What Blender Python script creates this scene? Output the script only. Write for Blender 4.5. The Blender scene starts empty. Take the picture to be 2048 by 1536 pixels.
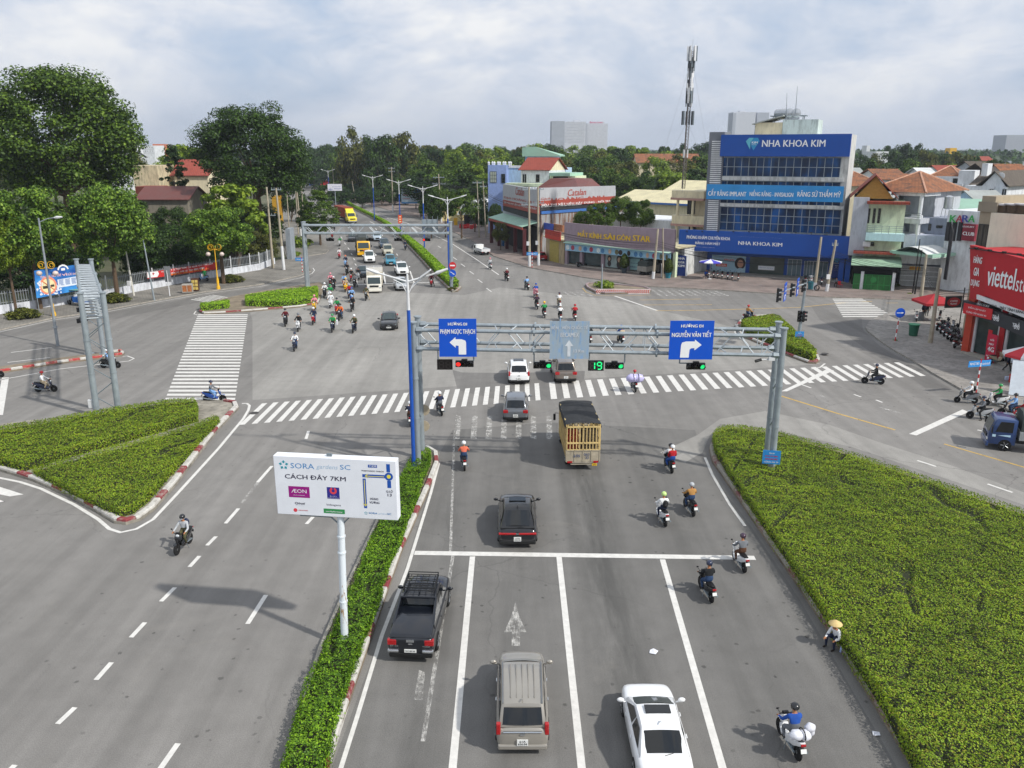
import bpy,math,random
import numpy as np
from mathutils import Vector,Matrix
sc=bpy.context.scene
R=math.radians
random.seed(7)
rng=np.random.default_rng(7)
# -- camera
F=1656.0;CH=19.0;PT=math.atan((768-300)/F) # surveyed focal length (px of a 2048 px frame), height, pitch
cd=bpy.data.cameras.new('camera');cam=bpy.data.objects.new('camera',cd)
sc.collection.objects.link(cam);sc.camera=cam
cd.sensor_width=36;cd.lens=F/2048*36;cd.clip_end=20000;cd.clip_start=.5
cam.location=(0,0,CH);cam.rotation_euler=(math.pi/2-PT,0,0)
# -- world, sun, exposure
SUN_EL,SUN_AZ=R(43.5),R(121)
sc.view_settings.view_transform='Standard';sc.view_settings.look='None'
sc.view_settings.exposure=0.0;sc.view_settings.gamma=1.0
w=bpy.data.worlds.new('World');sc.world=w;w.use_nodes=True
nt=w.node_tree;nt.nodes.clear()
def wn(t,**k):
 n=nt.nodes.new(t)
 for a,b in k.items():setattr(n,a,b)
 return n
def wmath(op,a,b=None):
 n=wn('ShaderNodeMath',operation=op)
 for i,q in enumerate((a,b)):
  if q is None:continue
  if isinstance(q,(int,float)):n.inputs[i].default_value=q
  else:nt.links.new(q,n.inputs[i])
 return n.outputs[0]
def wramp(fac,stops):
 n=wn('ShaderNodeValToRGB');nt.links.new(fac,n.inputs[0])
 e=n.color_ramp.elements
 while len(e)<len(stops):e.new(.5)
 for q,(p,c)in zip(e,stops):q.position=p;q.color=(*c,1)if len(c)==3 else c
 return n.outputs[0]
sky=wn('ShaderNodeTexSky',sky_type='NISHITA',sun_disc=False,sun_elevation=SUN_EL,sun_rotation=SUN_AZ,
   air_density=1.2,dust_density=2.5,ozone_density=1.2)
skm=wn('ShaderNodeVectorMath',operation='SCALE');nt.links.new(sky.outputs[0],skm.inputs[0]);skm.inputs[3].default_value=.10
tc=wn('ShaderNodeTexCoord');sep=wn('ShaderNodeSeparateXYZ');nt.links.new(tc.outputs['Generated'],sep.inputs[0])
def wnoise(scale,det,rough,dist,off):
 mp=wn('ShaderNodeMapping');mp.inputs[1].default_value=off;mp.inputs[3].default_value=(5.0,5.0,10.5);nt.links.new(tc.outputs['Generated'],mp.inputs[0])
 n=wn('ShaderNodeTexNoise');n.inputs['Scale'].default_value=scale;n.inputs['Detail'].default_value=det
 n.inputs['Roughness'].default_value=rough;n.inputs['Distortion'].default_value=dist
 nt.links.new(mp.outputs[0],n.inputs[0]);return n.outputs[0]
n1=wnoise(.85,9,.56,.45,(3.1,1.7,0));n2=wnoise(2.4,7,.6,.5,(7.7,4.2,2))
nm=wmath('ADD',wmath('MULTIPLY',n1,.72),wmath('MULTIPLY',n2,.28))
ccol=wramp(nm,[(.36,(.50,.63,.84)),(.44,(.64,.72,.86)),(.51,(.79,.83,.91)),(.60,(1.0,1.0,1.0))])
hz_=wramp(sep.outputs[2],[(0,(1,1,1)),(.035,(.62,.62,.62)),(.09,(.22,.22,.22)),(.18,(.08,.08,.08))])
mixh=wn('ShaderNodeMix',data_type='RGBA');nt.links.new(hz_,mixh.inputs[0]);nt.links.new(ccol,mixh.inputs[6]);mixh.inputs[7].default_value=(.54,.60,.715,1)
cov=wramp(nm,[(.3,(.80,.80,.80)),(.5,(.97,.97,.97))])
mixs=wn('ShaderNodeMix',data_type='RGBA');nt.links.new(cov,mixs.inputs[0]);nt.links.new(skm.outputs[0],mixs.inputs[6]);nt.links.new(mixh.outputs[2],mixs.inputs[7])
bg=wn('ShaderNodeBackground');nt.links.new(mixs.outputs[2],bg.inputs[0]);bg.inputs[1].default_value=1.0
wo=wn('ShaderNodeOutputWorld');nt.links.new(bg.outputs[0],wo.inputs[0])
sl=bpy.data.lights.new('sun','SUN');sl.energy=4.2;sl.angle=R(1.6);sl.color=(1,.955,.88)
so=bpy.data.objects.new('sun',sl);sc.collection.objects.link(so)
sd=Vector((math.sin(SUN_AZ)*math.cos(SUN_EL),math.cos(SUN_AZ)*math.cos(SUN_EL),math.sin(SUN_EL)))
so.rotation_euler=sd.to_track_quat('Z','Y').to_euler();so.location=(40,-30,80)
# -- survey helpers: photo measurement -> place in the world
def ray(u,v):
 X=(u-1024)/F;Y=-(v-768)/F
 return Vector((X,math.cos(PT)+Y*math.sin(PT),-math.sin(PT)+Y*math.cos(PT)))
def gp(u,v,Z=0.0):
 d=ray(u,v);t=(Z-CH)/d.z
 return Vector((d.x*t,d.y*t,Z))
def at(u,v,D):
 d=ray(u,v);t=D/d.y
 return Vector((d.x*t,D,CH+d.z*t))
def hgt(ub,vb,vt):return at(ub,vt,gp(ub,vb).y).z
def G2(l,Z=0.0):return[gp(u,v,Z).xy for u,v in l]
# -- materials
MATS={}
def lin(h):
 if not isinstance(h,str):return h
 h=h.lstrip('#');o=[]
 for i in(0,2,4):
  c=int(h[i:i+2],16)/255;o.append(c/12.92 if c<=.04045 else((c+.055)/1.055)**2.4)
 return tuple(o)
class N:
 def __init__(s,name):
  s.m=bpy.data.materials.new(name);s.m.use_nodes=True;s.t=s.m.node_tree;s.t.nodes.clear()
 def n(s,ty,ins={},**k):
  q=s.t.nodes.new(ty)
  for a,b in k.items():setattr(q,a,b)
  for a,b in ins.items():s.put(q,a,b)
  return q
 def put(s,q,a,b):
  if isinstance(b,bpy.types.NodeSocket):s.t.links.new(b,q.inputs[a])
  else:
   if isinstance(b,tuple)and len(b)==3 and q.inputs[a].type=='RGBA':b=(*b,1)
   q.inputs[a].default_value=b
 def math(s,op,a,b=0.0):return s.n('ShaderNodeMath',{0:a,1:b},operation=op).outputs[0]
 def noise(s,vec,scale,det=3,rough=.55,dist=0.0):
  return s.n('ShaderNodeTexNoise',{'Vector':vec,'Scale':scale,'Detail':det,'Roughness':rough,'Distortion':dist}).outputs[0]
 def ramp(s,fac,stops):
  q=s.n('ShaderNodeValToRGB',{0:fac});e=q.color_ramp.elements
  while len(e)<len(stops):e.new(.5)
  for a,(p,c)in zip(e,stops):
   c=(c,c,c)if isinstance(c,(int,float))else c
   a.position=p;a.color=(*c,1)
  return q.outputs[0]
 def mix(s,f,a,b,blend='MIX'):
  q=s.n('ShaderNodeMix',data_type='RGBA',blend_type=blend)
  s.put(q,0,f);s.put(q,6,a);s.put(q,7,b);return q.outputs[2]
 def scale(s,vec,xyz):return s.n('ShaderNodeMapping',{0:vec,3:xyz}).outputs[0]
 def pos(s):return s.n('ShaderNodeNewGeometry').outputs['Position']
 def obj(s):return s.n('ShaderNodeTexCoord').outputs['Object']
 def out(s,sh,disp=None):
  o=s.n('ShaderNodeOutputMaterial',{0:sh});return s.m
 def bsdf(s,col,rough=.6,metal=0.0,**k):
  q=s.n('ShaderNodeBsdfPrincipled');s.put(q,'Base Color',col);s.put(q,'Roughness',rough);s.put(q,'Metallic',metal)
  for a,b in k.items():s.put(q,a.replace('_',' '),b)
  return q.outputs[0]
 def bump(s,h,st=.3,d=.02):return s.n('ShaderNodeBump',{'Height':h,'Strength':st,'Distance':d}).outputs[0]
def mat(name,col,rough=.6,metal=0.0,var=.12,vs=3.0,coat=0.0,emit=0.0,bump=0.0,dirt=0.0,spec=.4):
 """one plain surface with uneven colour, some grime and a little relief"""
 if name in MATS:return MATS[name]
 a=N(name);p=a.obj();c=lin(col)
 col_=(*c,1)
 if var:
  f=a.noise(p,vs,5,.6)
  hi=tuple(min(1,x*(1+var))for x in c);lo=tuple(x*(1-var)for x in c)
  col_=a.ramp(f,[(.3,lo),(.7,hi)])
 if dirt:
  g=a.noise(a.scale(p,(1.3,1.3,.35)),1.6,6,.65)
  col_=a.mix(a.ramp(g,[(.46,0.0),(.66,dirt)]),col_,tuple(.25*x+.02 for x in c))
 k={'Specular_IOR_Level':spec}
 if coat:k.update(Coat_Weight=coat,Coat_Roughness=.04)
 if emit:k.update(Emission_Color=(*c,1),Emission_Strength=emit)
 if bump:k['Normal']=a.bump(a.noise(p,vs*4,4),bump,.02)
 MATS[name]=a.out(a.bsdf(col_,rough,metal,**k));return MATS[name]
def paint(name,col,metal=0.0,rough=.28):return mat(name,col,rough,metal,var=.05,vs=1.2,coat=.8)
# -- mesh builder
class MB:
 def __init__(s):s.v=[];s.f=[];s.mi=[];s.M=Matrix.Identity(4)
 def pts(s,ps):
  b=len(s.v);s.v+=[tuple(s.M@Vector(p))for p in ps];return b
 def face(s,ps,m=0):
  b=s.pts(ps);s.f.append(tuple(range(b,b+len(ps))));s.mi.append(m);return s
 def box(s,x0,y0,z0,x1,y1,z1,m=0):
  b=s.pts([(x0,y0,z0),(x1,y0,z0),(x1,y1,z0),(x0,y1,z0),(x0,y0,z1),(x1,y0,z1),(x1,y1,z1),(x0,y1,z1)])
  for q in((0,3,2,1),(4,5,6,7),(0,1,5,4),(1,2,6,5),(2,3,7,6),(3,0,4,7)):s.f.append(tuple(b+i for i in q));s.mi.append(m)
  return s
 def cbox(s,c,d,m=0):return s.box(c[0]-d[0]/2,c[1]-d[1]/2,c[2]-d[2]/2,c[0]+d[0]/2,c[1]+d[1]/2,c[2]+d[2]/2,m)
 def rings(s,rs,m=0,cap=True,closed=True):
  n=len(rs[0]);b=s.pts([p for r in rs for p in r])
  for i in range(len(rs)-1):
   for j in range(n if closed else n-1):
    k=(j+1)%n
    s.f.append((b+i*n+j,b+i*n+k,b+(i+1)*n+k,b+(i+1)*n+j));s.mi.append(m)
  if cap and closed:
   s.f.append(tuple(b+j for j in reversed(range(n))));s.mi.append(m)
   s.f.append(tuple(b+(len(rs)-1)*n+j for j in range(n)));s.mi.append(m)
  return s
 def tube(s,path,r,n=8,m=0,cap=True):
  path=[Vector(p)for p in path];k=len(path);rs=[]
  r=[r]*k if isinstance(r,(int,float))else r
  up=None
  for i,p in enumerate(path):
   d=(path[min(i+1,k-1)]-path[max(i-1,0)]).normalized()
   if up is None:up=Vector((0,0,1))if abs(d.z)<.9 else Vector((1,0,0))
   a=d.cross(up).normalized();b=a.cross(d).normalized();up=b
   rs.append([p+(a*math.cos(2*math.pi*j/n)+b*math.sin(2*math.pi*j/n))*r[i]for j in range(n)])
  return s.rings(rs,m,cap)
 def prism(s,poly,z0,z1,m=0,mt=None):
  n=len(poly);b=s.pts([(p[0],p[1],z0)for p in poly]+[(p[0],p[1],z1)for p in poly])
  for j in range(n):
   k=(j+1)%n;s.f.append((b+j,b+k,b+n+k,b+n+j));s.mi.append(m)
  s.f.append(tuple(b+n+j for j in range(n)));s.mi.append(m if mt is None else mt)
  s.f.append(tuple(b+j for j in reversed(range(n))));s.mi.append(m)
  return s
 def lathe(s,prof,axis=2,c=(0,0,0),n=16,m=0):
  """prof: (radius, height) pairs along the axis"""
  rs=[]
  for r,h in prof:
   ring=[]
   for j in range(n):
    a=2*math.pi*j/n;q=[r*math.cos(a),r*math.sin(a)]
    q.insert(axis,h)if axis<2 else q.append(h)
    ring.append(Vector(q)+Vector(c))
   rs.append(ring)
  return s.rings(rs,m)
 def sph(s,c,r,nu=10,nv=7,m=0,z0=-1.0):
  r=(r,r,r)if isinstance(r,(int,float))else r;rs=[]
  for i in range(nv+1):
   t=math.asin(max(-1,min(1,z0)))+(math.pi/2-math.asin(z0))*i/nv
   k=max(math.cos(t),.02)
   rs.append([(c[0]+r[0]*k*math.cos(2*math.pi*j/nu),c[1]+r[1]*k*math.sin(2*math.pi*j/nu),c[2]+r[2]*math.sin(t))for j in range(nu)])
  return s.rings(rs,m)
 def add(s,verts,faces,m=0):
  b=s.pts(verts);s.f+=[tuple(b+i for i in f)for f in faces];s.mi+=[m]*len(faces);return s
 def mesh(s,name,mats):
  me=bpy.data.meshes.new(name);me.from_pydata(s.v,[],s.f)
  for q in(mats if isinstance(mats,(list,tuple))else[mats]):me.materials.append(q)
  me.polygons.foreach_set('material_index',s.mi);me.update();return me
 def build(s,name,mats,parent=None,smooth=False,bevel=0,subsurf=0,loc=None,rz=0.0,label=None):
  me=s.mesh(name,mats)
  if bevel or subsurf:me=bake(me,bevel,subsurf)
  if smooth:me.polygons.foreach_set('use_smooth',[True]*len(me.polygons));me.shade_smooth()if smooth is True else me.set_sharp_from_angle(angle=R(smooth))
  return link(name,me,parent,loc,rz,label)
def bake(me,bevel=0,subsurf=0):
 o=bpy.data.objects.new('tmp',me);sc.collection.objects.link(o)
 if bevel:
  b=o.modifiers.new('b','BEVEL');b.width=bevel;b.segments=2;b.limit_method='ANGLE';b.angle_limit=R(32)
 if subsurf:
  b=o.modifiers.new('s','SUBSURF');b.levels=subsurf;b.render_levels=subsurf
 dg=bpy.context.evaluated_depsgraph_get();m2=bpy.data.meshes.new_from_object(o.evaluated_get(dg))
 bpy.data.objects.remove(o);return m2
def link(name,me,parent=None,loc=None,rz=0.0,label=None):
 o=bpy.data.objects.new(name,me);sc.collection.objects.link(o)
 if parent is not None:o.parent=parent
 if loc is not None:o.location=loc
 if rz:o.rotation_euler=(0,0,rz)
 if label:o['label']=label
 return o
def tag(o,label,cat,group=None,kind=None):
 if label:o['label']=label
 if cat:o['category']=cat
 if group:o['group']=group
 if kind:o['kind']=kind
 return o
def thing(name,label,cat,loc=(0,0,0),rz=0.0,group=None):
 o=bpy.data.objects.new(name,None);sc.collection.objects.link(o);o.empty_display_size=.3
 o.location=loc;o.rotation_euler=(0,0,rz);return tag(o,label,cat,group)
def struct(o):o['kind']='structure';return o
KIDS={}
def dup(root,loc,rz,label,group=None,swap=None,scale=None):
 """a copy of a thing with copies of its parts; swap: {material name: other material}"""
 def cp(o,par):
  c=o.copy();sc.collection.objects.link(c)
  if par is not None:c.parent=par
  if swap and o.type=='MESH':
   for i,ms in enumerate(o.data.materials):
    if ms and ms.name in swap:
     c.material_slots[i].link='OBJECT';c.material_slots[i].material=swap[ms.name]
  for k in o.children:cp(k,c)
  return c
 r=cp(root,None);r.location=loc;r.rotation_euler=(0,0,rz)
 if scale:r.scale=scale
 r['label']=label
 if group:r['group']=group
 return r
# -- lettering
_FONT={}
def cjk():
 return None
def text_geo(sx,bold=0.0,depth=.0,shear=0.0):
 if 'Đ' in sx and sx!='Đ': # the barred D: a D with its own crossbar
  v,f=(list(q)for q in text_geo(sx.replace('Đ','D'),bold,depth,shear));dw=max(p[0]for p in text_geo('D',bold,depth,shear)[0])
  for i,ch in enumerate(sx):
   if ch=='Đ':x=max(p[0]for p in text_geo((sx[:i]+'D').replace('Đ','D'),bold,depth,shear)[0])-dw;b=len(v);v+=[(x-.03,.32,0),(x+.36,.32,0),(x+.36,.41,0),(x-.03,.41,0)];f.append((b,b+1,b+2,b+3))
  return v,f
 key=(sx,bold,depth,shear)
 if key not in _FONT:
  cu=bpy.data.curves.new('lettering','FONT');cu.body=sx;cu.offset=bold;cu.extrude=depth;cu.shear=shear;cu.resolution_u=2
  o=bpy.data.objects.new('lettering',cu);sc.collection.objects.link(o)
  dg=bpy.context.evaluated_depsgraph_get();me=bpy.data.meshes.new_from_object(o.evaluated_get(dg))
  v=[tuple(q.co)for q in me.vertices];f=[tuple(p.vertices)for p in me.polygons]
  bpy.data.objects.remove(o);bpy.data.meshes.remove(me);_FONT[key]=(v,f)
 return _FONT[key]
def put_text(mb,sx,cx,cz,width,height,y=-.03,bold=.012,depth=.02,m=0,shear=0.0,frame=None):
 """letters centred at (cx, cz) in the x-z plane, facing -y, stretched to width x height"""
 v,f=text_geo(sx,0.0,0.0,shear)
 if not v:return
 xs=[p[0]for p in v];ys=[p[1]for p in v]
 kx=width/max(1e-6,max(xs)-min(xs));kz=height/max(1e-6,max(ys)-min(ys))
 mx=(max(xs)+min(xs))/2;my=(max(ys)+min(ys))/2
 for i,dx in enumerate((0,-1,1)if bold>.004 else(0,)): # strokes thickened by laying the letter down three times, 2 mm apart
  mb.add([(cx+(p[0]-mx)*kx+dx*min(bold,.03)*1.1*kx,y-.002*i,cz+(p[1]-my)*kz)for p in v],f,m)
# -- a frame along a facade: x along the front, y into the depth, z up
class Fr:
 def __init__(s,A,B):
  s.A=Vector((A[0],A[1],0));d=Vector((B[0]-A[0],B[1]-A[1],0));s.L=d.length;s.d=d/s.L
  s.n=Vector((-s.d.y,s.d.x,0));s.rz=math.atan2(s.d.y,s.d.x)
  if s.n.dot(s.A)<0 and False:s.n=-s.n
 def p(s,u,v,off=0.0):
  d=ray(u,v);o=Vector((0,0,CH));A=s.A+s.n*off
  t=(A-o).dot(s.n)/d.dot(s.n);q=o+d*t
  return((q-s.A).dot(s.d),q.z)
 def w(s,x,y,z=0.0):return s.A+s.d*x+s.n*y+Vector((0,0,z))
# -- ground, road, pavements
def asphalt(name,base,spots=1.0,bands=()):
 a=N(name);p=a.pos()
 big=a.ramp(a.noise(p,.055,4,.5,.4),[(.3,.84),(.7,1.12)])
 med=a.ramp(a.noise(p,.9,5,.6),[(.3,.92),(.7,1.07)])
 streak=a.ramp(a.noise(a.scale(p,(.9,.035,1)),1.0,4,.55),[(.35,.86),(.65,1.07)])
 fine=a.ramp(a.noise(p,26,2,.6),[(.25,.74),(.75,1.24)])
 f=a.mix(1.0,big,med,'MULTIPLY');f=a.mix(1.0,f,streak,'MULTIPLY');f=a.mix(1.0,f,fine,'MULTIPLY')
 col=a.mix(1.0,f,(*lin(base),1),'MULTIPLY')
 vo=a.n('ShaderNodeTexVoronoi',{'Vector':p,'Scale':1.35,'Randomness':1.0});rs=a.noise(p,3.2,3)
 drop=a.ramp(a.math('ADD',vo.outputs['Distance'],a.math('MULTIPLY',rs,.35)),[(.235,1.0),(.30,0.0)])
 dm=a.ramp(a.noise(p,.12,3),[(.38,0.0),(.6,.55*spots)])
 col=a.mix(a.math('MULTIPLY',drop,dm),col,(.035,.034,.033,1))
 cr=a.n('ShaderNodeTexVoronoi',{'Vector':a.n('ShaderNodeVectorMath',{0:p,1:a.n('ShaderNodeTexNoise',{'Vector':p,'Scale':.7,'Detail':4.0}).outputs[1]},operation='ADD').outputs[0],'Scale':.085},feature='DISTANCE_TO_EDGE')
 crk=a.ramp(cr.outputs['Distance'],[(.0012,.42),(.0035,0.0)])
 col=a.mix(a.math('MULTIPLY',crk,a.ramp(a.noise(p,.05,2),[(.45,0.0),(.6,1.0)])),col,(.05,.05,.05,1))
 for bx,bw,bs in bands: # oil and rubber laid down along the middle of a lane
  b=a.ramp(a.math('DIVIDE',a.math('ABSOLUTE',a.math('SUBTRACT',a.n('ShaderNodeSeparateXYZ',{0:p}).outputs[0],bx)),bw),[(.1,bs),(1.0,0.0)])
  col=a.mix(a.math('MULTIPLY',b,a.ramp(a.noise(a.scale(p,(1.2,.16,1)),1.0,6,.65),[(.36,.15),(.6,1.0)])),col,(.05,.05,.048,1))
 dust=a.ramp(a.noise(p,.21,6,.7,.8),[(.58,0.0),(.78,.28)])
 col=a.mix(dust,col,(.27,.25,.22,1))
 MATS[name]=a.out(a.bsdf(col,.88,Specular_IOR_Level=.25,Normal=a.bump(a.noise(p,30,3),.35,.01)))
 return MATS[name]
ASP=asphalt('asphalt',(.205,.198,.188));ASPD=asphalt('asphalt_dark',(.165,.160,.153),.6);ASPN=asphalt('asphalt_lane',(.160,.156,.149),1.5,((4.3,1.7,.62),(.1,1.2,.30),(-3.2,1.1,.36),(9.2,2.2,.22)));ASPL=asphalt('asphalt_light',(.268,.260,.244),.5)
def worn(name,col,lo,hi):
 a=N(name);p=a.pos()
 f=a.math('ADD',a.math('MULTIPLY',a.noise(p,1.7,6,.7),.6),a.math('MULTIPLY',a.noise(a.scale(p,(6,1.2,1)),2.0,5,.7),.4))
 alpha=a.ramp(f,[(lo,0.0),(hi,1.0)])
 c=a.ramp(a.noise(p,3,5,.7),[(.3,tuple(.78*x for x in col)),(.65,col)])
 MATS[name]=a.out(a.n('ShaderNodeMixShader',{0:alpha,1:a.n('ShaderNodeBsdfTransparent').outputs[0],2:a.bsdf(c,.6)}).outputs[0]);return MATS[name]
WH=worn('road_paint_white',(.66,.65,.62),.27,.36);WHF=worn('road_paint_faded',(.58,.57,.54),.43,.62)
YE=worn('road_paint_yellow',(.55,.36,.09),.34,.47)
a=N('earth');p=a.pos();g=a.noise(p,.04,6,.6)
MATS['earth']=a.out(a.bsdf(a.mix(a.ramp(a.noise(p,2.5,4),[(.3,0.0),(.7,.5)]),a.ramp(g,[(.35,(.045,.065,.022)),(.55,(.10,.10,.055)),(.7,(.17,.155,.12))]),(.06,.07,.03,1)),.95))
m=MB();m.face([(-9000,-300,-.09),(9000,-300,-.09),(9000,14000,-.09),(-9000,14000,-.09)])
struct(m.build('ground',MATS['earth']))
road_px=[(-300,720),(0,652),(203,614),(406,577),(560,552),(575,520),(560,480),(590,450),(600,420),(588,400),(560,390),(540,378),(600,368),(660,376),(700,385),(760,392),
     (860,432),(950,475),(1000,505),(1100,535),(1300,560),(1500,572),(1700,585),(2200,598),(2500,604)]
m=MB();m.face([(x,y,0)for x,y in[(-130,-30),(-130,40)]+[tuple(q)for q in G2(road_px)]+[(130,90),(130,-30)]][::-1])
o=struct(m.build('road',ASP))
if o.data.polygons[0].normal.z<0:o.data.flip_normals()
def patch(name,px,mt,z=.003):
 """a resurfaced area of its own"""
 m=MB();m.face([(x,y,z)for x,y in G2(px)]);o=struct(m.build(name,mt))
 if o.data.polygons[0].normal.z<0:o.data.flip_normals()
patch('road_patch',[(505,640),(505,800),(920,772),(1500,738),(1640,728),(1600,700),(1470,655),(1230,600),(1000,575),(930,590),(640,578),(640,605),(500,625)],ASPL,.0015)
patch('road_patch',[(880,905),(905,860),(1100,845),(1390,860),(1405,905),(1425,950),(1500,1050),(1600,1200),(1800,1545),(660,1545),(810,1137)],ASPN,.0015)
patch('road_patch',[(722,571),(884,564),(862,546),(838,515),(795,472),(745,440),(705,425),(690,432),(688,452),(696,500),(708,530)],ASPD)
patch('road_patch',[(-60,690),(0,678),(203,643),(406,603),(560,575),(615,560),(628,551),(520,576),(406,591),(203,629),(102,644),(-60,676)],ASPD)
patch('road_patch',[(1622,612),(1660,609),(1722,628),(1726,660),(1760,692),(1842,740),(1905,780),(1850,775),(1790,735),(1735,700),(1690,668),(1640,640)],ASPD)
patch('road_patch',[(1320,905),(1395,870),(1440,838),(1530,822),(1660,850),(1760,885),(1900,930),(2048,985),(2048,1010),(1700,893),(1530,858),(1440,848),(1420,870),(1405,905),(1370,925)],ASPL)
patch('road_patch',[(905,740),(925,745),(1030,746),(1170,742),(1168,760),(1120,800),(1000,800),(915,780)],ASPD)
# -- markings
def seg(m,a,b,w,z=.007,mi=0):
 a=Vector(a[:2]);b=Vector(b[:2]);d=(b-a).normalized();n=Vector((-d.y,d.x))*w/2
 m.face([(*(a+n),z),(*(a-n),z),(*(b-n),z),(*(b+n),z)],mi)
def line(m,px,w,z=.007):
 pts=G2(px);k=len(pts);L=[];Rr=[]
 for i,p in enumerate(pts):
  d=(pts[min(i+1,k-1)]-pts[max(i-1,0)]).normalized();n=Vector((-d.y,d.x))*w/2
  L.append((*(p+n),z));Rr.append((*(p-n),z))
 for i in range(k-1):m.face([L[i],Rr[i],Rr[i+1],L[i+1]])
def quadpx(m,px,z=.007):m.face([(x,y,z)for x,y in G2(px)])
m=MB()
line(m,[(829,1106),(1510,1116)],.42,.010)
for l,wd in[([(945,1113),(903,1560)],.26),([(1118,1113),(1166,1560)],.26),([(1325,1119),(1452,1560)],.26)]:line(m,l,wd)
line(m,[(878,925),(862,985),(815,1137),(764,1270),(713,1438),(679,1545)],.16)
line(m,[(1410,915),(1425,950),(1460,1010),(1490,1052)],.16)
# far carriageway
line(m,[(640,571.5),(882,564)],.4,.010)
for l in[[(767,544),(771,568)],[(820,542),(828,565)],[(713,545),(713.5,568)]]:line(m,l,.22)
line(m,[(786,469),(812,483),(833,497),(860,530),(882,563)],.2)
line(m,[(740,443),(786,469)],.18)
for u,v in[(683,475),(690,487),(697,497),(703,508),(708,518),(711,529),(752,458),(764,470),(776,483),(794,509),(804,523),(786,497),(722,470),(737,490),(750,508)]:line(m,[(u-1.2,v-1.6),(u+1.5,v+2)],.17)
for u,v in[(760,425),(776,437),(806,454),(835,469),(879,494),(910,517),(926,530.5),(943.5,545.5),(960,562),(978,580),(727,415),(742,422)]:
 s=(v-380)/200;line(m,[(u-4*s-1,v-3.6*s),(u+4*s+1,v+3.6*s)],.16)
line(m,[(704.5,413),(760,430),(814,446),(872,472),(905,488),(950,517),(997.6,549.6)],.2)
# near left exit lanes
for l in[[(544,932),(515,965)],[(477,1017),(451,1047)],[(432,1073),(414,1091)],[(399,1112),(379,1134)],[(350,1175),(322,1203)],[(290,1245),(262,1275)],[(223,1325),(192,1360)],[(150,1415),(115,1448)],
    [(617,862),(612,878)],[(626,1034),(613,1048)],[(532,1190),(495,1248)],[(356,1487),(312,1550)],[(30,1530),(-10,1570)]]:line(m,l,.2)
line(m,[(-40,948),(0,956),(40,964),(82,977.5),(148,1009),(197,1039),(219,1058),(241,1065),(273,1058),(306,1039),(355,987),(437,897),(487,837),(497,820),(499,811),(494,807),(484,807)],.2)
quadpx(m,[(-20,972),(0,974),(47,989),(20,993),(-20,985)]);quadpx(m,[(-20,1000),(0,1000),(8,1003),(-8,1006),(-20,1006)])
# left arm
quadpx(m,[(4,755),(18,755),(6,830),(-10,830)])
line(m,[(22,705),(104,695)],.17);line(m,[(15,725),(100,715)],.17)
line(m,[(-40,770),(0,760),(120,738),(225,726),(258,722),(268,717),(255,712),(245,713)],.16)
line(m,[(-60,676),(0,664),(102,641),(203,626),(305,606),(406,588),(520,573),(600,556),(624,547),(629,541),(626,536)],.14)
line(m,[(395,630),(388,628),(392,622),(398,621)],.14)
# right side
line(m,[(1229.6,592),(1314,621)],.3);quadpx(m,[(1562,783),(1574,783),(1668,741),(1655,738)],.012)
quadpx(m,[(1818,868),(1833,871),(1937,824),(1925,819)])
for l in[[(1834.5,921),(1872,933)],[(1975,968),(2025,985)],[(2000,870),(1955,860)],[(1708,789),(1722,794)],[(1600,768),(1622,776)],[(1752,800),(1765,805)]]:line(m,l,.18)
line(m,[(1650,727),(1640,735),(1622,738)],.16);line(m,[(1472,648),(1470,665),(1482,678)],.14)
struct(m.build('lane_markings',WH))
m=MB() # white zebra strips
def zebra(m,A0,A1,B0,B1,n,frac,skip=()):
 """n strips between the edge A0-A1 and the edge B0-B1 (photo points)"""
 a0,a1,b0,b1=[gp(*q).xy for q in(A0,A1,B0,B1)]
 for i in range(n):
  if i in skip:continue
  t0=(i-.0)/n;t1=(i+frac)/n
  q=[a0.lerp(a1,t0),a0.lerp(a1,t1),b0.lerp(b1,t1),b0.lerp(b1,t0)]
  m.face([(*x,.008)for x in q])
ZN=27
zebra(m,(524,807),(1088,765.5),(478,850),(1092,799.5),ZN,.47)
zebra(m,(1098,764.5),(1808,724),(1102,798.5),(1863,751),32,.47)
zebra(m,(330,800),(397,627),(470,800),(496,627),31,.5)
zebra(m,(381,599),(430,589),(455,611),(495,600),7,.45)
zebra(m,(1686,634),(1664,596),(1790,634),(1722,596),11,.5)
struct(m.build('crosswalk_markings',WH))
m=MB()
for u in(913,947,977,1007,1037,1067,1099):quadpx(m,[(u-4+(1024-u)*.03,832),(u+6+(1024-u)*.03,832),(u+6,878),(u-6,878)])
line(m,[(906,1111),(880,1270),(846,1483)],.16);line(m,[(914,830),(908,880),(901,1105)],.14)
quadpx(m,[(1031,1203),(1038,1232),(1053,1265),(1040,1264),(1040,1292),(1023,1292),(1024,1264),(1008,1265),(1022,1235)])
quadpx(m,[(838,1340),(850,1345),(845,1400),(828,1400)])
zebra(m,(1300,579),(1440,582),(1318,592),(1470,592),10,.4);zebra(m,(1124,583),(1170,583),(1140,592),(1195,592),4,.45)
for l in[[(515,966),(484,1006)],[(1640,790),(1652,797)],[(1760,815),(1800,826)]]:line(m,l,.2)
struct(m.build('faded_markings',WHF))
m=MB()
line(m,[(1280,600),(1402,598)],.18);line(m,[(1287,610),(1424,609.5)],.18);line(m,[(1312,621.5),(1400,620.5),(1500,618),(1597,615),(1683,606),(1744,602.6)],.2)
line(m,[(1562,792),(1677,827.6),(1790,860)],.2);line(m,[(1888,888),(2060,938)],.16);line(m,[(1773,606),(1796,606)],.16)
line(m,[(1165,576),(1172,584),(1192,591),(1240,592),(1302,590)],.12)
struct(m.build('yellow_markings',YE))
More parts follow.
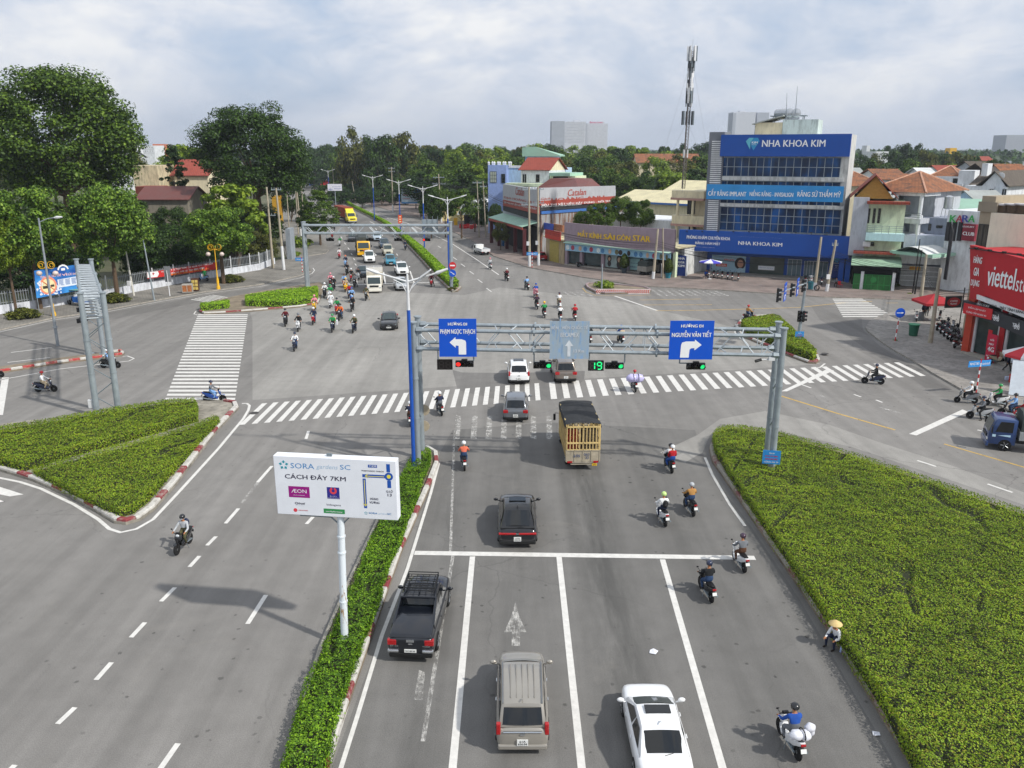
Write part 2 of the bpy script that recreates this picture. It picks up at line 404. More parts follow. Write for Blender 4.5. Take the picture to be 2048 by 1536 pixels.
# -- pavements
def paver(name,c1,c2,mortar,bw,bh,offset=.5):
 a=N(name);p=a.pos()
 b=a.n('ShaderNodeTexBrick',{'Vector':p,'Color1':(*c1,1),'Color2':(*c2,1),'Mortar':(*mortar,1),'Scale':1.0,'Mortar Size':.02,'Brick Width':bw,'Row Height':bh});b.offset=offset
 d=a.ramp(a.noise(p,.35,6,.65),[(.35,.68),(.65,1.12)])
 MATS[name]=a.out(a.bsdf(a.mix(1.0,a.mix(1.0,b.outputs[0],d,'MULTIPLY'),a.ramp(a.noise(p,8,4),[(.3,.85),(.7,1.1)]),'MULTIPLY'),.85,Normal=a.bump(b.outputs[1],-.3,.01)));return MATS[name]
PV=paver('paving_grey',(.24,.225,.20),(.20,.19,.17),(.12,.115,.10),.4,.4);PVR=paver('paving_red',(.27,.20,.175),(.24,.205,.185),(.14,.12,.11),.4,.2)
CON=mat('concrete_kerb',(.33,.305,.265),.9,var=.25,vs=1.2,dirt=.4);CONW=mat('concrete_worn',(.27,.255,.235),.9,var=.3,vs=.35,dirt=.5,bump=.2)
def slab(name,px,mt,z=.13,extra=()):
 poly=[tuple(q)for q in G2(px)]+list(extra);m=MB();m.prism(poly,-.05,z,1,0);o=m.build(name,[mt,CON])
 import bmesh
 b=bmesh.new();b.from_mesh(o.data);bmesh.ops.recalc_face_normals(b,faces=b.faces);b.to_mesh(o.data);b.free();return struct(o)
slab('pavement',[(-160,697),(0,661),(102,638),(203,623),(305,603),(406,585),(520,570),(600,552),(622,543),(620,536),(594,522),(575,519),(556,521),(540,530),(500,538),(381,560),(216,590),(122,606),(0,624),(-160,650)],PV)
slab('pavement',[(575,514),(619,512),(652,507),(658,501),(650,484),(640,471),(632,455),(625,440),(620,425),(612,412),(560,412),(562,440),(566,480)],PV)
slab('pavement',[(716,403),(786,423),(804,429),(845,438),(900,461),(950,485),(987,513),(1058,536),(1164,555),(1282,573),(1440,581),(1646,595),(1744,598),(1921,605),(2060,609),(2300,617),(2300,560),(1900,545),(1350,520),(1100,490),(990,450),(900,422),(800,398),(720,380)],PVR)
slab('pavement',[(1850,619),(1785,626),(1757,634),(1737,646),(1731,656),(1735,664),(1765,687),(1794,706),(1824,722),(1863,747),(1921,780),(1966,800),(2048,835),(2250,925),(2500,850),(2500,640),(1950,612)],CONW,.14)
# -- kerbs
def chipped(name,col,under=(.30,.28,.25),lo=.34,hi=.5):
 a=N(name);p=a.pos();f=a.noise(a.scale(p,(1,1,2.5)),2.6,7,.72)
 c=a.mix(a.ramp(f,[(lo,0.0),(hi,1.0)]),(*under,1),a.ramp(a.noise(p,5,4),[(.3,tuple(.8*x for x in col)),(.7,col)]))
 MATS[name]=a.out(a.bsdf(c,.8,Normal=a.bump(f,.4,.02)));return MATS[name]
KW=chipped('kerb_white',(.56,.545,.51));KR=chipped('kerb_red',(.23,.035,.04),(.30,.22,.2));KRB=chipped('kerb_bright_red',(.42,.05,.045),(.4,.33,.3));KG=chipped('kerb_grey',(.34,.32,.27));KDR=chipped('kerb_dull_red',(.19,.045,.045),(.3,.26,.22),.42,.6)
def kerb(name,px,wd,h,pattern,mats,side=1,z0=-.02,pts=None):
 pts=G2(px)if pts is None else[Vector(q)for q in pts]
 k=len(pts);inn=[]
 for i,p in enumerate(pts):
  d=(pts[min(i+1,k-1)]-pts[max(i-1,0)]).normalized();inn.append(p+Vector((-d.y,d.x))*wd*side)
 st=[0]
 for i in range(k-1):st.append(st[-1]+(pts[i+1]-pts[i]).length)
 cuts=[0.0];x=0;j=0;lab=[]
 marks=[]
 while x<st[-1]:
  L,mi=pattern[j%len(pattern)];marks.append((x,min(x+L,st[-1]),mi));x+=L;j+=1
 def P(s,arr):
  for i in range(k-1):
   if s<=st[i+1]+1e-6:return arr[i].lerp(arr[i+1],(s-st[i])/max(1e-6,st[i+1]-st[i]))
  return arr[-1]
 m=MB()
 for a,b,mi in marks:
  ss=[a]+[s for s in st if a+.01<s<b-.01]+[b];c=.05
  ss[0]+=.012;ss[-1]-=.012
  rs=[]
  for s in ss:
   o,i_=P(s,pts),P(s,inn);d=(i_-o).normalized()
   rs.append([(*o,z0),(*(o+d*.03),h-c),(*(o+d*(.03+c)),h),(*(i_-d*.03),h),(*i_,z0)])
  m.rings(rs,mi)
 return struct(m.build(name,mats))
PT1=[(1.15,1),(2.6,0)]
ISLE=mat('island_soil',(.20,.165,.12),.95,var=.35,vs=.8)
def isle(px,z=.12,name='traffic_island',mt=None):
 m=MB();m.prism([tuple(q)for q in G2(px)],-.04,z);o=m.build(name,mt or ISLE)
 import bmesh
 b=bmesh.new();b.from_mesh(o.data);bmesh.ops.recalc_face_normals(b,faces=b.faces);b.to_mesh(o.data);b.free();return struct(o)
# left triangle
TRI=[(-160,900),(-60,925),(0,943),(66,963),(140,995),(200,1030),(228,1047),(252,1050),(280,1042),(310,1020),(355,968),(400,908),(440,858),(478,818),(474,808),(452,804)]
isle(TRI+[(395,803),(300,812),(100,840),(0,852),(-160,880)],.16,mt=mat('island_concrete',(.27,.25,.21),.9,var=.35,vs=.7,dirt=.5))
kerb('kerb',TRI,.38,.3,[(2.6,0),(1.15,1)],[KW,KR])
# near median
isle([(560,1560),(640,1300),(700,1160),(770,1010),(832,905),(860,897),(876,905),(876,930),(862,972),(802,1110),(747,1268),(702,1400),(648,1560)])
kerb('kerb',[(648,1570),(702,1400),(747,1268),(802,1110),(862,972),(878,930),(876,908),(858,897)],.3,.27,[(1.0,1),(2.9,0)],[KW,KR],1)
kerb('kerb',[(552,1570),(636,1300),(697,1160),(768,1010),(828,908),(842,897)],.22,.22,[(2.9,0),(1.1,1),(40,0)],[KG,KR],-1)
# big right island
BIG=[(1432,868),(1418,900),(1424,925),(1450,962),(1500,1035),(1580,1152),(1680,1302),(1828,1545)]
isle(BIG+[(2300,1545),(2300,1120),(2048,1032),(1700,912),(1560,872),(1490,858),(1440,858)])
kerb('kerb',BIG,.36,.32,[(1.2,0),(1.7,1),(2.4,0),(1.4,1),(2.6,0)],[KG,KDR],1)
# far median, left islands, small right island, barrier island
FM=[(882,564),(893,577),(905,584),(918,583),(924,576),(912,563)]
FML=[(893,576),(868,552),(846,526),(818,496),(795,472),(760,446),(733,431),(712,421),(700,414),(690,407)]
FMR=[(923,576),(902,553),(876,528),(850,503),(820,480),(780,452),(750,436),(730,426),(712,417),(698,408)]
isle(FML+[(694,405)]+FMR[::-1]+[(915,584),(903,584)],.14,'median')
kerb('kerb',FML[::-1]+[(905,585),(916,583),(923,576)],.3,.3,[(1.6,0),(1.6,1)],[KG,KDR],1)
LI=[(640,600),(636,609),(600,615),(520,622),(440,628),(408,629),(398,625),(400,616)]
isle(LI+[(430,602),(520,584),(640,566),(648,572)],.14)
kerb('kerb',LI,.3,.28,[(3.2,0),(1.8,1)],[KW,KR],-1)
SR=[(1482,640),(1470,655),(1480,672),(1530,693),(1580,714),(1615,727),(1632,728),(1640,722),(1636,712),(1610,690),(1575,660),(1560,640),(1545,632),(1510,634)]
isle(SR,.14);kerb('kerb',SR+[SR[0]],.3,.28,[(2.2,0),(1.6,1)],[KW,KR],1)
LM=[(-120,772),(0,747),(120,728),(225,715),(245,712),(249,708),(244,704),(225,706)]
isle(LM+[(120,718),(0,736),(-120,758)],.14,'median');kerb('kerb',LM,.3,.32,[(.95,0),(.95,1)],[KW,KRB],1)
BI=[(1170,572),(1174,578),(1192,587),(1210,589),(1298,587),(1302,582),(1290,577),(1200,569),(1176,569)]
isle(BI,.2);kerb('kerb',BI+[BI[0]],.3,.34,[(40,0)],[chipped('kerb_mauve',(.34,.25,.27))],1)
# red and white chevron plates along the barrier island's front
m=MB();P0,P1=gp(1192,588).xy,gp(1299,588).xy
nn=26
for i in range(nn):
 a,b=P0.lerp(P1,i/nn),P0.lerp(P1,(i+.5)/nn)
 for z0,z1,s in((.12,.36,.5/nn),(.36,.60,-.5/nn)):
  dd=(P1-P0)*s;o0,o1=(Vector((0,0)),dd)if s>0 else(-dd,Vector((0,0)))
  m.face([(*(a+o1),z0),(*(b+o1),z0),(*(b+o0),z1),(*(a+o0),z1)])
m2=MB();d=(P1-P0).normalized();n=Vector((-d.y,d.x));q=[P0+n*.02,P1+n*.02,P1+n*.14,P0+n*.14];m2.prism([tuple(x)for x in q],-.02,.66)
o=m2.build('barrier',mat('barrier_white','#d8d0cc',.6,dirt=.4));tag(o,'low barrier with red and white chevrons on the small island facing the optician','barrier')
m.build('chevron',mat('chevron_red','#b0392f',.6),o)
# -- leaves
def leafmat(name,cols,trans=.25,rough=.55):
 a=N(name);r=a.n('ShaderNodeNewGeometry').outputs['Random Per Island'];p=a.pos()
 k=len(cols);c=a.ramp(r,[((i+.5)/k,lin(q))for i,q in enumerate(cols)])
 c=a.mix(1.0,c,a.ramp(a.noise(p,.55,3,.5),[(.32,(.72,.74,.72)),(.68,(1.22,1.16,1.0))]),'MULTIPLY')
 sh=a.n('ShaderNodeMixShader',{0:trans,1:a.bsdf(c,rough,Specular_IOR_Level=.3),2:a.n('ShaderNodeBsdfTranslucent',{0:c}).outputs[0]}).outputs[0]
 MATS[name]=a.out(sh);return MATS[name]
def leaf_mesh(name,P,Nr,S,mats,el=1.7,mi=None):
 n=len(P);Nr=Nr/np.maximum(1e-6,np.linalg.norm(Nr,axis=1,keepdims=True))
 t=np.cross(rng.normal(size=(n,3)),Nr);t/=np.maximum(1e-6,np.linalg.norm(t,axis=1,keepdims=True));b=np.cross(Nr,t)
 S=S[:,None];fold=Nr*S*.16
 V=np.stack([P-t*S*.5,P+b*S*.5/el+fold,P+t*S*.5,P-b*S*.5/el+fold],1).reshape(-1,3)
 me=bpy.data.meshes.new(name);me.vertices.add(4*n);me.vertices.foreach_set('co',V.astype(np.float32).ravel())
 me.loops.add(4*n);me.loops.foreach_set('vertex_index',np.arange(4*n,dtype=np.int32))
 me.polygons.add(n);me.polygons.foreach_set('loop_start',np.arange(0,4*n,4,dtype=np.int32));me.polygons.foreach_set('loop_total',np.full(n,4,np.int32))
 for q in(mats if isinstance(mats,list)else[mats]):me.materials.append(q)
 if mi is not None:me.polygons.foreach_set('material_index',mi.astype(np.int32))
 me.update();me.validate();return me
_lat=rng.random((257,257))
def vnoise(x,y):
 xi=np.floor(x).astype(int);yi=np.floor(y).astype(int);fx=x-xi;fy=y-yi
 fx=fx*fx*(3-2*fx);fy=fy*fy*(3-2*fy);g=lambda a,b:_lat[a%257,b%257]
 return(g(xi,yi)*(1-fx)+g(xi+1,yi)*fx)*(1-fy)+(g(xi,yi+1)*(1-fx)+g(xi+1,yi+1)*fx)*fy
def inpoly(P,poly):
 c=np.zeros(len(P),bool);x,y=P[:,0],P[:,1];k=len(poly)
 for i in range(k):
  x0,y0=poly[i];x1,y1=poly[(i+1)%k]
  if y0==y1:continue
  hit=((y0>y)!=(y1>y))&(x<(x1-x0)*(y-y0)/(y1-y0)+x0);c^=hit
 return c
HG=leafmat('hedge_leaves',['#5c7a18','#72921e','#83a224','#92ad2c','#66861c','#9fb236','#7c7a2a'])
HGB=leafmat('hedge_bright',['#629018','#80ae22','#9ac62c','#b2d640','#70981e'])
HGN=leafmat('hedge_near',['#3f6416','#5a841a','#719c20','#8ab22a','#4c721a'])
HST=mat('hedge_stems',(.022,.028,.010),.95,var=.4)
def hedge(name,label,poly,h,dens,ls,mt,gap=0.0,gdir=0.0,bump=.07,vis=None,cat='hedge',group=None,side=1.3,hfun=None):
 poly=[tuple(q)for q in poly];xs=[p[0]for p in poly];ys=[p[1]for p in poly]
 A=(max(xs)-min(xs))*(max(ys)-min(ys));n=int(A*dens)
 P=np.stack([rng.uniform(min(xs),max(xs),n),rng.uniform(min(ys),max(ys),n)],1);P=P[inpoly(P,poly)]
 if vis is not None:P=P[vis(P)]
 x,y=P[:,0],P[:,1]
 hf=(vnoise(x*.9,y*.9)-.5)*bump*1.2+(vnoise(x*2.6+9,y*2.6)-.5)*bump*1.6
 keep=np.ones(len(P),bool)
 if gap:
  ca,sa=math.cos(gdir),math.sin(gdir);gx=x*ca+y*sa;gy=-x*sa+y*ca
  rid=np.abs(vnoise(gx*.16+3,gy*.55+1+vnoise(gx*.5,gy*.5)*.5)-.5);g=np.clip(1-rid/(.085*gap),0,1)**.7*np.clip((vnoise(gx*.6+40,gy*1.1+11)-.42)*5,0,1)
  hf-=g*.24;keep=rng.random(len(P))>g*.6
 z=h+hf+rng.normal(0,.02,len(P));Pt=np.stack([x,y,z],1)[keep]
 e=.12;Nt=np.stack([rng.normal(0,.42,len(Pt)),rng.normal(0,.42,len(Pt)),np.ones(len(Pt))],1)
 Ps=[Pt];Ns=[Nt];k=len(poly);ar=sum(poly[i][0]*poly[(i+1)%k][1]-poly[(i+1)%k][0]*poly[i][1]for i in range(k))
 for i in range(k):
  a,b=np.array(poly[i]),np.array(poly[(i+1)%k]);L=np.linalg.norm(b-a)
  if L<.05:continue
  d=(b-a)/L;nrm=np.array([d[1],-d[0]])*(1 if ar>0 else-1);c=int(L*h*dens*side)
  t=rng.random(c);zz=rng.random(c)*h;off=rng.normal(0,.05,c)+bump*1.3*(vnoise(t*L*1.3+i*7,zz*2)-.4)
  Q=np.stack([a[0]+d[0]*t*L+nrm[0]*off,a[1]+d[1]*t*L+nrm[1]*off,zz+.1],1)
  if vis is not None:ok=vis(Q[:,:2]);Q=Q[ok]
  Ps.append(Q);Ns.append(np.stack([nrm[0]+rng.normal(0,.5,len(Q)),nrm[1]+rng.normal(0,.5,len(Q)),rng.normal(.35,.5,len(Q))],1))
 P=np.concatenate(Ps);Nn=np.concatenate(Ns)
 o=link(name,leaf_mesh(name,P,Nn,ls*rng.uniform(.6,1.25,len(P)),[mt]));tag(o,label,cat,group)
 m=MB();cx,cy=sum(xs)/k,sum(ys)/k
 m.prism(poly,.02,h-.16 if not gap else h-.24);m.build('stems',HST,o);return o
hedge('hedge','large dense clipped hedge filling the wide island right of the traffic lanes',G2([(1428,870),(1434,858),(1450,851),(1490,852),(1560,864),(1700,904),(2110,1042),(2110,1560),(1862,1560),(1835,1500),(1755,1370),(1690,1270),(1640,1196),(1585,1115),(1535,1045),(1490,980),(1455,930),(1434,895)],.85),.85,420,.088,HG,.8,1.05,.09,cat='hedge',side=1.0)
hedge('hedge','low clipped triangular hedge with a pointed corner behind the red and white kerb',G2([(66,936),(150,980),(205,1006),(236,1018),(262,1012),(292,990),(340,936),(438,835),(428,832),(395,846),(240,890),(120,921)],.65),.65,330,.10,HG,.55,.35,.07)
hedge('hedge','long clipped hedge around the foot of the lattice gantry on the left island',G2([(-120,872),(-120,900),(0,915),(40,925),(100,906),(250,866),(392,827),(391,803),(385,797),(340,800),(250,812),(100,838),(0,853)],.8),.8,300,.105,HG,.5,.3,.07)
NM=[(556,1580),(600,1410),(655,1285),(700,1180),(745,1080),(785,985),(820,925),(838,898),(858,899),(853,930),(836,975),(805,1060),(768,1150),(735,1250),(700,1340),(668,1430),(634,1580)]
hedge('hedge','narrow bushy hedge strip along the median under the white billboard',G2(NM,.55),.55,460,.10,HGN,.5,1.57,.16)
def strip(L,Rr,i0,i1,s=.22):
 a=G2(L[i0:i1]);b=G2(Rr[i0:i1]);return[p.lerp(q,s)for p,q in zip(a,b)]+[q.lerp(p,s)for p,q in zip(a,b)][::-1]
hedge('hedge','long clipped bright green hedge along the far median',strip(FML,FMR,0,10),1.0,90,.2,HGB,0,0,.1)
hedge('hedge','clipped hedge block with a gantry post, behind the small square hedge',G2([(492,600),(560,602),(632,594),(634,586),(634,572),(560,580),(492,590)],.9),.9,110,.18,HGB,0,0,.06)
hedge('hedge','small square clipped hedge at the end of the crosswalk',G2([(401,611),(456,606),(457,600),(402,606)],.8),.8,130,.17,HGB,0,0,.06)
hedge('hedge','wedge shaped clipped hedge under the traffic signal pole',G2([(1484,640),(1494,652),(1540,672),(1590,694),(1625,706),(1632,700),(1610,680),(1578,650),(1558,632),(1545,629),(1505,634)],.9),.9,150,.16,HG,0,0,.06)
# -- gantries, lamps, signs, poles
GALV=mat('galvanised_steel','#98a2a8',.5,.35,var=.12,vs=1.5,dirt=.25);GALD=mat('galvanised_dark','#7c868c',.5,.4,var=.15,vs=2)
GALL=mat('galvanised_light','#b4bcc2',.5,.2,var=.1,vs=2);BLK=mat('signal_black','#17181a',.45,var=.1);WHP=mat('white_enamel','#d6d8da',.4,var=.06,dirt=.2);BLUE=mat('sign_blue','#0a4fc0',.38,var=.05,vs=.8)
LETW=mat('letter_white','#e6e8ea',.45,var=.03);BLP=mat('pole_blue','#1d4fa8',.4,var=.1,vs=1);RED=mat('sign_red','#c0282c',.45,var=.08);YEL=mat('paint_yellow','#d8a820',.5,var=.15,vs=2)
def emis(n,c,s):return mat(n,c,.4,var=0,emit=s)
LRED=emis('lamp_red','#ff3028',1.4);LGRN=emis('lamp_green','#20e07a',1.1);LOFF=mat('lens_dark','#1c1e20',.15,var=0);LHAL=mat('lens_dim','#24201a',.2,var=0)
def V3(q,z):return Vector((q[0],q[1],z))
def gantry(label,P0,P1,Q0,Q1,ztop,zc1,zc0,r=.19,bays=14,cr=.085,web=.035):
 t=thing('sign_gantry',label,'gantry',(0,0,0))
 for a in(P0,P1,Q0,Q1):
  m=MB();m.tube([V3(a,0),V3(a,ztop)],[r*1.08,r*.92],14);m.lathe([(r*1.25,-.05),(r*1.25,.02)],2,(a[0],a[1],ztop),14);m.lathe([(r*2,0),(r*2,.06)],2,(a[0],a[1],.1),12)
  for zz in(ztop*.35,ztop*.62):m.lathe([(r*1.12,0),(r*1.12,.1)],2,(a[0],a[1],zz),14)
  m.build('post',GALV,t,smooth=40)
 mw=MB();m=MB();pl=[(Vector(P0[:2]),Vector(Q0[:2])),(Vector(P1[:2]),Vector(Q1[:2]))]
 for a,b in pl:
  for z in(zc1,zc0):
   m.tube([V3(a,z),V3(b,z)],cr,8)
   for k in(1,2):c=a.lerp(b,k/3);d=(b-a).normalized()*.05;m.tube([V3(c-d,z),V3(c+d,z)],cr*2.1,8,0)
   for e,f in((a,b),(b,a)):d=(f-e).normalized();m.tube([V3(e+d*.18,z),V3(e+d*.5,z)],cr*1.7,6)
  for i in range(bays):
   c,d=a.lerp(b,(i+.15)/bays),a.lerp(b,(i+.85)/bays)
   mw.tube([V3(c,zc0 if i%2 else zc1),V3(d,zc1 if i%2 else zc0)],web,5)
   if i%5==0:mw.tube([V3(c,zc0),V3(c,zc1)],.03,5)
 for z in(zc1,zc0):
  for i in range(bays):
   c=pl[0][0].lerp(pl[0][1],(i+(i%2)*.5+.25)/bays);d=pl[1][0].lerp(pl[1][1],(i+.5)/bays);mw.tube([V3(c,z),V3(d,z)],web,5)
 m.build('beam',GALV,t,smooth=40);mw.build('truss_web',GALL,t,smooth=40)
 for a,b in((P0,P1),(Q0,Q1)):
  m=MB();k=int(ztop/1.5)
  for i in range(k):
   z0,z1=.4+i*(zc0-.6)/k,.4+(i+1)*(zc0-.6)/k;m.tube([V3(a if i%2 else b,z0),V3(b if i%2 else a,z1)],.04,5)
  m.build('bracing',GALD,t,smooth=40)
 return t
nl0,nl1,nr0,nr1=gp(836,936),gp(844,916),gp(1541,957),gp(1532,935)
YF=nl0.y
z1,z0=at(1300,660,YF).z,at(1300,697,YF).z;zt=at(1300,644,YF).z
gantry('grey steel gantry carrying the blue lane direction signs over the near traffic lanes',nl0,nl1,nr0,nr1,zt,z1,z0,.195,16,.115)
# sign panels on the gantry: real sheets bolted in front of the chords
def YL(u):
 k=(u-836)/705.;return nl0.y+(nr0.y-nl0.y)*k
def panel_at(u0,v0,u1,v1,Y):a,b=at(u0,v0,Y),at(u1,v1,Y);return a,b
def gsign(label,u0,v0,u1,v1,lines,arrow,mt,dy=.42,faded=False):
 Y=YL((u0+u1)/2)-dy;a,b=at(u0,v0,Y),at(u1,v1,Y);cx,cz,W,Hh=(a.x+b.x)/2,(a.z+b.z)/2,b.x-a.x,a.z-b.z
 t=thing('direction_sign',label,'road sign',(cx,Y,cz));m=MB();m.cbox((0,.02,0),(W,.04,Hh));m.build('panel',mt,t)
 m=MB()
 for x in(-W*.36,W*.36):m.cbox((x,.08,0),(.08,.07,Hh*.96))
 for z in(z1-cz,z0-cz):m.cbox((0,.2,z),(W*.8,.3,.06))
 m.build('bracket',GALV,t);m=MB()
 for s,x,z,w_,h in lines:put_text(m,s,x*W,z*Hh,w_*W,h*Hh,-.012,.03)
 k=W
 if arrow=='L':poly=[(-.22,-.12),(-.06,.02),(-.06,-.035),(.10,-.035),(.2,-.07),(.22,-.12),(.22,-.44),(.02,-.44),(.02,-.21),(-.02,-.20),(-.06,-.20),(-.06,-.26)]
 elif arrow=='R':poly=[(.24,-.12),(.08,.02),(.08,-.03),(-.12,-.03),(-.21,-.06),(-.23,-.12),(-.24,-.45),(-.04,-.45),(-.03,-.24),(0,-.21),(.08,-.20),(.08,-.26)]
 else:poly=[(-.01,.0),(-.12,-.16),(-.05,-.16),(-.05,-.44),(.03,-.44),(.03,-.16),(.1,-.16)]
 p2=[(x*W,-.012,z*Hh)for x,z in poly]
 # the arrow as a fan of quads through its own outline
 m.face(p2);m.build('lettering',LETW if not faded else mat('letter_faded','#c6ccd2',.5,var=.12,vs=2),t)
 if faded:
  m=MB();rr=random.Random(3)
  for _ in range(9):x=rr.uniform(-.46,.4)*W;z=rr.uniform(-.48,.3)*Hh;m.face([(x,-.006,z),(x+.05,-.006,z),(x+.09,-.006,z+rr.uniform(.3,.9)),(x+.02,-.006,z+.7)])
  m.build('paint_remnant',mat('paint_remnant','#7f9cbc',.5,var=.2,vs=3),t)
gsign('blue lane sign with a white left arrow, PHAM NGOC THACH',877,637.5,953.5,713.5,[('HƯỚNG ĐI',0,.375,.5,.1),('PHẠM NGỌC THẠCH',0,.155,.92,.16)],'L',BLUE)
gsign('blue lane sign with a white right arrow, NGUYEN VAN TIET',1341,641.5,1424,719,[('HƯỚNG ĐI',-.0,.38,.5,.1),('NGUYỄN VĂN TIẾT',0,.17,.9,.17)],'R',BLUE)
FADE=N('faded_sign');p=FADE.obj();f=FADE.noise(FADE.scale(p,(1.6,1,.5)),2.2,5,.65)
FADE=FADE.out(FADE.bsdf(FADE.ramp(f,[(.34,lin('#7a9ec8')),(.46,lin('#8ea2b4')),(.66,lin('#96a2aa'))]),.55))
gsign('faded grey blue lane sign with a straight arrow and peeling letters, 13 Km',1100,642.5,1177.5,717.5,[('BỆN   VIỆN QUỐC TẾ',0,.34,.92,.14),('BECAMEX',0,.14,.46,.12),('13 Km',.24,-.29,.26,.085)],'U',FADE,faded=True)
DIG={'1':'bc','9':'abcdfg','8':'abcdefg'}
def seven(m,ch,cx,cz,w_,h,y,mi):
 s={'a':(0,.5,1,0),'d':(0,-.5,1,0),'g':(0,0,1,0),'b':(.5,.25,0,1),'c':(.5,-.25,0,1),'f':(-.5,.25,0,1),'e':(-.5,-.25,0,1)};t=.13*w_
 for k in DIG[ch]:
  x,z,hx,hz=s[k];x=cx+x*w_;z=cz+z*h;a=(w_*.36 if hx else t);b=(h*.2 if hz else t)
  m.face([(x-a,y,z-b),(x+a,y,z-b),(x+a,y,z+b),(x-a,y,z+b)],mi)
def signal(label,u,v,Y,lit,W=1.12,face=-1,hang=None,vert=False,rz=0.0,loc=None,small=1.0,group='traffic signals'):
 c=at(u,v,Y)if loc is None else Vector(loc);t=thing('traffic_signal',label,'traffic light',c,rz,group);r=.155*small
 m=MB()
 for k in(-1,0,1):
  o=(0,0,-k*r*2.35)if vert else(k*r*2.35,0,0);m.cbox((o[0],.1,o[2]),(r*2.3,.2,r*2.5))
 if not vert:m.cbox((0,.06,r*1.55),(r*2.3,.22,r*.7))
 m.build('housing',BLK,t,bevel=.02)
 for k in(-1,0,1):
  o=(0,0,-k*r*2.35)if vert else(k*r*2.35,0,0);i=k+1
  q={'r':(LRED,0),'g':(LGRN,2),'n':(LOFF,9)}[lit]
  m=MB();m.lathe([(.01,-.055),(r*.6,-.045),(r*.93,-.005)],1,o,14);m.build('lens',q[0]if i==q[1]else LHAL,t,smooth=True)
  m=MB();ring=[[(o[0]+r*1.02*math.cos(a),y,o[2]+r*1.02*math.sin(a))for a in[R(x)for x in range(-20,201,20)]]for y in(0,-.24)]
  m.rings(ring,0,False,False);m.build('visor',BLK,t)
 if hang is not None:
  m=MB();m.tube([(hang,.12,r),(hang,.12,hang and z0-c.z-.05)],.045,6);m.tube([(hang,.12,r*1.1),(0,.12,r*1.1)],.04,6);m.build('hanger',GALV,t,smooth=40)
 return t
def countdown(label,u,v,Y,digits,on):
 c=at(u,v,Y);t=thing('countdown_display',label,'countdown timer',c,0,'countdown timers');m=MB();m.cbox((0,.08,0),(.92,.16,.62));m.build('housing',BLK if on else mat('rusty_black','#2c241f',.8,var=.4,vs=6),t,bevel=.015)
 m=MB()
 for i,ch in enumerate(digits):seven(m,'8',-.2+i*.4,0,.24,.42,-.004,0)
 m.build('unlit_segments',mat('segment_off','#3a3430',.6,var=0),t);m=MB()
 if on:
  for i,ch in enumerate(digits):seven(m,ch,-.2+i*.4,0,.24,.42,-.009,0)
  m.build('digits',LGRN,t)
 m=MB();m.tube([(-.4,.1,.3),(-.4,.1,z0-c.z-.05)],.04,6);m.build('hanger',GALV,t)
YS=YF+.05
signal('traffic signal with the red lamp lit under the left arrow sign',929,728,YL(929)+.05,'r',hang=.55)
signal('traffic signal lit green over the white and brown cars',1085,731,YL(1085)+.05,'g',hang=-.5)
signal('traffic signal lit green next to the lit green countdown',1229,732,YL(1229)+.05,'g',hang=.6)
signal('traffic signal lit green under the right arrow sign',1392,733,YL(1392)+.05,'g',hang=-.95)
countdown('unlit rusty countdown display under the left arrow sign',889.5,729.5,YL(889.5)+.05,'88',False);countdown('countdown display showing a green 19',1192,731.5,YL(1192)+.05,'19',True)
# plates low on the gantry posts, camera arm
def plate(name,label,u0,v0,u1,v1,Y,lines,mt,cat='sign',rot=0.0,lm=None,th=.02):
 a,b=at(u0,v0,Y),at(u1,v1,Y);W,Hh=b.x-a.x,a.z-b.z;t=thing(name,label,cat,((a.x+b.x)/2,Y,(a.z+b.z)/2),rot)
 m=MB();m.cbox((0,th/2,0),(W,th,Hh));m.build('panel',mt,t)
 by={}
 for s,x,z,w_,h,mm in lines:put_text(by.setdefault(mm,MB()),s,x*W,z*Hh,w_*W,h*Hh,-.006,.02)
 for mm,q in by.items():q.build('lettering',MATS[mm]if mm in MATS else LETW,t)
 return t
LB=mat('sign_light_blue','#2c86cc',.5,var=.1,vs=3);mat('letter_red','#d0303a',.5,var=0);mat('letter_blue','#1c4a9c',.5,var=0)
plate('notice_sign','small light blue notice plate on the right gantry leg over the big hedge',1527,901,1559,928,gp(1541,957).y-.3,[('THÔNG BÁO',0,.3,.3,.12,'letter_white'),('KHU VỰC CÓ CAMERA',0,.08,.7,.14,'letter_red'),('GIÁM SÁT GIAO THÔNG',0,-.12,.7,.14,'letter_red'),('CÔNG AN TP',0,-.34,.8,.12,'letter_white')],LB,rot=R(-12))
c=at(1536,719,gp(1541,957).y);t=thing('traffic_camera','small grey camera on an arm from the right gantry leg','camera',c);m=MB();m.cbox((.2,0,.05),(.35,.2,.2));m.tube([(.1,0,.0),(-.45,0,.0)],.035,6);m.build('mount',WHP,t);m=MB();m.tube([(-.4,-.02,0),(-.75,-.1,-.08)],.09,8);m.build('camera_body',BLK,t)
for v,nm in((820,'upper'),(852,'lower')):
 q=at(848,v,nl1.y);m=MB();m.lathe([(.02,-.02),(.36,-.02),(.36,.02),(.02,.02)],1,(0,0,0),20);o=m.build('round_sign',mat('sign_back','#a89c86',.6,var=.2),loc=q);tag(o,f'{nm} round sign on the left gantry post seen from its tan back','road sign')
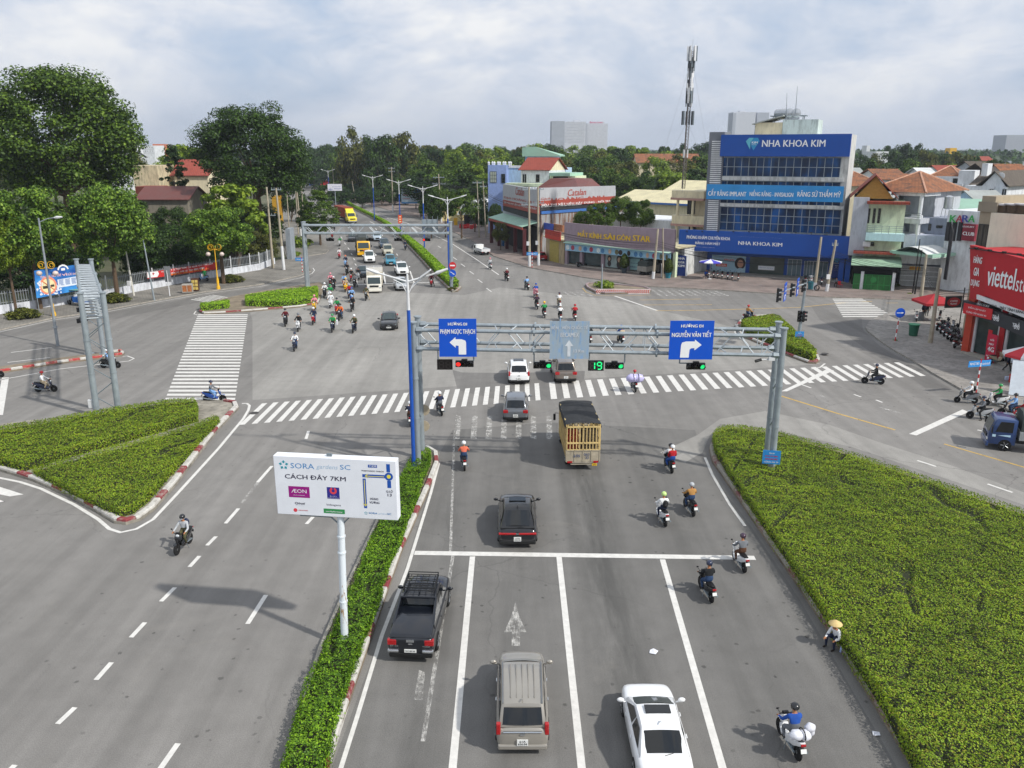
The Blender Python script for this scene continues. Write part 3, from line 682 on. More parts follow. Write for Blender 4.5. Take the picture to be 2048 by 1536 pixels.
# left gantry seen end on
a0,a1=gp(195,832),gp(238,829);zc=at(160,586,a0.y).z
b0,b1=gp(152,518,zc),gp(181.5,518,zc)
gantry('tall grey lattice gantry seen end on, rising from the left hedge island',a0,a1,b0,b1,zc,zc-.5,zc-1.9,.215,30,.10,web=.05)
for v,nm in((618,'upper'),(640,'lower')):signal(f'dark {nm} traffic signal hanging inside the left lattice gantry',166,v,(a0.y+b0.y)/2+3,'n',rz=R(75),group=None)
m=MB();m.cbox((0,0,0),(.42,.18,.65));o=m.build('switch_box',WHP,loc=at(185,805,a0.y)+Vector((-.1,0,-.1)),bevel=.02);tag(o,'white switch box on the lattice gantry leg','switch box')
# far gantry
f0=gp(614,577);f1=gp(902,574);YG=f0.y;f1=Vector((at(903,575,YG).x,YG,0));zt2=at(600,444,YG).z;y1_,y0_=at(700,451,YG).z,at(700,467,YG).z
gantry('grey gantry across the far oncoming lanes, seen from behind',f0,f0+Vector((0,.9,0)),f1,f1+Vector((0,.9,0)),zt2,y1_,y0_,.22,14,.13)
zz0=z0;z0=y0_
for u,lt,lb in((615,'n','unlit traffic signal back under the far gantry by the conical tree'),(675,'n','unlit traffic signal under the far gantry before the yellow truck'),(795,'n','unlit traffic signal under the far gantry over the middle lane'),(855,'r','red traffic signal under the far gantry by the sign backs')):
 u={615:672,675:738,795:794,855:851}[u]
 signal(lb,u-12 if u==672 else u+2,479.5 if u!=851 else 479.5,YG-.1,lt,hang=-.5,group=None)
z0=zz0
a,b=at(843,439,YG+.5),at(875,464,YG+.5);t=thing('direction_sign','grey back of a panelled sign on the far gantry','road sign',((a.x+b.x)/2,YG+1.2,(a.z+b.z)/2));m=MB()
for i in range(3):
 for j in range(3):m.cbox(((i-1)*(b.x-a.x)/3,0,(j-1)*(a.z-b.z)/3),((b.x-a.x)/3-.05,.05,(a.z-b.z)/3-.05))
m.build('panel',mat('sign_grey_back','#8d979d',.6,.2,var=.15),t);m=MB()
for x in(-.5,-.17,.17,.5):m.cbox((x*(b.x-a.x),-.06,-.3),(.07,.07,a.z-b.z+1.4))
m.build('bracket',GALD,t)
def disc_sign(name,label,c,r,mt,glyph,cat='road sign',rz=0.0):
 t=thing(name,label,cat,c,rz);m=MB();m.lathe([(r,.02),(r,0)],1,(0,0,0),24);m.build('disc',mt,t);m=MB()
 if glyph=='bar':m.cbox((0,-.006,0),(r*1.35,.008,r*.36))
 else:
  a={'R':0,'D':R(-35)}[glyph];ca,sa=math.cos(a),math.sin(a)
  m.face([(x*ca*r-z*sa*r,-.008,x*sa*r+z*ca*r)for x,z in[(-.72,-.07),(.25,-.07),(.25,-.2),(.75,0),(.25,.2),(.25,.07),(-.72,.07)]])
 m.build('symbol',LETW,t);return t
disc_sign('no_entry_sign','round red no entry sign on the far median tip',at(905,531,YG-.6),.5,RED,'bar');disc_sign('keep_right_sign','round blue sign with a slanted white arrow below the no entry sign',at(905,546.5,YG-.6),.5,BLUE,'D')
m=MB();q=at(905,575,YG-.5);m.tube([(q.x,YG-.5,0),(q.x,YG-.5,at(905,524,YG).z)],.05,8);o=m.build('sign_post',GALV);tag(o,'thin grey post carrying the no entry sign','sign post')
# -- blue and white street lamps along the medians
def lamp(label,base,h,split,half,rise,tall=.8,rz=0.0,group='blue and white twin arm street lamps'):
 t=thing('street_lamp',label,'street lamp',base,rz,group)
 m=MB();m.tube([(0,0,0),(0,0,split)],[.125,.105],10);m.lathe([(.22,0),(.2,.25),(.14,.4)],2,(0,0,0),10);m.build('pole',BLP,t,smooth=40)
 m=MB();m.tube([(0,0,split),(0,0,h)],[.1,.06],10);m.build('pole_top',WHP,t,smooth=40);j=h-tall
 for s in(-1,1):
  m=MB();m.tube([(0,0,j-.75),(s*.35,0,j-.1),(s*.8,0,j+.12)],.035,6);m.tube([(0,0,j),(s*half*.72,0,j+rise*.68)],[.06,.045],8);m.build('arm',WHP,t,smooth=40)
  m=MB();m.tube([(s*half*.68,0,j+rise*.64),(s*half*.74,0,j+rise*.70),(s*half,0,j+rise)],[.05,.11,.06],8);m.M=Matrix.Identity(4);m.build('lamp_head',WHP,t,smooth=40)
 return t
b=gp(828,941);h=at(810,548,b.y).z;l0=lamp('tall blue street lamp with white twin arms on the near median',b,h,at(818,620,b.y).z,2.35,.75,.45)
m=MB();m.M=Matrix.Translation((.9,0,h-.1))@Matrix.Rotation(R(-35),4,'Y');m.tube([(-1.0,0,-.2),(0,0,0)],.04,6);m.cbox((.2,0,.02),(.75,.5,.06));m.build('solar_panel',WHP,l0)
for i,(u0,v0,u1,v1)in enumerate([(893,394,898,556),(845,373,849,500),(796,361,801,464),(745,352,749,441),(655,340,659,397)]):
 b=gp(u1,v1);h=at(u0,v0,b.y).z;D=b.y
 lamp(['blue street lamp with white twin arms beside the far gantry','blue street lamp behind the grey sign backs','blue street lamp carrying an orange banner on the far median','blue street lamp by the far frame sign','farthest blue street lamp behind the conical tree'][i],b,h,h*.74,2.9,.8,.5)
def banner(label,u0,v0,u1,v1,D):
 a,b=at(u0,v0,D),at(u1,v1,D);m=MB();m.cbox((0,0,0),(b.x-a.x,.05,a.z-b.z));o=m.build('banner',mat('banner_orange','#e0562c',.6,var=.08),loc=((a.x+b.x)/2,D,(a.z+b.z)/2));tag(o,label,'banner');m=MB()
 for k in range(3):m.cbox((0,-.035,(.28-.28*k)*(a.z-b.z)),((b.x-a.x)*.5,.01,(a.z-b.z)*.13))
 m.build('lettering',mat('letter_cream','#f0d8b0',.6,var=0),o)
banner('orange vertical banner on the third far street lamp',796,430,804.5,447,gp(801,464).y-.3);banner('orange vertical banner far off beside the container truck',653.5,384.5,660,400,gp(659,397).y-1)
# -- other lamps and poles on the left
b=gp(116,692);h=at(77,436,b.y).z;t=thing('street_lamp','plain grey single arm street lamp on the left median','street lamp',b);m=MB();m.tube([(0,0,0),(0,0,h)],[.15,.08],10);m.lathe([(.25,0),(.25,.08)],2,(0,0,1.9),10);m.build('pole',mat('pole_grey','#8f969c',.5,.3),t,smooth=40)
m=MB();m.tube([(0,0,h-.4),(.9,0,h-.05),(1.7,0,h+.05)],.045,7);m.build('arm',GALV,t,smooth=40);m=MB();m.tube([(1.5,0,h+.03),(1.8,0,h+.06),(2.3,0,h+.1)],[.06,.14,.07],8);m.build('lamp_head',WHP,t,smooth=40)
def ornate(label,u,v,vt):
 b=gp(u,v);h=at(u,vt,b.y).z;t=thing('park_lamp',label,'ornamental lamp',b,0,'yellow ornamental lamps');m=MB();m.lathe([(.28,.1),(.26,.5),(.16,.7),(.18,1.5),(.11,1.7),(.07,3),(.06,h)],2,(0,0,0),10);m.build('post',YEL,t,smooth=40)
 for s in(-1,1):
  m=MB()
  for r,cx in((.42,.55),(.22,.62)):m.tube([(s*(cx+r*math.cos(a)),0,h+.1+r*math.sin(a))for a in[R(x)for x in range(-90,250,30)]],.035,5)
  m.tube([(0,0,h-.2),(s*.6,0,h-.3)],.04,5);m.build('scroll',YEL,t)
  m=MB();m.sph((s*.95,0,h-.85),(.33,.33,.3),10,6);m.build('globe',mat('lamp_globe','#c8b8b0',.35,var=.1),t,smooth=True)
ornate('yellow ornamental lamp with scrolls on the pavement by the red banner',437,580,496);ornate('yellow ornamental lamp with scrolls in front of the blue notice board',108,634,532)
CP=mat('concrete_pole','#a39a88',.85,var=.18,vs=1.2,dirt=.3)
def pole(label,u,v,ut,vt,arms=(),r=.16,mt=None,white=0.0,box=False,name='utility_pole',group='concrete utility poles'):
 b=gp(u,v);top=at(ut,vt,b.y);t=thing(name,label,'utility pole',b,0,group);m=MB();d=Vector((top.x-b.x,0,top.z));m.tube([(0,0,0),d],[r*1.25,r*.75],9);m.build('shaft',mt or CP,t,smooth=40)
 if white:m=MB();m.tube([(0,0,.02),d*white],[r*1.3,r*1.26],9);m.build('painted_foot',WHP,t,smooth=40)
 for k,L in arms:
  q=d*k;m=MB();m.cbox(q,(L,.14,.14))
  for x in(-.45,-.2,.2,.45):m.tube([q+Vector((x*L,0,.06)),q+Vector((x*L,0,.34))],.05,6)
  m.build('crossarm',GALV,t)
 if box:m=MB();m.cbox(d*.3+Vector((-.25,-.22,0)),(.45,.3,.65));m.build('junction_box',WHP,t,bevel=.02)
 return b,d
POLES={}
for k,a in dict(a=('concrete pole at the end of the white wall',546,538,533,374,[(.66,2.2)]),b=('white footed pole beside the twin one at the end of the white wall',568,541,552,376,[(.98,1.6)]),
     c=('concrete pole in front of the tile store, left of a pair',1059,534,1058,374,[(.97,2),(.78,2.6)]),d=('concrete pole in front of the tile store, right of a pair',1077,532,1076,374,[(.97,2),(.8,2)]),
     e=('thin concrete pole left of a pair far along the right pavement',958.5,476,954,361,[(.96,2)]),f=('thin concrete pole right of a pair far along the right pavement',972,475,966,362,[(.9,1.5)]),
     g=('concrete pole with two crossarms by the street stalls',883,446,877,348,[(.93,3),(.8,3.6)]),h=('concrete pole tangled in cables before the dental clinic',1629,582,1642.5,474,[]),
     i=('concrete pole with a meter box before the dental clinic',1653,584,1672,480,[(.9,.8)]),j=('concrete pole before the optician shop',1306,559,1316,458,[]),k=('thin concrete pole beside the optician truck',1326,558,1326,456,[]),
     l=('rectangular concrete pole behind the red parasol',1841,600,1853,509,[]),m=('leaning concrete pole beside the green bin',1860,688,1881,537,[]),n=('grey pole far left beyond the side street',597,470,590,368,[]),o=('white footed pole by the conical tree',603,482,592,366,[(.97,3.4)]),
     p=('thin pole behind the conical tree',608,450,601,345,[]),q=('pole by the yellow hut',578,455,572,362,[]),r=('far pole in front of the tall trees',786,424,783,334,[(.97,2),(.9,2)]),s=('far pole beside the purple sign',670,402,665,335,[]),t=('far pole beside the frame sign',712,408,704,362,[])).items():
 POLES[k]=pole(a[0],*a[1:],white=.3 if k in 'bo' else .16 if k in 'cdghijgr' else 0,box=k in 'cdi',r=.13 if k in 'efkqpnst' else .19)
pole('slim black lamp pole by the white gate',1825,588,1840,478,[],.08,BLK,group=None);pole('dark cable pole beside the slim lamp pole',1829,590,1844,500,[],.09,BLK,group=None)
pole('leaning white pole with a meter box behind the wall',268,593,252,503,[],.12,mat('pole_white','#c8c6be',.7,var=.1),box=True,group=None);pole('slim grey pole leaning over the pavement',309,602,286,478,[],.1,GALV,group=None)
b,d=pole('slim white board post with a blank grey back',340,594,333,541,[],.06,WHP,name='sign_post',group=None);m=MB();m.cbox(Vector(b)+d*.86+Vector((.0,.15,0)),(.85,.05,2.1));o=m.build('notice_sign',mat('board_grey','#7c7f82',.7));tag(o,'grey back of an upright board before the red banner','sign')
b,d=pole('slim grey steel post standing on the small barrier island',1203,583,1205,528,[],.1,GALV,name='steel_post',group=None)
b,d=pole('short white marker post behind the optician truck',1323,556,1323,527,[],.07,WHP,name='marker_post',group=None)
# cables: each span hangs between two real poles
CAB=mat('cable_black','#101113',.6,var=0)
def cable(label,a,b,n=4,sag=.9,spread=.18,r=.022):
 m=MB();rr=random.Random(str(a))
 for i in range(n):
  o=Vector((0,rr.uniform(-.1,.1),-i*spread+rr.uniform(-.08,.08)));s=sag*rr.uniform(.8,1.3)
  m.tube([Vector(a).lerp(Vector(b),k/10)+o-Vector((0,0,s*4*(k/10)*(1-k/10)))for k in range(11)],r,4)
 tag(m.build('power_line',CAB),label,'power line','cable spans between the poles')
def top(k,f=.9):b,d=POLES[k];return b+d*f
cable('cable bundle sagging across the optician sign',top('d',.5),top('j',.72),5,.5);cable('cable bundle between the optician and the clinic',top('j',.75),top('h',.6),5,1.0);cable('short cable bundle between the two clinic poles',top('h',.7),top('i',.75),6,.5)
cable('cable bundle crossing the green gate house',top('i',.78),top('l',.75),6,.6);cable('cable bundle from the leaning pole to the phone shop',top('m',.7),at(2048,560,78),4,.4);cable('cable bundle between the two poles by the parasol',top('l',.7),top('m',.72),4,.3)
cable('cables between the pole pairs before the tile store',top('f',.85),top('c',.8),4,.8,.35,.03);cable('cables over the street stalls',top('g',.9),top('e',.9),4,.9,.35,.035);cable('cables along the far left pavement',top('a',.95),top('o',.95),3,.9,.4,.03);cable('far cables before the tall trees',top('r',.95),top('g',.93),3,1.2,.5,.04)
m=MB()
for i in range(7):
 a=R(i*50);m.tube([(.34*math.cos(t_+a*.1),.05*i-.15,.34*math.sin(t_+a*.1))for t_ in[R(x)for x in range(0,361,30)]],.035,5)
o=m.build('cable_coil',CAB,loc=gp(1631,582)+Vector((0,-.35,.5)));tag(o,'coil of black cable leaning on the clinic pole','cable coil')
# -- striped sign posts
def striped(m,p,h,r=.055,n=9):
 for i in range(n):m.tube([p+Vector((0,0,h*i/n)),p+Vector((0,0,h*(i+1)/n))],r,8,i%2)
def street_name(label,u,v,vt,W,rz,lines,base_z=.13):
 b=gp(u,v,base_z);h=at(u,vt,b.y).z-base_z;t=thing('street_name_sign',label,'street sign',b,rz);m=MB();striped(m,Vector((0,0,0)),h);m.build('post',[RED,LETW],t,smooth=40)
 for i,(s,x0,x1)in enumerate(lines):
  m=MB();m.box(x0,-.02,h-.62,x1,.02,h-.12);o=m.build('name_plate',LB,t);m=MB();put_text(m,s,(x0+x1)/2,h-.37,(x1-x0)*.8,.26,-.03,.02);m.build('lettering',LETW,o)
street_name('street name sign on a red and white post at the phone shop corner',1952,786,718,1,R(14),[('PHẠM NGỌC THẠCH',-1.15,-.06),('NGUYỄN VĂN TIẾT',.06,.95)]);street_name('street name sign on a red and white post at the left corner',605,545,514,1,0,[('ĐƯỜNG PHẠM',-1.0,-.05),('30/4',.05,.5)],.05);street_name('street name sign on a red and white post before the tile store',1064,535,503,1,0,[('THÍCH QUẢNG',-.9,.95)])
def oneway(label,u,v,uc,vc,r):
 b=gp(u,v,.13);c=at(uc,vc,b.y);m=MB();top_=c-b;n=7
 for i in range(n):m.tube([top_*(i/n),top_*((i+1)/n)],.06,8,i%2)
 t=disc_sign('arrow_sign',label,c+Vector((0,-.08,0)),r,BLUE,'R');o=m.build('post',[RED,LETW],t,smooth=40,loc=b-c-Vector((0,-.08,0)))
oneway('round blue sign with a white arrow on a striped post, right corner',1790,682,1800,625.5,.5)
# pole with signals on the right hedge wedge
b=gp(1595,690);h=at(1610,559,b.y).z;t=thing('signal_pole','grey signal pole with a long arm standing in the wedge hedge','signal pole',b);m=MB();m.tube([(0,0,0),(.25,0,h)],[.19,.12],12);m.build('pole',GALV,t,smooth=40)
tip=gp(1552,594,h-.7)-b;m=MB();m.tube([(.2,0,h-.4),tip+Vector((0,0,.3))],[.08,.05],8);m.build('arm',GALV,t,smooth=40)
an=math.atan2(tip.y,tip.x)+R(90);ex=b+Vector((.2,0,0));ddir=Vector((tip.x,tip.y,0))
for k,nm in((.06,'nearest the pole'),(.5,'in the middle'),(.98,'at the tip')):
 signal('black signal head on the arm, '+nm,0,0,0,'n',vert=True,rz=R(70),loc=ex+ddir*k+Vector((0,0,h-.55)),small=1.15,group=None)
for k,tx,nm in((.3,'HƯỚNG ĐI','nearer the pole'),(.76,'HƯỚNG ĐI','nearer the tip')):
 q=ex+ddir*k+Vector((0,0,h-.45));t=thing('direction_sign','blue sign panel on the signal arm seen edge on, '+nm,'road sign',q,R(64));m=MB();m.cbox((0,0,0),(1.3,.05,1.7));m.build('panel',BLUE,t);m=MB();put_text(m,tx,0,.5,.9,.2,-.03);put_text(m,'ĐI THẲNG',0,.1,1.1,.28,-.03);m.face([(-.3,-.03,-.7),(.0,-.03,-.7),(.0,-.03,-.4),(.3,-.03,-.4),(.3,-.03,-.25),(-.3,-.03,-.25)]);m.build('lettering',LETW,t)
for x,rz,nm in((-.22,R(0),'left'),(.28,R(75),'right')):signal(f'signal head low on the wedge hedge pole, {nm} one',0,0,0,'r' if x>0 else 'n',vert=True,rz=rz,loc=b+Vector((.1+x,-.2,at(1598,632,b.y).z)),group=None)
plate('notice_sign','small light blue notice plate on the wedge hedge pole',1591,663,1607,678,b.y-.3,[('THÔNG BÁO',0,.28,.4,.12,'letter_white'),('KHU VỰC',0,.02,.7,.15,'letter_red'),('CAMERA',0,-.2,.6,.15,'letter_red')],LB)
# -- billboard on the near median
b=gp(690,1293);fr=Fr(at(545,914,b.y+.25).xy,at(789,920,b.y-.35).xy);t=thing('billboard','white shopping centre billboard on a rusty white pole, CACH DAY 7KM','billboard',fr.w(0,0),fr.rz)
x0,zt_=fr.p(546,914);x1,_=fr.p(791,921);zb=fr.p(672,1034)[1];zt_=fr.p(668,917)[1];BW=x1-x0;BH=zt_-zb
BB=mat('billboard_white','#dfe3ea',.4,var=.04,vs=1.2);m=MB();m.box(x0,0,zb,x1,.42,zt_);m.build('board',BB,t,bevel=.015)
m=MB();q=fr.p(690,1293);pl=Vector(((x0+x1)/2+.1,.21,0));rust=N('rusty_white');pp=rust.obj();rf=rust.math('ADD',rust.noise(rust.scale(pp,(3,3,.8)),2,6,.7),rust.math('MULTIPLY',rust.n('ShaderNodeSeparateXYZ',{0:pp}).outputs[2],-.02));rust=rust.out(rust.bsdf(rust.mix(rust.ramp(rf,[(.52,0.0),(.6,1.0)]),(*lin('#d2dae0'),1),rust.ramp(rust.noise(pp,12,4),[(.3,lin('#6a4526')),(.7,lin('#b08a58'))])),.55))
lb=b-fr.w(0,0);lx,ly=lb.dot(fr.d),lb.dot(fr.n);tx=fr.p(678,1036)[0];m.tube([(lx,ly,0),(tx,.2,zb)],[.15,.135],12)
for f in(.35,.72,.84):c_=Vector((lx,ly,0)).lerp(Vector((tx,.2,zb)),f);m.tube([c_,c_+Vector((0,0,.06))],.165,12)
m.build('pole',rust,t,smooth=40);m=MB();m.cbox((x0+.45*BW,.21,zt_+.06),(.2,.08,.1));m.tube([(tx,.2,zb-.45),(tx-.5,.2,zb)],.03,6);m.tube([(tx,.2,zb-.45),(tx+.4,.2,zb)],.03,6);m.cbox((tx-1.0,.3,zb-.06),(1.2,.3,.1));m.build('bracket',GALD,t)
def px(X,Y):return fr.p(520+X*.166,880+Y*.166)
def T(mm,s,X0,Y0,X1,Y1,bold=.01,shear=0.0):
 a,b_=px(X0,Y0),px(X1,Y1);put_text(mm,s,(a[0]+b_[0])/2,(a[1]+b_[1])/2,b_[0]-a[0],a[1]-b_[1],-.004,bold,shear=shear)
def Rct(mm,X0,Y0,X1,Y1,y=-.003):
 a,b_=px(X0,Y0),px(X1,Y1);mm.face([(a[0],y,b_[1]),(b_[0],y,b_[1]),(b_[0],y,a[1]),(a[0],y,a[1])])
def flower(mm,X,Y,r):
 c_=px(X,Y);k=r*.166*BW/246
 for i in range(5):
  a=R(90+72*i);d_=Vector((math.cos(a),math.sin(a)));n_=Vector((-d_.y,d_.x));q=[d_*k*.32,d_*k*.62+n_*k*.3,d_*k*1.0,d_*k*.62-n_*k*.3];mm.face([(c_[0]+v.x,-.004,c_[1]+v.y)for v in q][::1])
  a+=R(36);d_=Vector((math.cos(a),math.sin(a)));mm.face([(c_[0]+d_.x*k*.75+.02*k*x,-.004,c_[1]+d_.y*k*.75+z*.02*k)for x,z in((-3,0),(0,-3),(3,0),(0,3))])
g1=MB();T(g1,'SORA',365,275,655,352,-.004);T(g1,'SC',962,298,1090,362,-.002);T(g1,'SORA',1310,868,1415,893);T(g1,'SC',1535,880,1582,903);g1.build('lettering',mat('sora_blue','#3f86c0',.5,var=0),t,label='blue shop name letters')
g2=MB();T(g2,'gardens',675,292,940,372,-.012,.25);T(g2,'gardens',1425,876,1528,905,-.01,.25);g2.build('lettering',mat('sora_pale','#a9c2d8',.5,var=0),t,label='pale slanted word')
g3=MB();flower(g3,285,300,62);flower(g3,1277,880,22);g3.build('emblem',mat('sora_teal','#1d93a6',.5,var=0),t)
g4=MB();T(g4,'CÁCH ĐÂY 7KM',297,395,1035,498,.012);T(g4,'PHẠM NGỌC THẠCH',1225,360,1490,392,.02);T(g4,'Q.LỘ',1520,598,1600,640,.015);T(g4,'13',1538,645,1588,680,.015);T(g4,'HÙNG',1328,688,1425,725,.015);T(g4,'VƯƠNG',1320,733,1440,770,.015);T(g4,'Qöusï',420,745,545,782,.02);T(g4,'NHÀ ĂN NGON',425,788,545,796);T(g4,'kidzegena',803,765,975,805,.0);g4.build('lettering',mat('ink_dark','#2a2540',.5,var=0),t,label='dark line of words')
g5=MB();Rct(g5,340,553,603,700);g5.build('logo_panel',mat('logo_magenta','#93117c',.5,var=0),t);g6=MB();Rct(g6,803,566,962,713);g6.build('logo_panel',mat('logo_navy','#2b2a86',.5,var=0),t);g7=MB();Rct(g7,766,824,1024,893);g7.build('logo_panel',mat('logo_green','#2e8a4c',.5,var=0),t)
g8=MB();T(g8,'ÆON',375,588,562,642,-.005);T(g8,'AEON VIETNAM',400,658,540,672,.02);T(g8,'ヨーナン',842,667,925,690,.0);T(g8,'KOHNAN JAPAN',818,693,950,706,.02);T(g8,'mollyfantasy',795,850,995,880,.02);T(g8,'7 KM',1315,302,1398,330,.02)
g8b=MB();Rct(g8b,1300,296,1410,336);Rct(g8b,1520,290,1568,390);Rct(g8b,1532,490,1582,580);Rct(g8b,1232,410,1520,462);Rct(g8b,1236,463,1292,822)
c_=px(1552,442);rr=50*.166*BW/246;g8b.face([(c_[0]+rr*math.cos(R(a)),-.0035,c_[1]+rr*math.sin(R(a)))for a in range(0,360,15)]);g8b.build('route_map',mat('map_blue','#1450a8',.5,var=0),t)
c_=px(882,612);rr=44*.166*BW/246;g9=MB()
for i in range(20):
 a,a2=R(110+i*16),R(126+i*16);g9.face([(c_[0]+q*rr*math.cos(w_),-.0045,c_[1]+q*rr*math.sin(w_))for q,w_ in((.45,a),(1,a),(1,a2),(.45,a2))])
c_=px(428,843);g9.face([(c_[0]+.55*rr*math.cos(R(a)),-.0045,c_[1]+.55*rr*math.sin(R(a)))for a in range(0,360,24)]);T(g9,'MAISON KICHÉ',465,836,575,855);g9.build('emblem',mat('logo_red','#d8404c',.5,var=0),t,label='red ring emblem')
c_=px(1552,442);rr=24*.166*BW/246;g8y=MB();g8y.face([(c_[0]+rr*math.cos(R(a)),-.005,c_[1]+rr*math.sin(R(a)))for a in range(0,360,20)])
a_,b_=px(1262,433),px(1495,433);zc_=a_[1];g8y.face([(a_[0],-.005,zc_-.012),(b_[0],-.005,zc_-.012),(b_[0],-.005,zc_+.012),(a_[0],-.005,zc_+.012)]);g8y.face([(a_[0],-.005,zc_),(a_[0]+.1,-.005,zc_-.08),(a_[0]+.14,-.005,zc_-.08),(a_[0]+.04,-.005,zc_),(a_[0]+.14,-.005,zc_+.08),(a_[0]+.1,-.005,zc_+.08)])
a_,b_=px(1262,480),px(1272,800);xc=b_[0];g8y.face([(xc-.012,-.005,b_[1]),(xc+.012,-.005,b_[1]),(xc+.012,-.005,a_[1]),(xc-.012,-.005,a_[1])]);g8y.face([(xc,-.005,b_[1]),(xc+.08,-.005,b_[1]+.1),(xc+.08,-.005,b_[1]+.14),(xc,-.005,b_[1]+.04),(xc-.08,-.005,b_[1]+.14),(xc-.08,-.005,b_[1]+.1)]);g8y.build('map_marker',mat('map_yellow','#e6d84a',.5,var=0),t);g8.build('lettering',LETW,t)
# -- left wall, fence, boards on it
WALLP=G2([(-160,656),(-60,640),(0,630),(122,612),(216,596),(381,564),(520,541),(549,529)])
WPT=mat('whitewash','#cfd3da',.85,var=.1,vs=.6,dirt=.55)
m=MB()
for a,b in zip(WALLP,WALLP[1:]):
 d=(b-a).normalized();n=Vector((-d.y,d.x))*.13;m.prism([tuple(a-n),tuple(b-n),tuple(b+n),tuple(a+n)],.0,1.15)
o=m.build('boundary_wall',WPT);tag(o,'low stained white boundary wall along the left pavement','wall')
t=thing('fence','grey picket fence standing on the low white wall','fence');m=MB();m2=MB()
for a,b in zip(WALLP,WALLP[1:]):
 L=(b-a).length;d=(b-a)/L;k=int(L/.3)
 for i in range(k):p=a.lerp(b,i/k);m.box(p.x-.035,p.y-.035,1.15,p.x+.035,p.y+.035,2.75)
 for z in(1.4,2.5):m.tube([V3(a,z),V3(b,z)],.04,4)
 for i in range(int(L/4)+1):p=a+d*4*i;m2.tube([V3(p,1.1),V3(p,3.0)],.09,6)
m.build('pickets',mat('fence_grey','#8b9094',.6,.2,var=.15),t);m2.build('fence_post',WHP,t)
def board(name,label,TL,TR,BL,BR,off=-.3,base=None,mt=None,cat='board',A=None,B=None,th=.06):
 fr=Fr(A,B);c=[fr.p(*q)for q in(TL,TR,BR,BL)];t=thing(name,label,cat,fr.w(0,off),fr.rz);m=MB()
 m.rings([[(x,0,z)for x,z in c],[(x,th,z)for x,z in c]]);m.build('panel',mt,t)
 return t,fr,c
fl=lambda u,v:gp(u,v).xy
bg=N('notice_blue');p=bg.obj();bg=bg.out(bg.bsdf(bg.ramp(bg.noise(p,.35,3),[(.35,lin('#0f4fa0')),(.6,lin('#3a8fd6')),(.75,lin('#62b0e4'))]),.5))
t,fr,c=board('notice_board','large blue no smoking notice board on legs in front of the left fence',(65,541),(156,528),(70,596),(156,580),-.35,mt=bg,cat='notice board',A=fl(60,626),B=fl(170,608))
def PX(X,Y):return fr.p(50+X*.0684,510+Y*.0684)
def ring_poly(X,Y,r,n=22):a=PX(X,Y);q=r*.0684*fr.L/110;return[(a[0]+q*math.cos(2*math.pi*i/n),a[1]+q*math.sin(2*math.pi*i/n))for i in range(n)]
m=MB();m.face([(x,-.012,z)for x,z in ring_poly(630,890,250)]);m.build('ban_ring',mat('ban_orange','#e08a6c',.6,var=0),t);m=MB();m.face([(x,-.018,z)for x,z in ring_poly(630,890,195)]);m.build('ban_field',mat('ban_cream','#e6d8a6',.6,var=.25,vs=2),t)
m=MB();a,b=PX(455,760),PX(800,1000);m.tube([(a[0],-.024,a[1]),(b[0],-.024,b[1])],.07,4);m.build('ban_bar',MATS['ban_orange'],t);m=MB();a,b=PX(480,990),PX(650,880);m.box(a[0],-.022,a[1],b[0],-.019,b[1]);a,b=PX(700,930),PX(800,850);m.box(a[0],-.022,a[1],b[0],-.019,b[1]);m.build('picture',mat('ink_brown','#3a3228',.6,var=.3,vs=8),t)
m=MB();a,b=PX(930,950),PX(1500,610);m.face([(a[0],-.012,a[1]),(b[0],-.012,a[1]+.05),(b[0],-.012,b[1]),(a[0],-.012,b[1]-.1)]);rr=random.Random(5)
for _ in range(46):X,Y=rr.choice([(rr.uniform(300,480),rr.uniform(760,1150)),(rr.uniform(850,1000),rr.uniform(850,1120)),(rr.uniform(350,950),rr.uniform(1080,1160))]);m.face([(x,-.010-.0005*_,z)for x,z in ring_poly(X,Y,rr.uniform(8,32),8)])
m.build('text_panel',mat('panel_white','#d4dce8',.6,var=.08),t);m=MB();a=PX(1060,400)
for r0,r1 in((.55,.75),):
 for i in range(8):q0,q1=R(10+20*i),R(30+20*i);m.face([(a[0]+k*math.cos(w_),-.012,a[1]-.2+k*math.sin(w_))for k,w_ in((r0,q0),(r1,q0),(r1,q1),(r0,q1))])
m.cbox((a[0],-.012,a[1]-.05),(.5,.004,.3));m.build('emblem',LETW,t);m=MB();a,b=PX(380,640),PX(1490,520)
for i,s in enumerate('TỈNH DƯƠNG CHUNG TAY VÌ SỨC KHỎE'.split()):k=(i+.5)/7;put_text(m,s,a[0]+(b[0]-a[0])*k,a[1]+(b[1]-a[1])*k,(b[0]-a[0])/8.2,.34,-.014,.03)
m.build('lettering',mat('letter_pink','#e2b8b8',.6,var=0),t);m=MB();a,b=PX(960,900),PX(1480,650)
for i in range(7):
 for j in range(3):x=a[0]+(b[0]-a[0])*j/3;z=b[1]+(a[1]-b[1])*(i+.5)/7;m.face([(x,-.016,z),(x+(b[0]-a[0])*rr.uniform(.18,.29),-.016,z),(x+(b[0]-a[0])*.25,-.016,z+.07),(x,-.016,z+.07)])
m.build('text_lines',mat('ink_blue','#6f86b4',.6,var=0),t);m=MB()
for X in(300,1520):a=PX(X,1130);m.tube([(a[0],.1,a[1]+1.5),(a[0],.1,.0)],.05,6)
m.build('leg',GALV,t)
t,fr,c=board('fence_banner','long red banner with a white end and a red cross tied on the fence',(292,545),(432,524),(293,557.5),(433,538),-.2,mt=mat('banner_red','#c22b28',.6,var=.08),cat='banner',A=fl(292,583),B=fl(432,556),th=.02)
def PY(X,Y):return fr.p(290+X*.078,500+Y*.078)
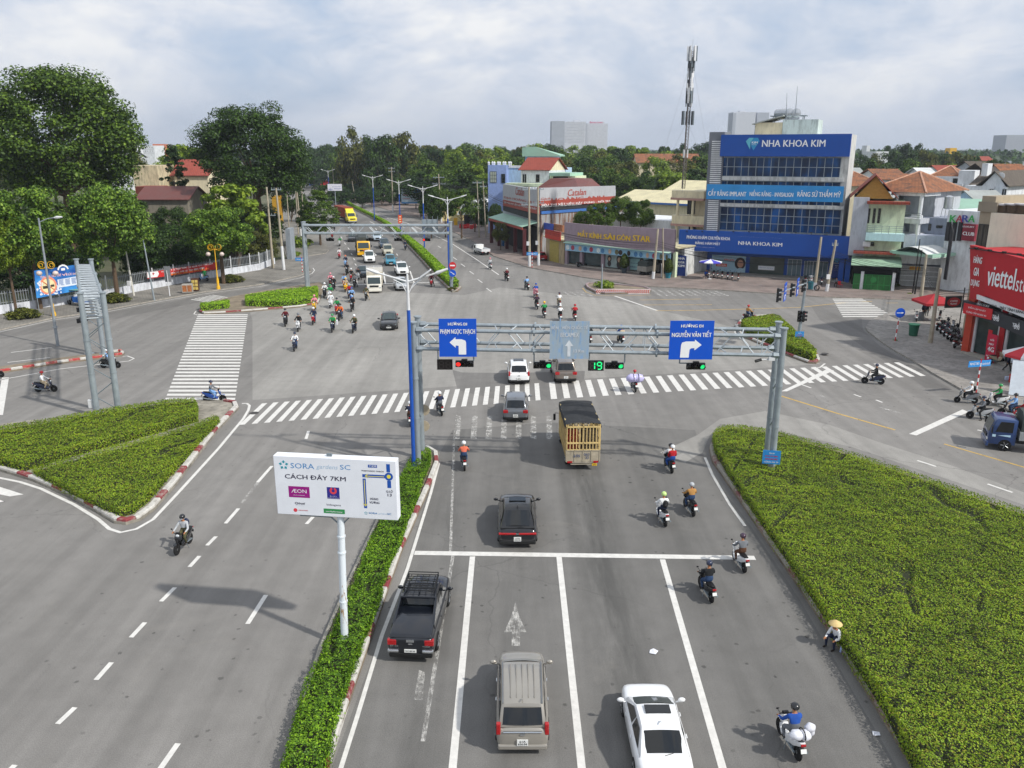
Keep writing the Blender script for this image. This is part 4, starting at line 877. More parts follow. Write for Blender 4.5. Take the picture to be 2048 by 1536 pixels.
m=MB();pts=[PY(30,570),PY(300,540),PY(330,610),PY(290,688),PY(35,712)];m.face([(x,-.008,z)for x,z in pts][::-1]);m.build('end_field',LETW,t);m=MB();a=PY(183,606);m.cbox((a[0],-.012,a[1]),(.42,.004,.12));m.cbox((a[0],-.012,a[1]),(.12,.004,.42));m.build('cross',RED,t)
for ls,mm in(([('NHẬT LIỆT CHỮ',390,552,490,.24),('Y TẾ QUAN TRỌNG CỦA NGƯỜI BỆNH 1947-2024',640,505,1740,.3),('HỘI CHỮ THẬP ĐỎ TỈNH BÌNH DƯƠNG',650,580,1530,.3)],LETW),([('Nhiệt liệt chào mừng tháng nhân đạo',650,622,1640,.22)],mat('letter_gold','#e89a2c',.6,var=0))):
 m=MB()
 for s,X0,Y0,X1,h in ls:
  ws=s.split();tot=sum(len(q)+1 for q in ws);x=0
  for q in ws:k=(x+len(q)/2)/tot;a=PY(X0+(X1-X0)*k,Y0-(X1-X0)*k*.165+8);b=PY(X0+(X1-X0)*k+1,Y0);put_text(m,q,a[0],a[1],(fr.p(290+X1*.078,540)[0]-fr.p(290+X0*.078,540)[0])*len(q)/tot,h,-.012,.03);x+=len(q)+1
 m.build('lettering',mm,t)
# -- cars and trucks
GLS=mat('car_glass','#0b1014',.05,0,var=0,spec=.7);GLB=mat('windscreen','#2c3a3c',.05,0,var=0,spec=.8);TYR=mat('tyre','#131314',.85,var=.2,vs=8);RIM=mat('rim','#8c8f92',.35,.7,var=.05)
TRM=mat('black_trim','#141516',.5,var=.1);CHR=mat('chrome','#c4c8cc',.15,.9,var=0);TLR=mat('tail_red','#a01016',.2,var=.05,coat=.5);HLW=mat('head_lens','#c8ced2',.12,.2,var=0,coat=.5);AMB=mat('amber','#d87818',.25,var=0);PLT=mat('plate_white','#dadcda',.5,var=.03);PLY=mat('plate_yellow','#d8b030',.5,var=.03);INK=mat('ink_black','#101012',.6,var=0)
def bil(A,B,C,D,s,t):return A.lerp(B,s).lerp(D.lerp(C,s),t)
def pane(mb,A,B,C,D,s0,s1,t0,t1,off=.008,m=0,n=1,bulge=0.0):
 nr=(B-A).cross(D-A).normalized()
 P=lambda i,t:bil(A,B,C,D,s0+(s1-s0)*i/n,t)+nr*(off+bulge*(1-(2*i/n-1)**2))
 for i in range(n):mb.face([P(i,t0),P(i+1,t0),P(i+1,t1),P(i,t1)],m)
def put_wheel(t,x,y,r,wd,cls='wheel'):
 s=1 if x>0 else-1;m=MB();m.lathe([(r*.55,-wd/2),(r*.92,-wd/2),(r,-wd*.3),(r,wd*.3),(r*.92,wd/2),(r*.55,wd/2)],0,(0,0,0),18)
 w_=m.build(cls,TYR,t,smooth=35,loc=(x,y,r));m=MB();m.lathe([(r*.62,wd*.42),(r*.6,wd*.5),(r*.2,wd*.36),(.02,wd*.4)],0,(0,0,0),14)
 for k in range(5):a=R(72*k);m.tube([(wd*.47,r*.1*math.cos(a),r*.1*math.sin(a)),(wd*.49,r*.58*math.cos(a),r*.58*math.sin(a))],r*.07,4)
 if s<0:m.v=[(-p[0],p[1],p[2])for p in m.v]
 m.build('rim',RIM,w_,smooth=35)
def plate_at(t,y,z,s,txt,w_=.42,h=.2,mt=None):
 m=MB();m.cbox((0,y,z),(w_,.03,h));p=m.build('licence_plate',mt or PLT,t);m=MB();q=MB();L=txt.split('|')
 for i,x in enumerate(L):put_text(q,x,0,z+(len(L)/2-.5-i)*h*.42,w_*.8 if len(L)==1 else w_*(.55 if i==0 else .8),h*(.55 if len(L)==1 else .34),0,.02)
 m.v=[(x*(1 if s<0 else-1),y+s*.02,zz)for x,yy,zz in q.v];m.f=q.f;m.mi=q.mi
 if m.v:m.build('plate_letters',INK,p)
BODY={ # y along the length as a fraction, half width factors, heights (fraction of the car's belt height): profile stations rear -> front
 'sedan':[(-.5,.80,.62,.70),(-.485,.90,.85,.90),(-.44,.965,.96,1.0),(-.3,1,1.0,1.02),(0,1,1.0,1.0),(.22,1,.99,.99),(.36,.985,.93,.93),(.45,.93,.84,.84),(.485,.84,.74,.76),(.5,.74,.55,.62)],
 'suv':[(-.5,.84,.78,.80),(-.49,.92,.92,.94),(-.45,.975,1.0,1.02),(-.3,1,1.0,1.02),(0,1,1,1.0),(.24,1,.99,.99),(.37,.985,.95,.95),(.455,.94,.88,.89),(.488,.86,.78,.82),(.5,.78,.6,.66)],
 'pickup':[(-.5,.92,.93,.95),(-.49,.955,.99,1.0),(-.45,.975,1.02,1.03),(-.3,.98,1.02,1.03),(0,1,1.02,1.0),(.2,1,1.0,.99),(.36,.985,.96,.97),(.455,.95,.9,.91),(.488,.88,.8,.84),(.5,.8,.62,.68)]}
def car(name,label,kind,px,facing,L,W,H,col,hd=(0,1),belt=None,cab=None,plate='',rim_r=None,group='cars and trucks on the road',rack=False,sunroof=False,cat='car',metal=.0,roofc=None,tl='corner',mpv=False,black_low=True,rails=False):
 """px: where its nearest end meets the road; facing 'rear' or 'front' is the end we see"""
 hd=Vector(hd).normalized();e=gp(*px).xy;c=e+hd*(L/2)if facing=='rear' else e-hd*(L/2)
 t=thing(name,label,cat,(c.x,c.y,.0),math.atan2(-hd.x,hd.y),group)
 if px[1]<700:t.scale=(1.07,)*3
 P=paint('paint_'+col,col,metal);hw=W/2;bz=belt or H*.62;r=rim_r or H*.215;gc=r*.62
 rs=[]
 for fy,kw,zs,zt in BODY[kind]:
  w_=hw*kw;y=fy*L;zb=gc+(.08 if abs(fy)>.46 else 0)
  half=[(0,zb),(w_*.86,zb),(w_*.975,zb+.1),(w_,bz*.52),(w_*.985,bz*zs*.82),(w_*.93,bz*zs*.97),(w_*.7,bz*zt*1.0),(0,bz*zt*1.015)]
  rs.append([(x,y,z)for x,z in half]+[(-x,y,z)for x,z in half[-2:0:-1]])
 m=MB();m.rings(rs);m.build('body',P,t,smooth=True,subsurf=1)
 # cabin
 yr0,yr1,yf1,yf0,kt=cab or{'sedan':(-.37,-.20,.02,.255,.74),'suv':(-.475,-.37,.03,.255,.76),'pickup':(-.14,-.10,.1,.24,.78)}[kind]
 wb=hw*.90;wt=hw*kt;zt=H-.045;zb=bz*.965;V=Vector
 RL,RR,FL,FR=V((-wb*.96,yr0*L,zb)),V((wb*.96,yr0*L,zb)),V((-wb,yf0*L,zb)),V((wb,yf0*L,zb));rl,rr,fl,fr_=V((-wt*.95,yr1*L,zt-.03)),V((wt*.95,yr1*L,zt-.03)),V((-wt,yf1*L,zt)),V((wt,yf1*L,zt))
 roof=[[(RL.lerp(FL,k/5)+rl.lerp(fl,k/5))*0+rl.lerp(fl,k/5).lerp(rr.lerp(fr_,k/5),j/6)+V((0,0,.05*math.sin(math.pi*(k+.25)/5.5)+.035*(1-((j-3)/3)**2)))for j in range(7)]for k in range(6)]
 def sec(y,wl,wtp,zt_,cr):
  q=[(-wl,y,zb),(-wl+(wl-wtp)*.5,y,(zb+zt_)/2),(-wtp,y,zt_-.03),(-wtp*.95,y,zt_+.02),(-wtp*.78,y,zt_+cr*.6),(-wtp*.4,y,zt_+cr)]
  return q+[(0,y,zt_+cr*1.08)]+[(-x,yy,z)for x,yy,z in q[::-1]]
 st=[sec(yr0*L,wb*.96,wb*.95,zb+.03,.02),sec(yr1*L-.0,wb*.97,wt*.95,zt-.04,.05)]+[sec(yr1*L+(yf1-yr1)*L*k/5,wb,wt*(.95+.05*k/5),zt-.04+.045*math.sin(math.pi*(k+1)/6.5),.055)for k in range(1,5)]+[sec(yf1*L,wb,wt,zt-.01,.05),sec(yf0*L,wb,wb*.96,zb+.03,.02)]
 m=MB();m.rings(st);m.build('cabin',P if roofc is None else paint('paint_'+roofc,roofc,metal),t,smooth=48)
 if mpv or rails:
  m=MB()
  for s in(0,1):m.tube([(roof[k][0 if s==0 else 6]+V((.06 if s==0 else-.06,0,.035)))for k in range(6)],.022,5)
  m.build('roof_rail',TRM if rails else RIM,t)
 m=MB();pane(m,RL,RR,rr,rl,.07,.93,.12,.88,.02,0,8,.055);m.build('rear_window',GLS,t);m=MB();pane(m,FR,FL,fl,fr_,.05,.95,.06,.92,.02,0,8,.055);m.build('windscreen',GLB,t)
 for A,B,C,D,inv in((FL,RL,rl,fl,0),(RR,FR,fr_,rr,1)):
  m=MB();sp=[(.05,.42),(.45,.74),(.77,.95)]if kind=='suv' else[(.06,.46),(.50,.90)]
  for s0,s1 in sp:s0,s1=(1-s1,1-s0)if inv else(s0,s1);pane(m,A,B,C,D,s0,s1,.08,.86,.022)
  m.build('side_window',GLS,t)
 # ends
 yr,yf=-L/2,L/2;bw=hw*.9
 m=MB();m.box(-bw,yr-.03,gc+.02,bw,yr+.18,bz*.42);m.build('rear_bumper',TRM if black_low else P,t,bevel=.05);m=MB();m.box(-bw*.9,yf-.2,gc+.0,bw*.9,yf+.02,bz*.36);m.build('front_bumper',TRM,t,bevel=.05)
 for s in(-1,1):
  m=MB()
  if tl=='wide':m.box(min(s*.05,s*hw*.93),yr-.02+.05*0,bz*.72,max(s*.05,s*hw*.93),yr+.10,bz*.82)
  elif tl=='tall':m.box(min(s*hw*.80,s*hw*.96),yr+.02,bz*.74,max(s*hw*.80,s*hw*.96),yr+.18,bz*1.12)
  else:m.box(min(s*hw*.58,s*hw*.97),yr+.0,bz*.70,max(s*hw*.58,s*hw*.97),yr+.2,bz*.92)
  m.build('tail_light',TLR,t,bevel=.03)
  m=MB();m.M=Matrix.Translation((s*hw*.64,yf-.24,bz*.69))@Matrix.Rotation(R(-s*30),4,'Z');m.cbox((0,0.0,0),(hw*.36,.18,bz*.12));m.build('headlight',HLW,t,bevel=.03)
  m=MB();m.tube([(s*hw*.93,yf0*L-.25,zb+.02),(s*(hw+.1),yf0*L-.27,zb+.08)],.03,5);m.sph((s*(hw+.13),yf0*L-.27,zb+.12),(.13,.07,.085),8,6);m.build('mirror',P,t,smooth=True)
  m=MB()
  for y in(.1,-.13):m.box(s*hw*.985,y*L-.09,bz*.83,s*(hw+.012),y*L+.09,bz*.86)
  m.build('door_handle',CHR if mpv else P,t)
  for y in(-.31,.31):put_wheel(t,s*(hw-.11),y*L,r,.22)
 m=MB();m.box(-hw*.42,yf-.1,bz*.42,hw*.42,yf-.0,bz*.72);m.build('grille',TRM,t,bevel=.03);m=MB();m.cbox((0,yf+.0,bz*.6),(hw*.3,.03,.05));m.cbox((0,yr-.0,bz*(.78 if kind!='sedan' else .7)),(.16,.05,.05));m.build('badge',CHR,t)
 if mpv:
  m=MB();[m.tube([rl.lerp(rr,x)+V((0,.25,.075)),fl.lerp(fr_,x)+V((0,-.2,.085))],.016,4)for x in(.22,.36,.5,.64,.78)];m.build('roof_rib',P,t);m=MB();m.tube([(-hw*.7,yr-.0,bz*.86),(hw*.7,yr-.0,bz*.86)],.03,6);m.build('tailgate_strip',CHR,t)
 if plate:plate_at(t,yr-.035 if facing=='rear' else yf+.03,bz*(.52 if facing=='rear' else .38),-1 if facing=='rear' else 1,plate,.36 if '|' in plate else .46,.22 if '|' in plate else .13)
 m=MB();m.tube([(0,yr1*L+.15,H+.04),(0,yr1*L-.02,H+.10)],.025,5);m.build('antenna',P,t)
 if sunroof:a,b=rl.lerp(fl,.52),rr.lerp(fr_,.92);m=MB();m.box(a.x*.62,a.y,H+.02,b.x*.62,b.y,H+.06);m.build('sunroof',GLS,t,bevel=.01)
 if kind!='pickup':m=MB();m.tube([(0,yr0*L*.99-.02,bz*1.03),(.3*hw,yr0*L*.98+.0,bz*1.1)],.012,4);m.build('wiper',TRM,t)
 return t,dict(L=L,hw=hw,bz=bz,H=H,yr=yr,P=P)
NB=(0,1)
car('black_suv','glossy black coupe style suv with a dark roof just past the stop line','suv',(1035,1098),'rear',4.9,2.0,1.68,'#12141a',NB,1.05,(-.47,-.24,.02,.27,.70),'51H|552.99',tl='wide',roofc='#0c0d10',sunroof=True)
car('minivan','champagne grey minivan with roof rails between the lane lines','suv',(1045,1513),'rear',4.62,1.78,1.78,'#98948c',NB,1.08,(-.48,-.42,.06,.31,.82),'61A|656.04',tl='tall',mpv=True,metal=.35,black_low=False)
car('white_sedan','white sedan with a sunroof at the bottom of the middle lane','sedan',(1287,1398),'front',4.65,1.82,1.46,'#e2e4e6',NB,.93,None,'',sunroof=True)
car('grey_suv','metallic grey suv with red lights driving over the faded old crosswalk','suv',(1031,846),'rear',4.55,1.84,1.68,'#6c7076',(.02,1),1.04,None,'51F|338.79',metal=.4,tl='corner')
car('white_suv','white suv crossing the zebra stripes under the gantry','suv',(1038,770),'rear',4.58,1.84,1.67,'#dfe1e2',(-.02,1),1.03,None,'61A|120.5',tl='tall',sunroof=True)
car('brown_suv','brown grey suv beside the white suv under the faded sign','suv',(1132,768),'rear',4.85,1.9,1.83,'#776e67',(-.05,1),1.12,(-.48,-.41,.12,.28,.78),'51G|667.1',metal=.4,rails=True)
OC=(.215,-1)
car('black_sedan','black sedan rolling out in front of the queue of the far lanes','sedan',(778,661),'front',4.88,1.84,1.45,'#16181c',(.12,-1),.92,None,'51K 182.66')
car('silver_hatchback','silver hatchback waiting at the far stop line','suv',(804,582),'front',3.75,1.66,1.5,'#b4b8bc',OC,.93,(-.47,-.36,.06,.27,.74),'',metal=.3)
car('dark_hatchback','dark blue hatchback half hidden behind the white box truck','sedan',(727,556),'front',4.1,1.7,1.5,'#20303c',OC,.93,None)
car('white_suv','white suv with a dark grille second at the far stop line','suv',(806,552),'front',4.85,1.9,1.72,'#e0e2e2',OC,1.07,None)
car('teal_suv','teal blue small suv in the far queue','suv',(782,532),'front',4.1,1.72,1.6,'#2f7f9a',OC,1.0,None,'61A 08')
car('white_suv','white suv in front of the yellow dump truck','suv',(740,527),'front',4.7,1.85,1.8,'#e4e6e6',OC,1.1,None)
car('beige_minivan','pale champagne minivan behind the teal car','suv',(777,512),'front',4.6,1.78,1.78,'#b4b2a2',OC,1.08,(-.48,-.42,.16,.3,.82),mpv=True)
car('dark_suv','dark slate suv in the far queue behind the pale minivan','suv',(770,498),'front',4.7,1.85,1.75,'#35485a',OC,1.08,None)
car('silver_suv','pale blue silver suv at the back of the far queue','suv',(755,483),'front',4.7,1.85,1.75,'#a6b6c2',OC,1.08,None)
car('black_sedan','black sedan beside the covered dump truck','sedan',(705,484),'front',4.5,1.75,1.5,'#22262c',OC,.95,None)
car('white_sedan','small white sedan far off on the main road','sedan',(665,406),'front',4.5,1.75,1.5,'#dcdee0',(.35,-1),.95,None)
car('red_hatchback','red hatchback parked behind the twin concrete poles','suv',(1085,523),'rear',3.9,1.7,1.52,'#9c1626',(-.35,1),.96,None,'61A 5',group='parked vehicles')
# dark pickup with a bed cover and a roof basket
t,k=car('dark_pickup','dark navy pickup with a hard bed cover and a roof basket near the median','pickup',(822,1327),'rear',5.3,1.85,1.8,'#10141c',(.06,1),1.1,(-.14,-.10,.1,.24,.78),'51C-201.40',cat='pickup truck',tl='corner')
m=MB();hw=k['hw'];P=k['P']
m.rings([[(-hw*.9,-2.62,1.08),(hw*.9,-2.62,1.08),(hw*.86,-2.55,1.2),(-hw*.86,-2.55,1.2)],[(-hw*.92,-1.7,1.08),(hw*.92,-1.7,1.08),(hw*.84,-1.7,1.34),(-hw*.84,-1.7,1.34)],[(-hw*.93,-.85,1.08),(hw*.93,-.85,1.08),(hw*.8,-.85,1.42),(-hw*.8,-.85,1.42)]]);m.build('bed_cover',P,t,bevel=.04,smooth=35)
m=MB()
for s in(-1,1):m.rings([[(s*hw*.93,-2.0,1.1),(s*hw*.76,-2.0,1.1),(s*hw*.78,-1.95,1.3),(s*hw*.9,-1.95,1.3)],[(s*hw*.93,-.5,1.1),(s*hw*.76,-.5,1.1),(s*hw*.72,-.6,1.78),(s*hw*.8,-.6,1.78)]])
m.box(-hw*.76,-.78,1.7,hw*.76,-.5,1.8);m.build('roll_bar',P,t,bevel=.03)
m=MB()
for x in(-.62,.62):m.tube([(x,-.55,1.95),(x,.75,1.95)],.025,5);m.tube([(x,-.55,2.06),(x,.75,2.06)],.022,5)
for i in range(8):m.tube([(-.62,-.55+1.3*i/7,1.95),(.62,-.55+1.3*i/7,1.95)],.018,4)
for y in(-.55,.75):m.tube([(-.62,y,2.06),(.62,y,2.06)],.022,5)
for x in(-.5,-.25,0,.25,.5):m.tube([(x,-.55,1.94),(x,.75,1.94)],.014,4)
for x in(-.6,.6):
 for y in(-.4,.6):m.tube([(x,y,1.78),(x,y,2.06)],.02,4)
m.build('roof_basket',TRM,t);m=MB();m.cbox((0,-2.66,.99),(.3,.05,.1));m.build('tailgate_handle',CHR,t)
m=MB()
for s in(-1,1):m.box(min(s*.45,s*hw*.95),-2.72,.5,max(s*.45,s*hw*.95),-2.58,.62)
m.build('chrome_step',CHR,t,bevel=.03);q=MB();put_text(q,'BT-50',-.62,.78,.3,.07,-2.68,.02);put_text(q,'MAZDA',.62,.78,.3,.06,-2.68,.02);q.build('lettering',CHR,t)
# -- trucks
def truck(name,label,px,facing,hd,cabc,W,L,cab_L,cab_H,wheels,group='cars and trucks on the road',r=.42,rz_plate=None,cat='truck',nose=0.0):
 hd=Vector(hd).normalized();e=gp(*px).xy;c=e+hd*(L/2)if facing=='rear' else e-hd*(L/2)
 t=thing(name,label,cat,(c.x,c.y,0),math.atan2(-hd.x,hd.y),group);P=paint('paint_'+cabc,cabc);hw=W/2;f=L/2;y0=f-cab_L;zb=r*1.0
 cw=min(hw*.94,1.2)
 prof=[(y0,zb),(f-.02,zb),(f,zb+.2),(f-.03,zb+cab_H*.42),(f-.3-nose*.2,zb+cab_H*.93),(f-.45-nose*.3,zb+cab_H),(y0,zb+cab_H)]
 if nose:prof=[(y0,zb),(f-.02,zb),(f,zb+.3),(f-.1,zb+cab_H*.42),(f-nose,zb+cab_H*.52),(f-nose-.35,zb+cab_H*.95),(f-nose-.6,zb+cab_H),(y0,zb+cab_H)]
 m=MB();m.rings([[(x*k,y,z)for y,z in prof]for x,k in((-cw,.93),(-cw,1),(cw,1),(cw,.93))][1:3]);m.build('cab',P,t,bevel=.09,smooth=40)
 a,b=prof[-4],prof[-3];a=(a[0],a[1])if nose else prof[3];b=prof[-3]if nose else prof[4]
 A,B,C,D=Vector((cw*.9,a[0],a[1])),Vector((-cw*.9,a[0],a[1])),Vector((-cw*.86,b[0],b[1])),Vector((cw*.86,b[0],b[1]))
 m=MB();pane(m,A,B,C,D,.02,.98,.08,.94,.02);m.build('windscreen',GLB,t)
 for s in(-1,1):
  m=MB();yb=f-.35-nose;pts=[(s*(cw+.012),y0+.25,zb+cab_H*.5),(s*(cw+.012),yb-.05,zb+cab_H*.5),(s*(cw+.012),yb-.3,zb+cab_H*.9),(s*(cw+.012),y0+.25,zb+cab_H*.9)];m.face(pts if s>0 else pts[::-1]);m.build('side_window',GLS,t)
  m=MB();m.tube([(s*cw,f-.3-nose*.6,zb+cab_H*.8),(s*(cw+.25),f-.15-nose*.6,zb+cab_H*.78)],.025,5);m.cbox((s*(cw+.27),f-.15-nose*.6,zb+cab_H*.62),(.16,.08,.45));m.build('mirror',TRM,t,bevel=.02)
  m=MB();m.cbox((s*cw*.8,f+.0,zb+cab_H*.2),(cw*.3,.08,.16));m.build('headlight',HLW,t,bevel=.02)
  for y in wheels:
   put_wheel(t,s*(hw-.2),y,r,.3)
 m=MB();m.box(-cw*.6,f-.02,zb+cab_H*.24,cw*.6,f+.05,zb+cab_H*.36);m.build('grille',TRM,t,bevel=.02);m=MB();m.box(-cw,f-.1,zb-.15,cw,f+.06,zb+.18);m.build('bumper',P if not nose else CHR,t,bevel=.04)
 m=MB();m.box(-hw*.45,-L/2+.1,zb+.05,-hw*.3,y0+.1,zb+.3);m.box(hw*.3,-L/2+.1,zb+.05,hw*.45,y0+.1,zb+.3);m.box(-hw*.7,-L/2+.3,zb-.1,hw*.7,-L/2+.5,zb+.1);m.build('chassis',TRM,t)
 return t,dict(hw=hw,f=f,y0=y0,zb=zb,L=L,P=P)
# cage truck
t,k=truck('cage_truck','yellow cage truck with a black tarp and crates, seen from behind',(1165,941),'rear',(-.035,1),'#d8d2c0',2.05,6.3,1.6,1.75,(-1.9,2.0),r=.4)
WOOD=mat('cage_cream','#c8b078',.7,var=.15,vs=2,dirt=.3);m=MB();hw=1.03;b,f_=-3.12,1.5;z0_,z1_=.85,2.95
m.box(-hw,b,z0_-.1,hw,f_,z0_);
for s in(-1,1):
 for i in range(15):y=b+(f_-b)*i/14;m.box(s*hw-.03,y-.03,z0_,s*hw+.03,y+.03,z1_)
 for z in(z0_+.55,z0_+1.1,z1_):m.box(s*hw-.025,b,z-.04,s*hw+.045,f_,z+.04)
m.build('cage',WOOD,t)
for s,nm in((-1,'left'),(1,'right')):
 m=MB();x0,x1=(-hw+.04,-.02)if s<0 else(.02,hw-.04)
 for i in range(6):x=x0+(x1-x0)*i/5;m.box(x-.028,b-.06,z0_+.5,x+.028,b,z1_-.08)
 for z in(z0_+.5,z0_+.95,z1_-.12):m.box(x0,b-.075,z-.045,x1,b+.01,z+.045)
 m.build('rear_gate',WOOD,t)
m=MB();m.box(-hw,b-.05,z0_-.3,hw,b+.02,z0_+.5);
for i in range(5):x=-hw+2*hw*i/4;m.box(x-.03,b-.08,z0_-.25,x+.03,b,z0_+.5)
m.box(-hw,b-.08,z0_+.44,hw,b,z0_+.5);q=m.build('tailboard',mat('tailboard_grey','#aaa08c',.75,var=.15,vs=3,dirt=.4),t);m=MB();put_text(m,'61N',-.38,z0_+.14,.38,.2,b-.09,.02);put_text(m,'063',.22,z0_+.22,.34,.16,b-.09,.02);put_text(m,'32',.26,z0_+.02,.22,.16,b-.09,.02);m.build('lettering',mat('ink_bluegrey','#4a5878',.6,var=.2,vs=9),q)
m=MB();k_=9
rows=[[(-hw-.05+(2*hw+.1)*j/8,b-.02+(f_-b)*i/k_,z1_+.03+.05*math.sin(i*2.1+j)*(.5)+(.12*(1-((j-4)/4)**2))+(.03 if i%2 else 0))for j in range(9)]for i in range(k_+1)]
m.rings(rows,0,False,False)
for s,j in((-1,0),(1,8)):m.rings([[r_[j]for r_ in rows],[(s*(hw+.075),r_[j][1],z1_-.22-.05*(i%3))for i,r_ in enumerate(rows)]],0,False,False)
m.build('tarp',mat('tarp_black','#26282b',.75,var=.25,vs=2.5,bump=.5),t,smooth=50)
m=MB()
for i in range(7):x=-hw+.1+(2*hw-.2)*i/6;m.box(x-.03,b-.05,z1_-.06,x+.03,b+.3,z1_+.02)
m.build('roof_bar',WOOD,t)
for i,(cx,w_,hh,cc,n_)in enumerate([(-.62,.7,1.75,'#9c3a28',0),(.45,.95,1.7,'#7a6e5c',1)]):
 m=MB()
 for j in range(5):m.cbox((cx,b+.6,z0_+.2+j*.34),(w_,.9,.3))
 m.build('crate_stack',mat('crate_%d'%i,cc,.7,var=.25,vs=4),t,bevel=.02)
m=MB();m.cbox((0,b+.0,.55),(1.7,.1,.1));m.cbox((.0,b-.02,.42),(1.5,.06,.05));m.build('rear_bumper',mat('bumper_grey','#b0a898',.6,.3,dirt=.3),t)
for s in(-1,1):m=MB();m.cbox((s*.8,b-.06,.58),(.3,.04,.12));m.build('tail_light',TLR,t)
m=MB();m.cbox((.72,b-.08,.40),(.3,.03,.14));q=m.build('licence_plate',PLY,t);m=MB();put_text(m,'61C',.72,.40,.2,.08,b-.1,.02);m.build('plate_letters',INK,q)
# white box truck in the far queue
t,k=truck('box_truck','white box truck first at the far stop line',(749,587),'front',(.13,-1),'#e0ddd2',2.15,6.6,1.7,1.95,(-2.0,2.2),r=.42)
m=MB();m.box(-1.08,-3.2,.8,1.08,1.5,2.75);m.build('cargo_box',mat('box_cream','#bdb6a6',.7,var=.12,vs=1,dirt=.3),t,bevel=.04);m=MB()
for x in(-1.05,0,1.05):m.tube([(x,1.35,2.7),(x,1.35,3.55)],.035,5)
for i in range(9):m.tube([(-1.05,1.35,2.75+i*.1),(1.05,1.35,2.75+i*.1)],.016,4)
for i in range(14):m.tube([(-1.05+2.1*i/13,1.35,2.7),(-1.05+2.1*i/13,1.35,3.55)],.014,4)
m.build('front_rack',WHP,t)
m=MB();put_text(m,'HINO',0,0,.4,.1,0,.02);m.v=[(-x,k['f']+.06,z+1.13)for x,y,z in m.v];m.build('lettering',CHR,t)
# yellow dump truck and the container truck
t,k=truck('dump_truck','yellow truck with a dark covered load in the far queue',(728,514),'front',OC,'#e0ac10',2.5,9.2,2.0,2.3,(-3.2,-1.9,3.5),r=.52)
m=MB();m.rings([[(-1.22,-4.5,1.2),(1.22,-4.5,1.2),(1.22,-4.5,3.0),(.7,-4.5,3.3),(-.7,-4.5,3.3),(-1.22,-4.5,3.0)],[(-1.22,2.4,1.2),(1.22,2.4,1.2),(1.22,2.4,3.1),(.7,2.4,3.4),(-.7,2.4,3.4),(-1.22,2.4,3.1)]]);m.build('covered_load',mat('tarp_grey','#3c4242',.85,var=.2,vs=1.5,bump=.4),t,bevel=.05)
m=MB();m.cbox((0,k['f']+.05,1.25),(.22,.05,.2));m.build('badge',RED,t)
t,k=truck('container_truck','yellow tractor truck hauling a rust red shipping container',(706,447),'front',(.46,-1),'#e6d214',2.5,16,3.6,2.3,(-6.2,-5,-3.8,4.2,6.9),r=.5,nose=1.3)
m=MB();m.box(-1.22,-7.9,1.35,1.22,4.2,3.95);
for i in range(40):y=-7.8+i*.3;m.box(-1.26,y,1.45,1.26,y+.14,3.85)
for i in range(7):x=-1.0+i*.3;m.box(x,-7.95,1.45,x+.14,4.25,3.98)
m.build('container',mat('container_rust','#9a4a34',.7,var=.15,vs=.8,dirt=.2),t);m=MB();m.rings([[(-1.1,4.35,2.75),(1.1,4.35,2.75),(1.1,4.35,3.75),(-1.1,4.35,3.75)],[(-1.1,5.5,2.75),(1.1,5.5,2.75),(1.0,5.0,3.4),(-1.0,5.0,3.4)]]);m.build('wind_deflector',k['P'],t,bevel=.06)
# small white pickup at the kerb, tarped truck, blue truck, three wheeler
t,k=truck('small_truck','small white flatbed truck stopped by the right kerb',(972,511),'rear',(-.4,1),'#d8dad8',1.75,4.9,1.5,1.4,(-1.5,1.6),r=.33,group='parked vehicles');m=MB()
m.box(-.87,-2.45,.7,.87,.9,.78)
for x0,y0_,x1,y1 in((-.87,-2.45,-.82,.9),(.82,-2.45,.87,.9),(-.82,-2.45,.82,-2.4)):m.box(x0,y0_,.78,x1,y1,1.2)
m.build('flatbed',WHP,t);plate_at(t,-2.47,.6,-1,'61C',.36,.16)
for s in(-1,1):m=MB();m.cbox((s*.7,-2.48,.62),(.18,.04,.1));m.build('tail_light',TLR,t)
t,k=truck('tarped_truck','small grey truck with a dark canvas cover parked under the optician sign',(1283,552),'rear',(.55,.6),'#8c8f8c',1.75,4.9,1.4,1.4,(-1.5,1.6),r=.33,group='parked vehicles');m=MB();m.box(-.87,-2.45,.7,.87,1.0,1.5);m.build('bed_sides',mat('bed_grey','#8e8c84',.7,var=.2,vs=2,dirt=.4),t);m=MB();m.rings([[(-.85,-2.4,1.5),(.85,-2.4,1.5),(.82,-2.4,2.15),(.4,-2.4,2.35),(-.4,-2.4,2.35),(-.82,-2.4,2.15)],[(-.85,.95,1.5),(.85,.95,1.5),(.82,.95,2.15),(.4,.95,2.35),(-.4,.95,2.35),(-.82,.95,2.15)]]);m.build('canvas_cover',mat('canvas','#3e4644',.85,var=.25,vs=2,bump=.4),t)
bt=gp(1972,893).xy;hb=Vector((-1,.36)).normalized();e=bt
t,k=truck('blue_truck','blue truck with a dark tarp waiting behind the bikes at the right stop line',(1966,890),'front',hb,'#1c3a6c',1.95,6.0,1.65,1.75,(-1.8,1.95),r=.42)
m=MB();m.box(-.97,-2.95,.85,.97,1.2,1.45);
for i in range(5):m.box(-.985,-2.95,.9+i*.11,.985,1.2,.96+i*.11)
m.build('bed_sides',mat('bed_silver','#a8acae',.5,.4,var=.1),t);m=MB();m.rings([[(-.96,-2.9,1.45),(.96,-2.9,1.45),(.92,-2.9,2.5),(.5,-2.9,2.7),(-.5,-2.9,2.7),(-.92,-2.9,2.5)],[(-.96,1.15,1.45),(.96,1.15,1.45),(.92,1.15,2.5),(.5,1.15,2.7),(-.5,1.15,2.7),(-.92,1.15,2.5)]]);m.build('canvas_cover',MATS['canvas'],t)
m=MB()
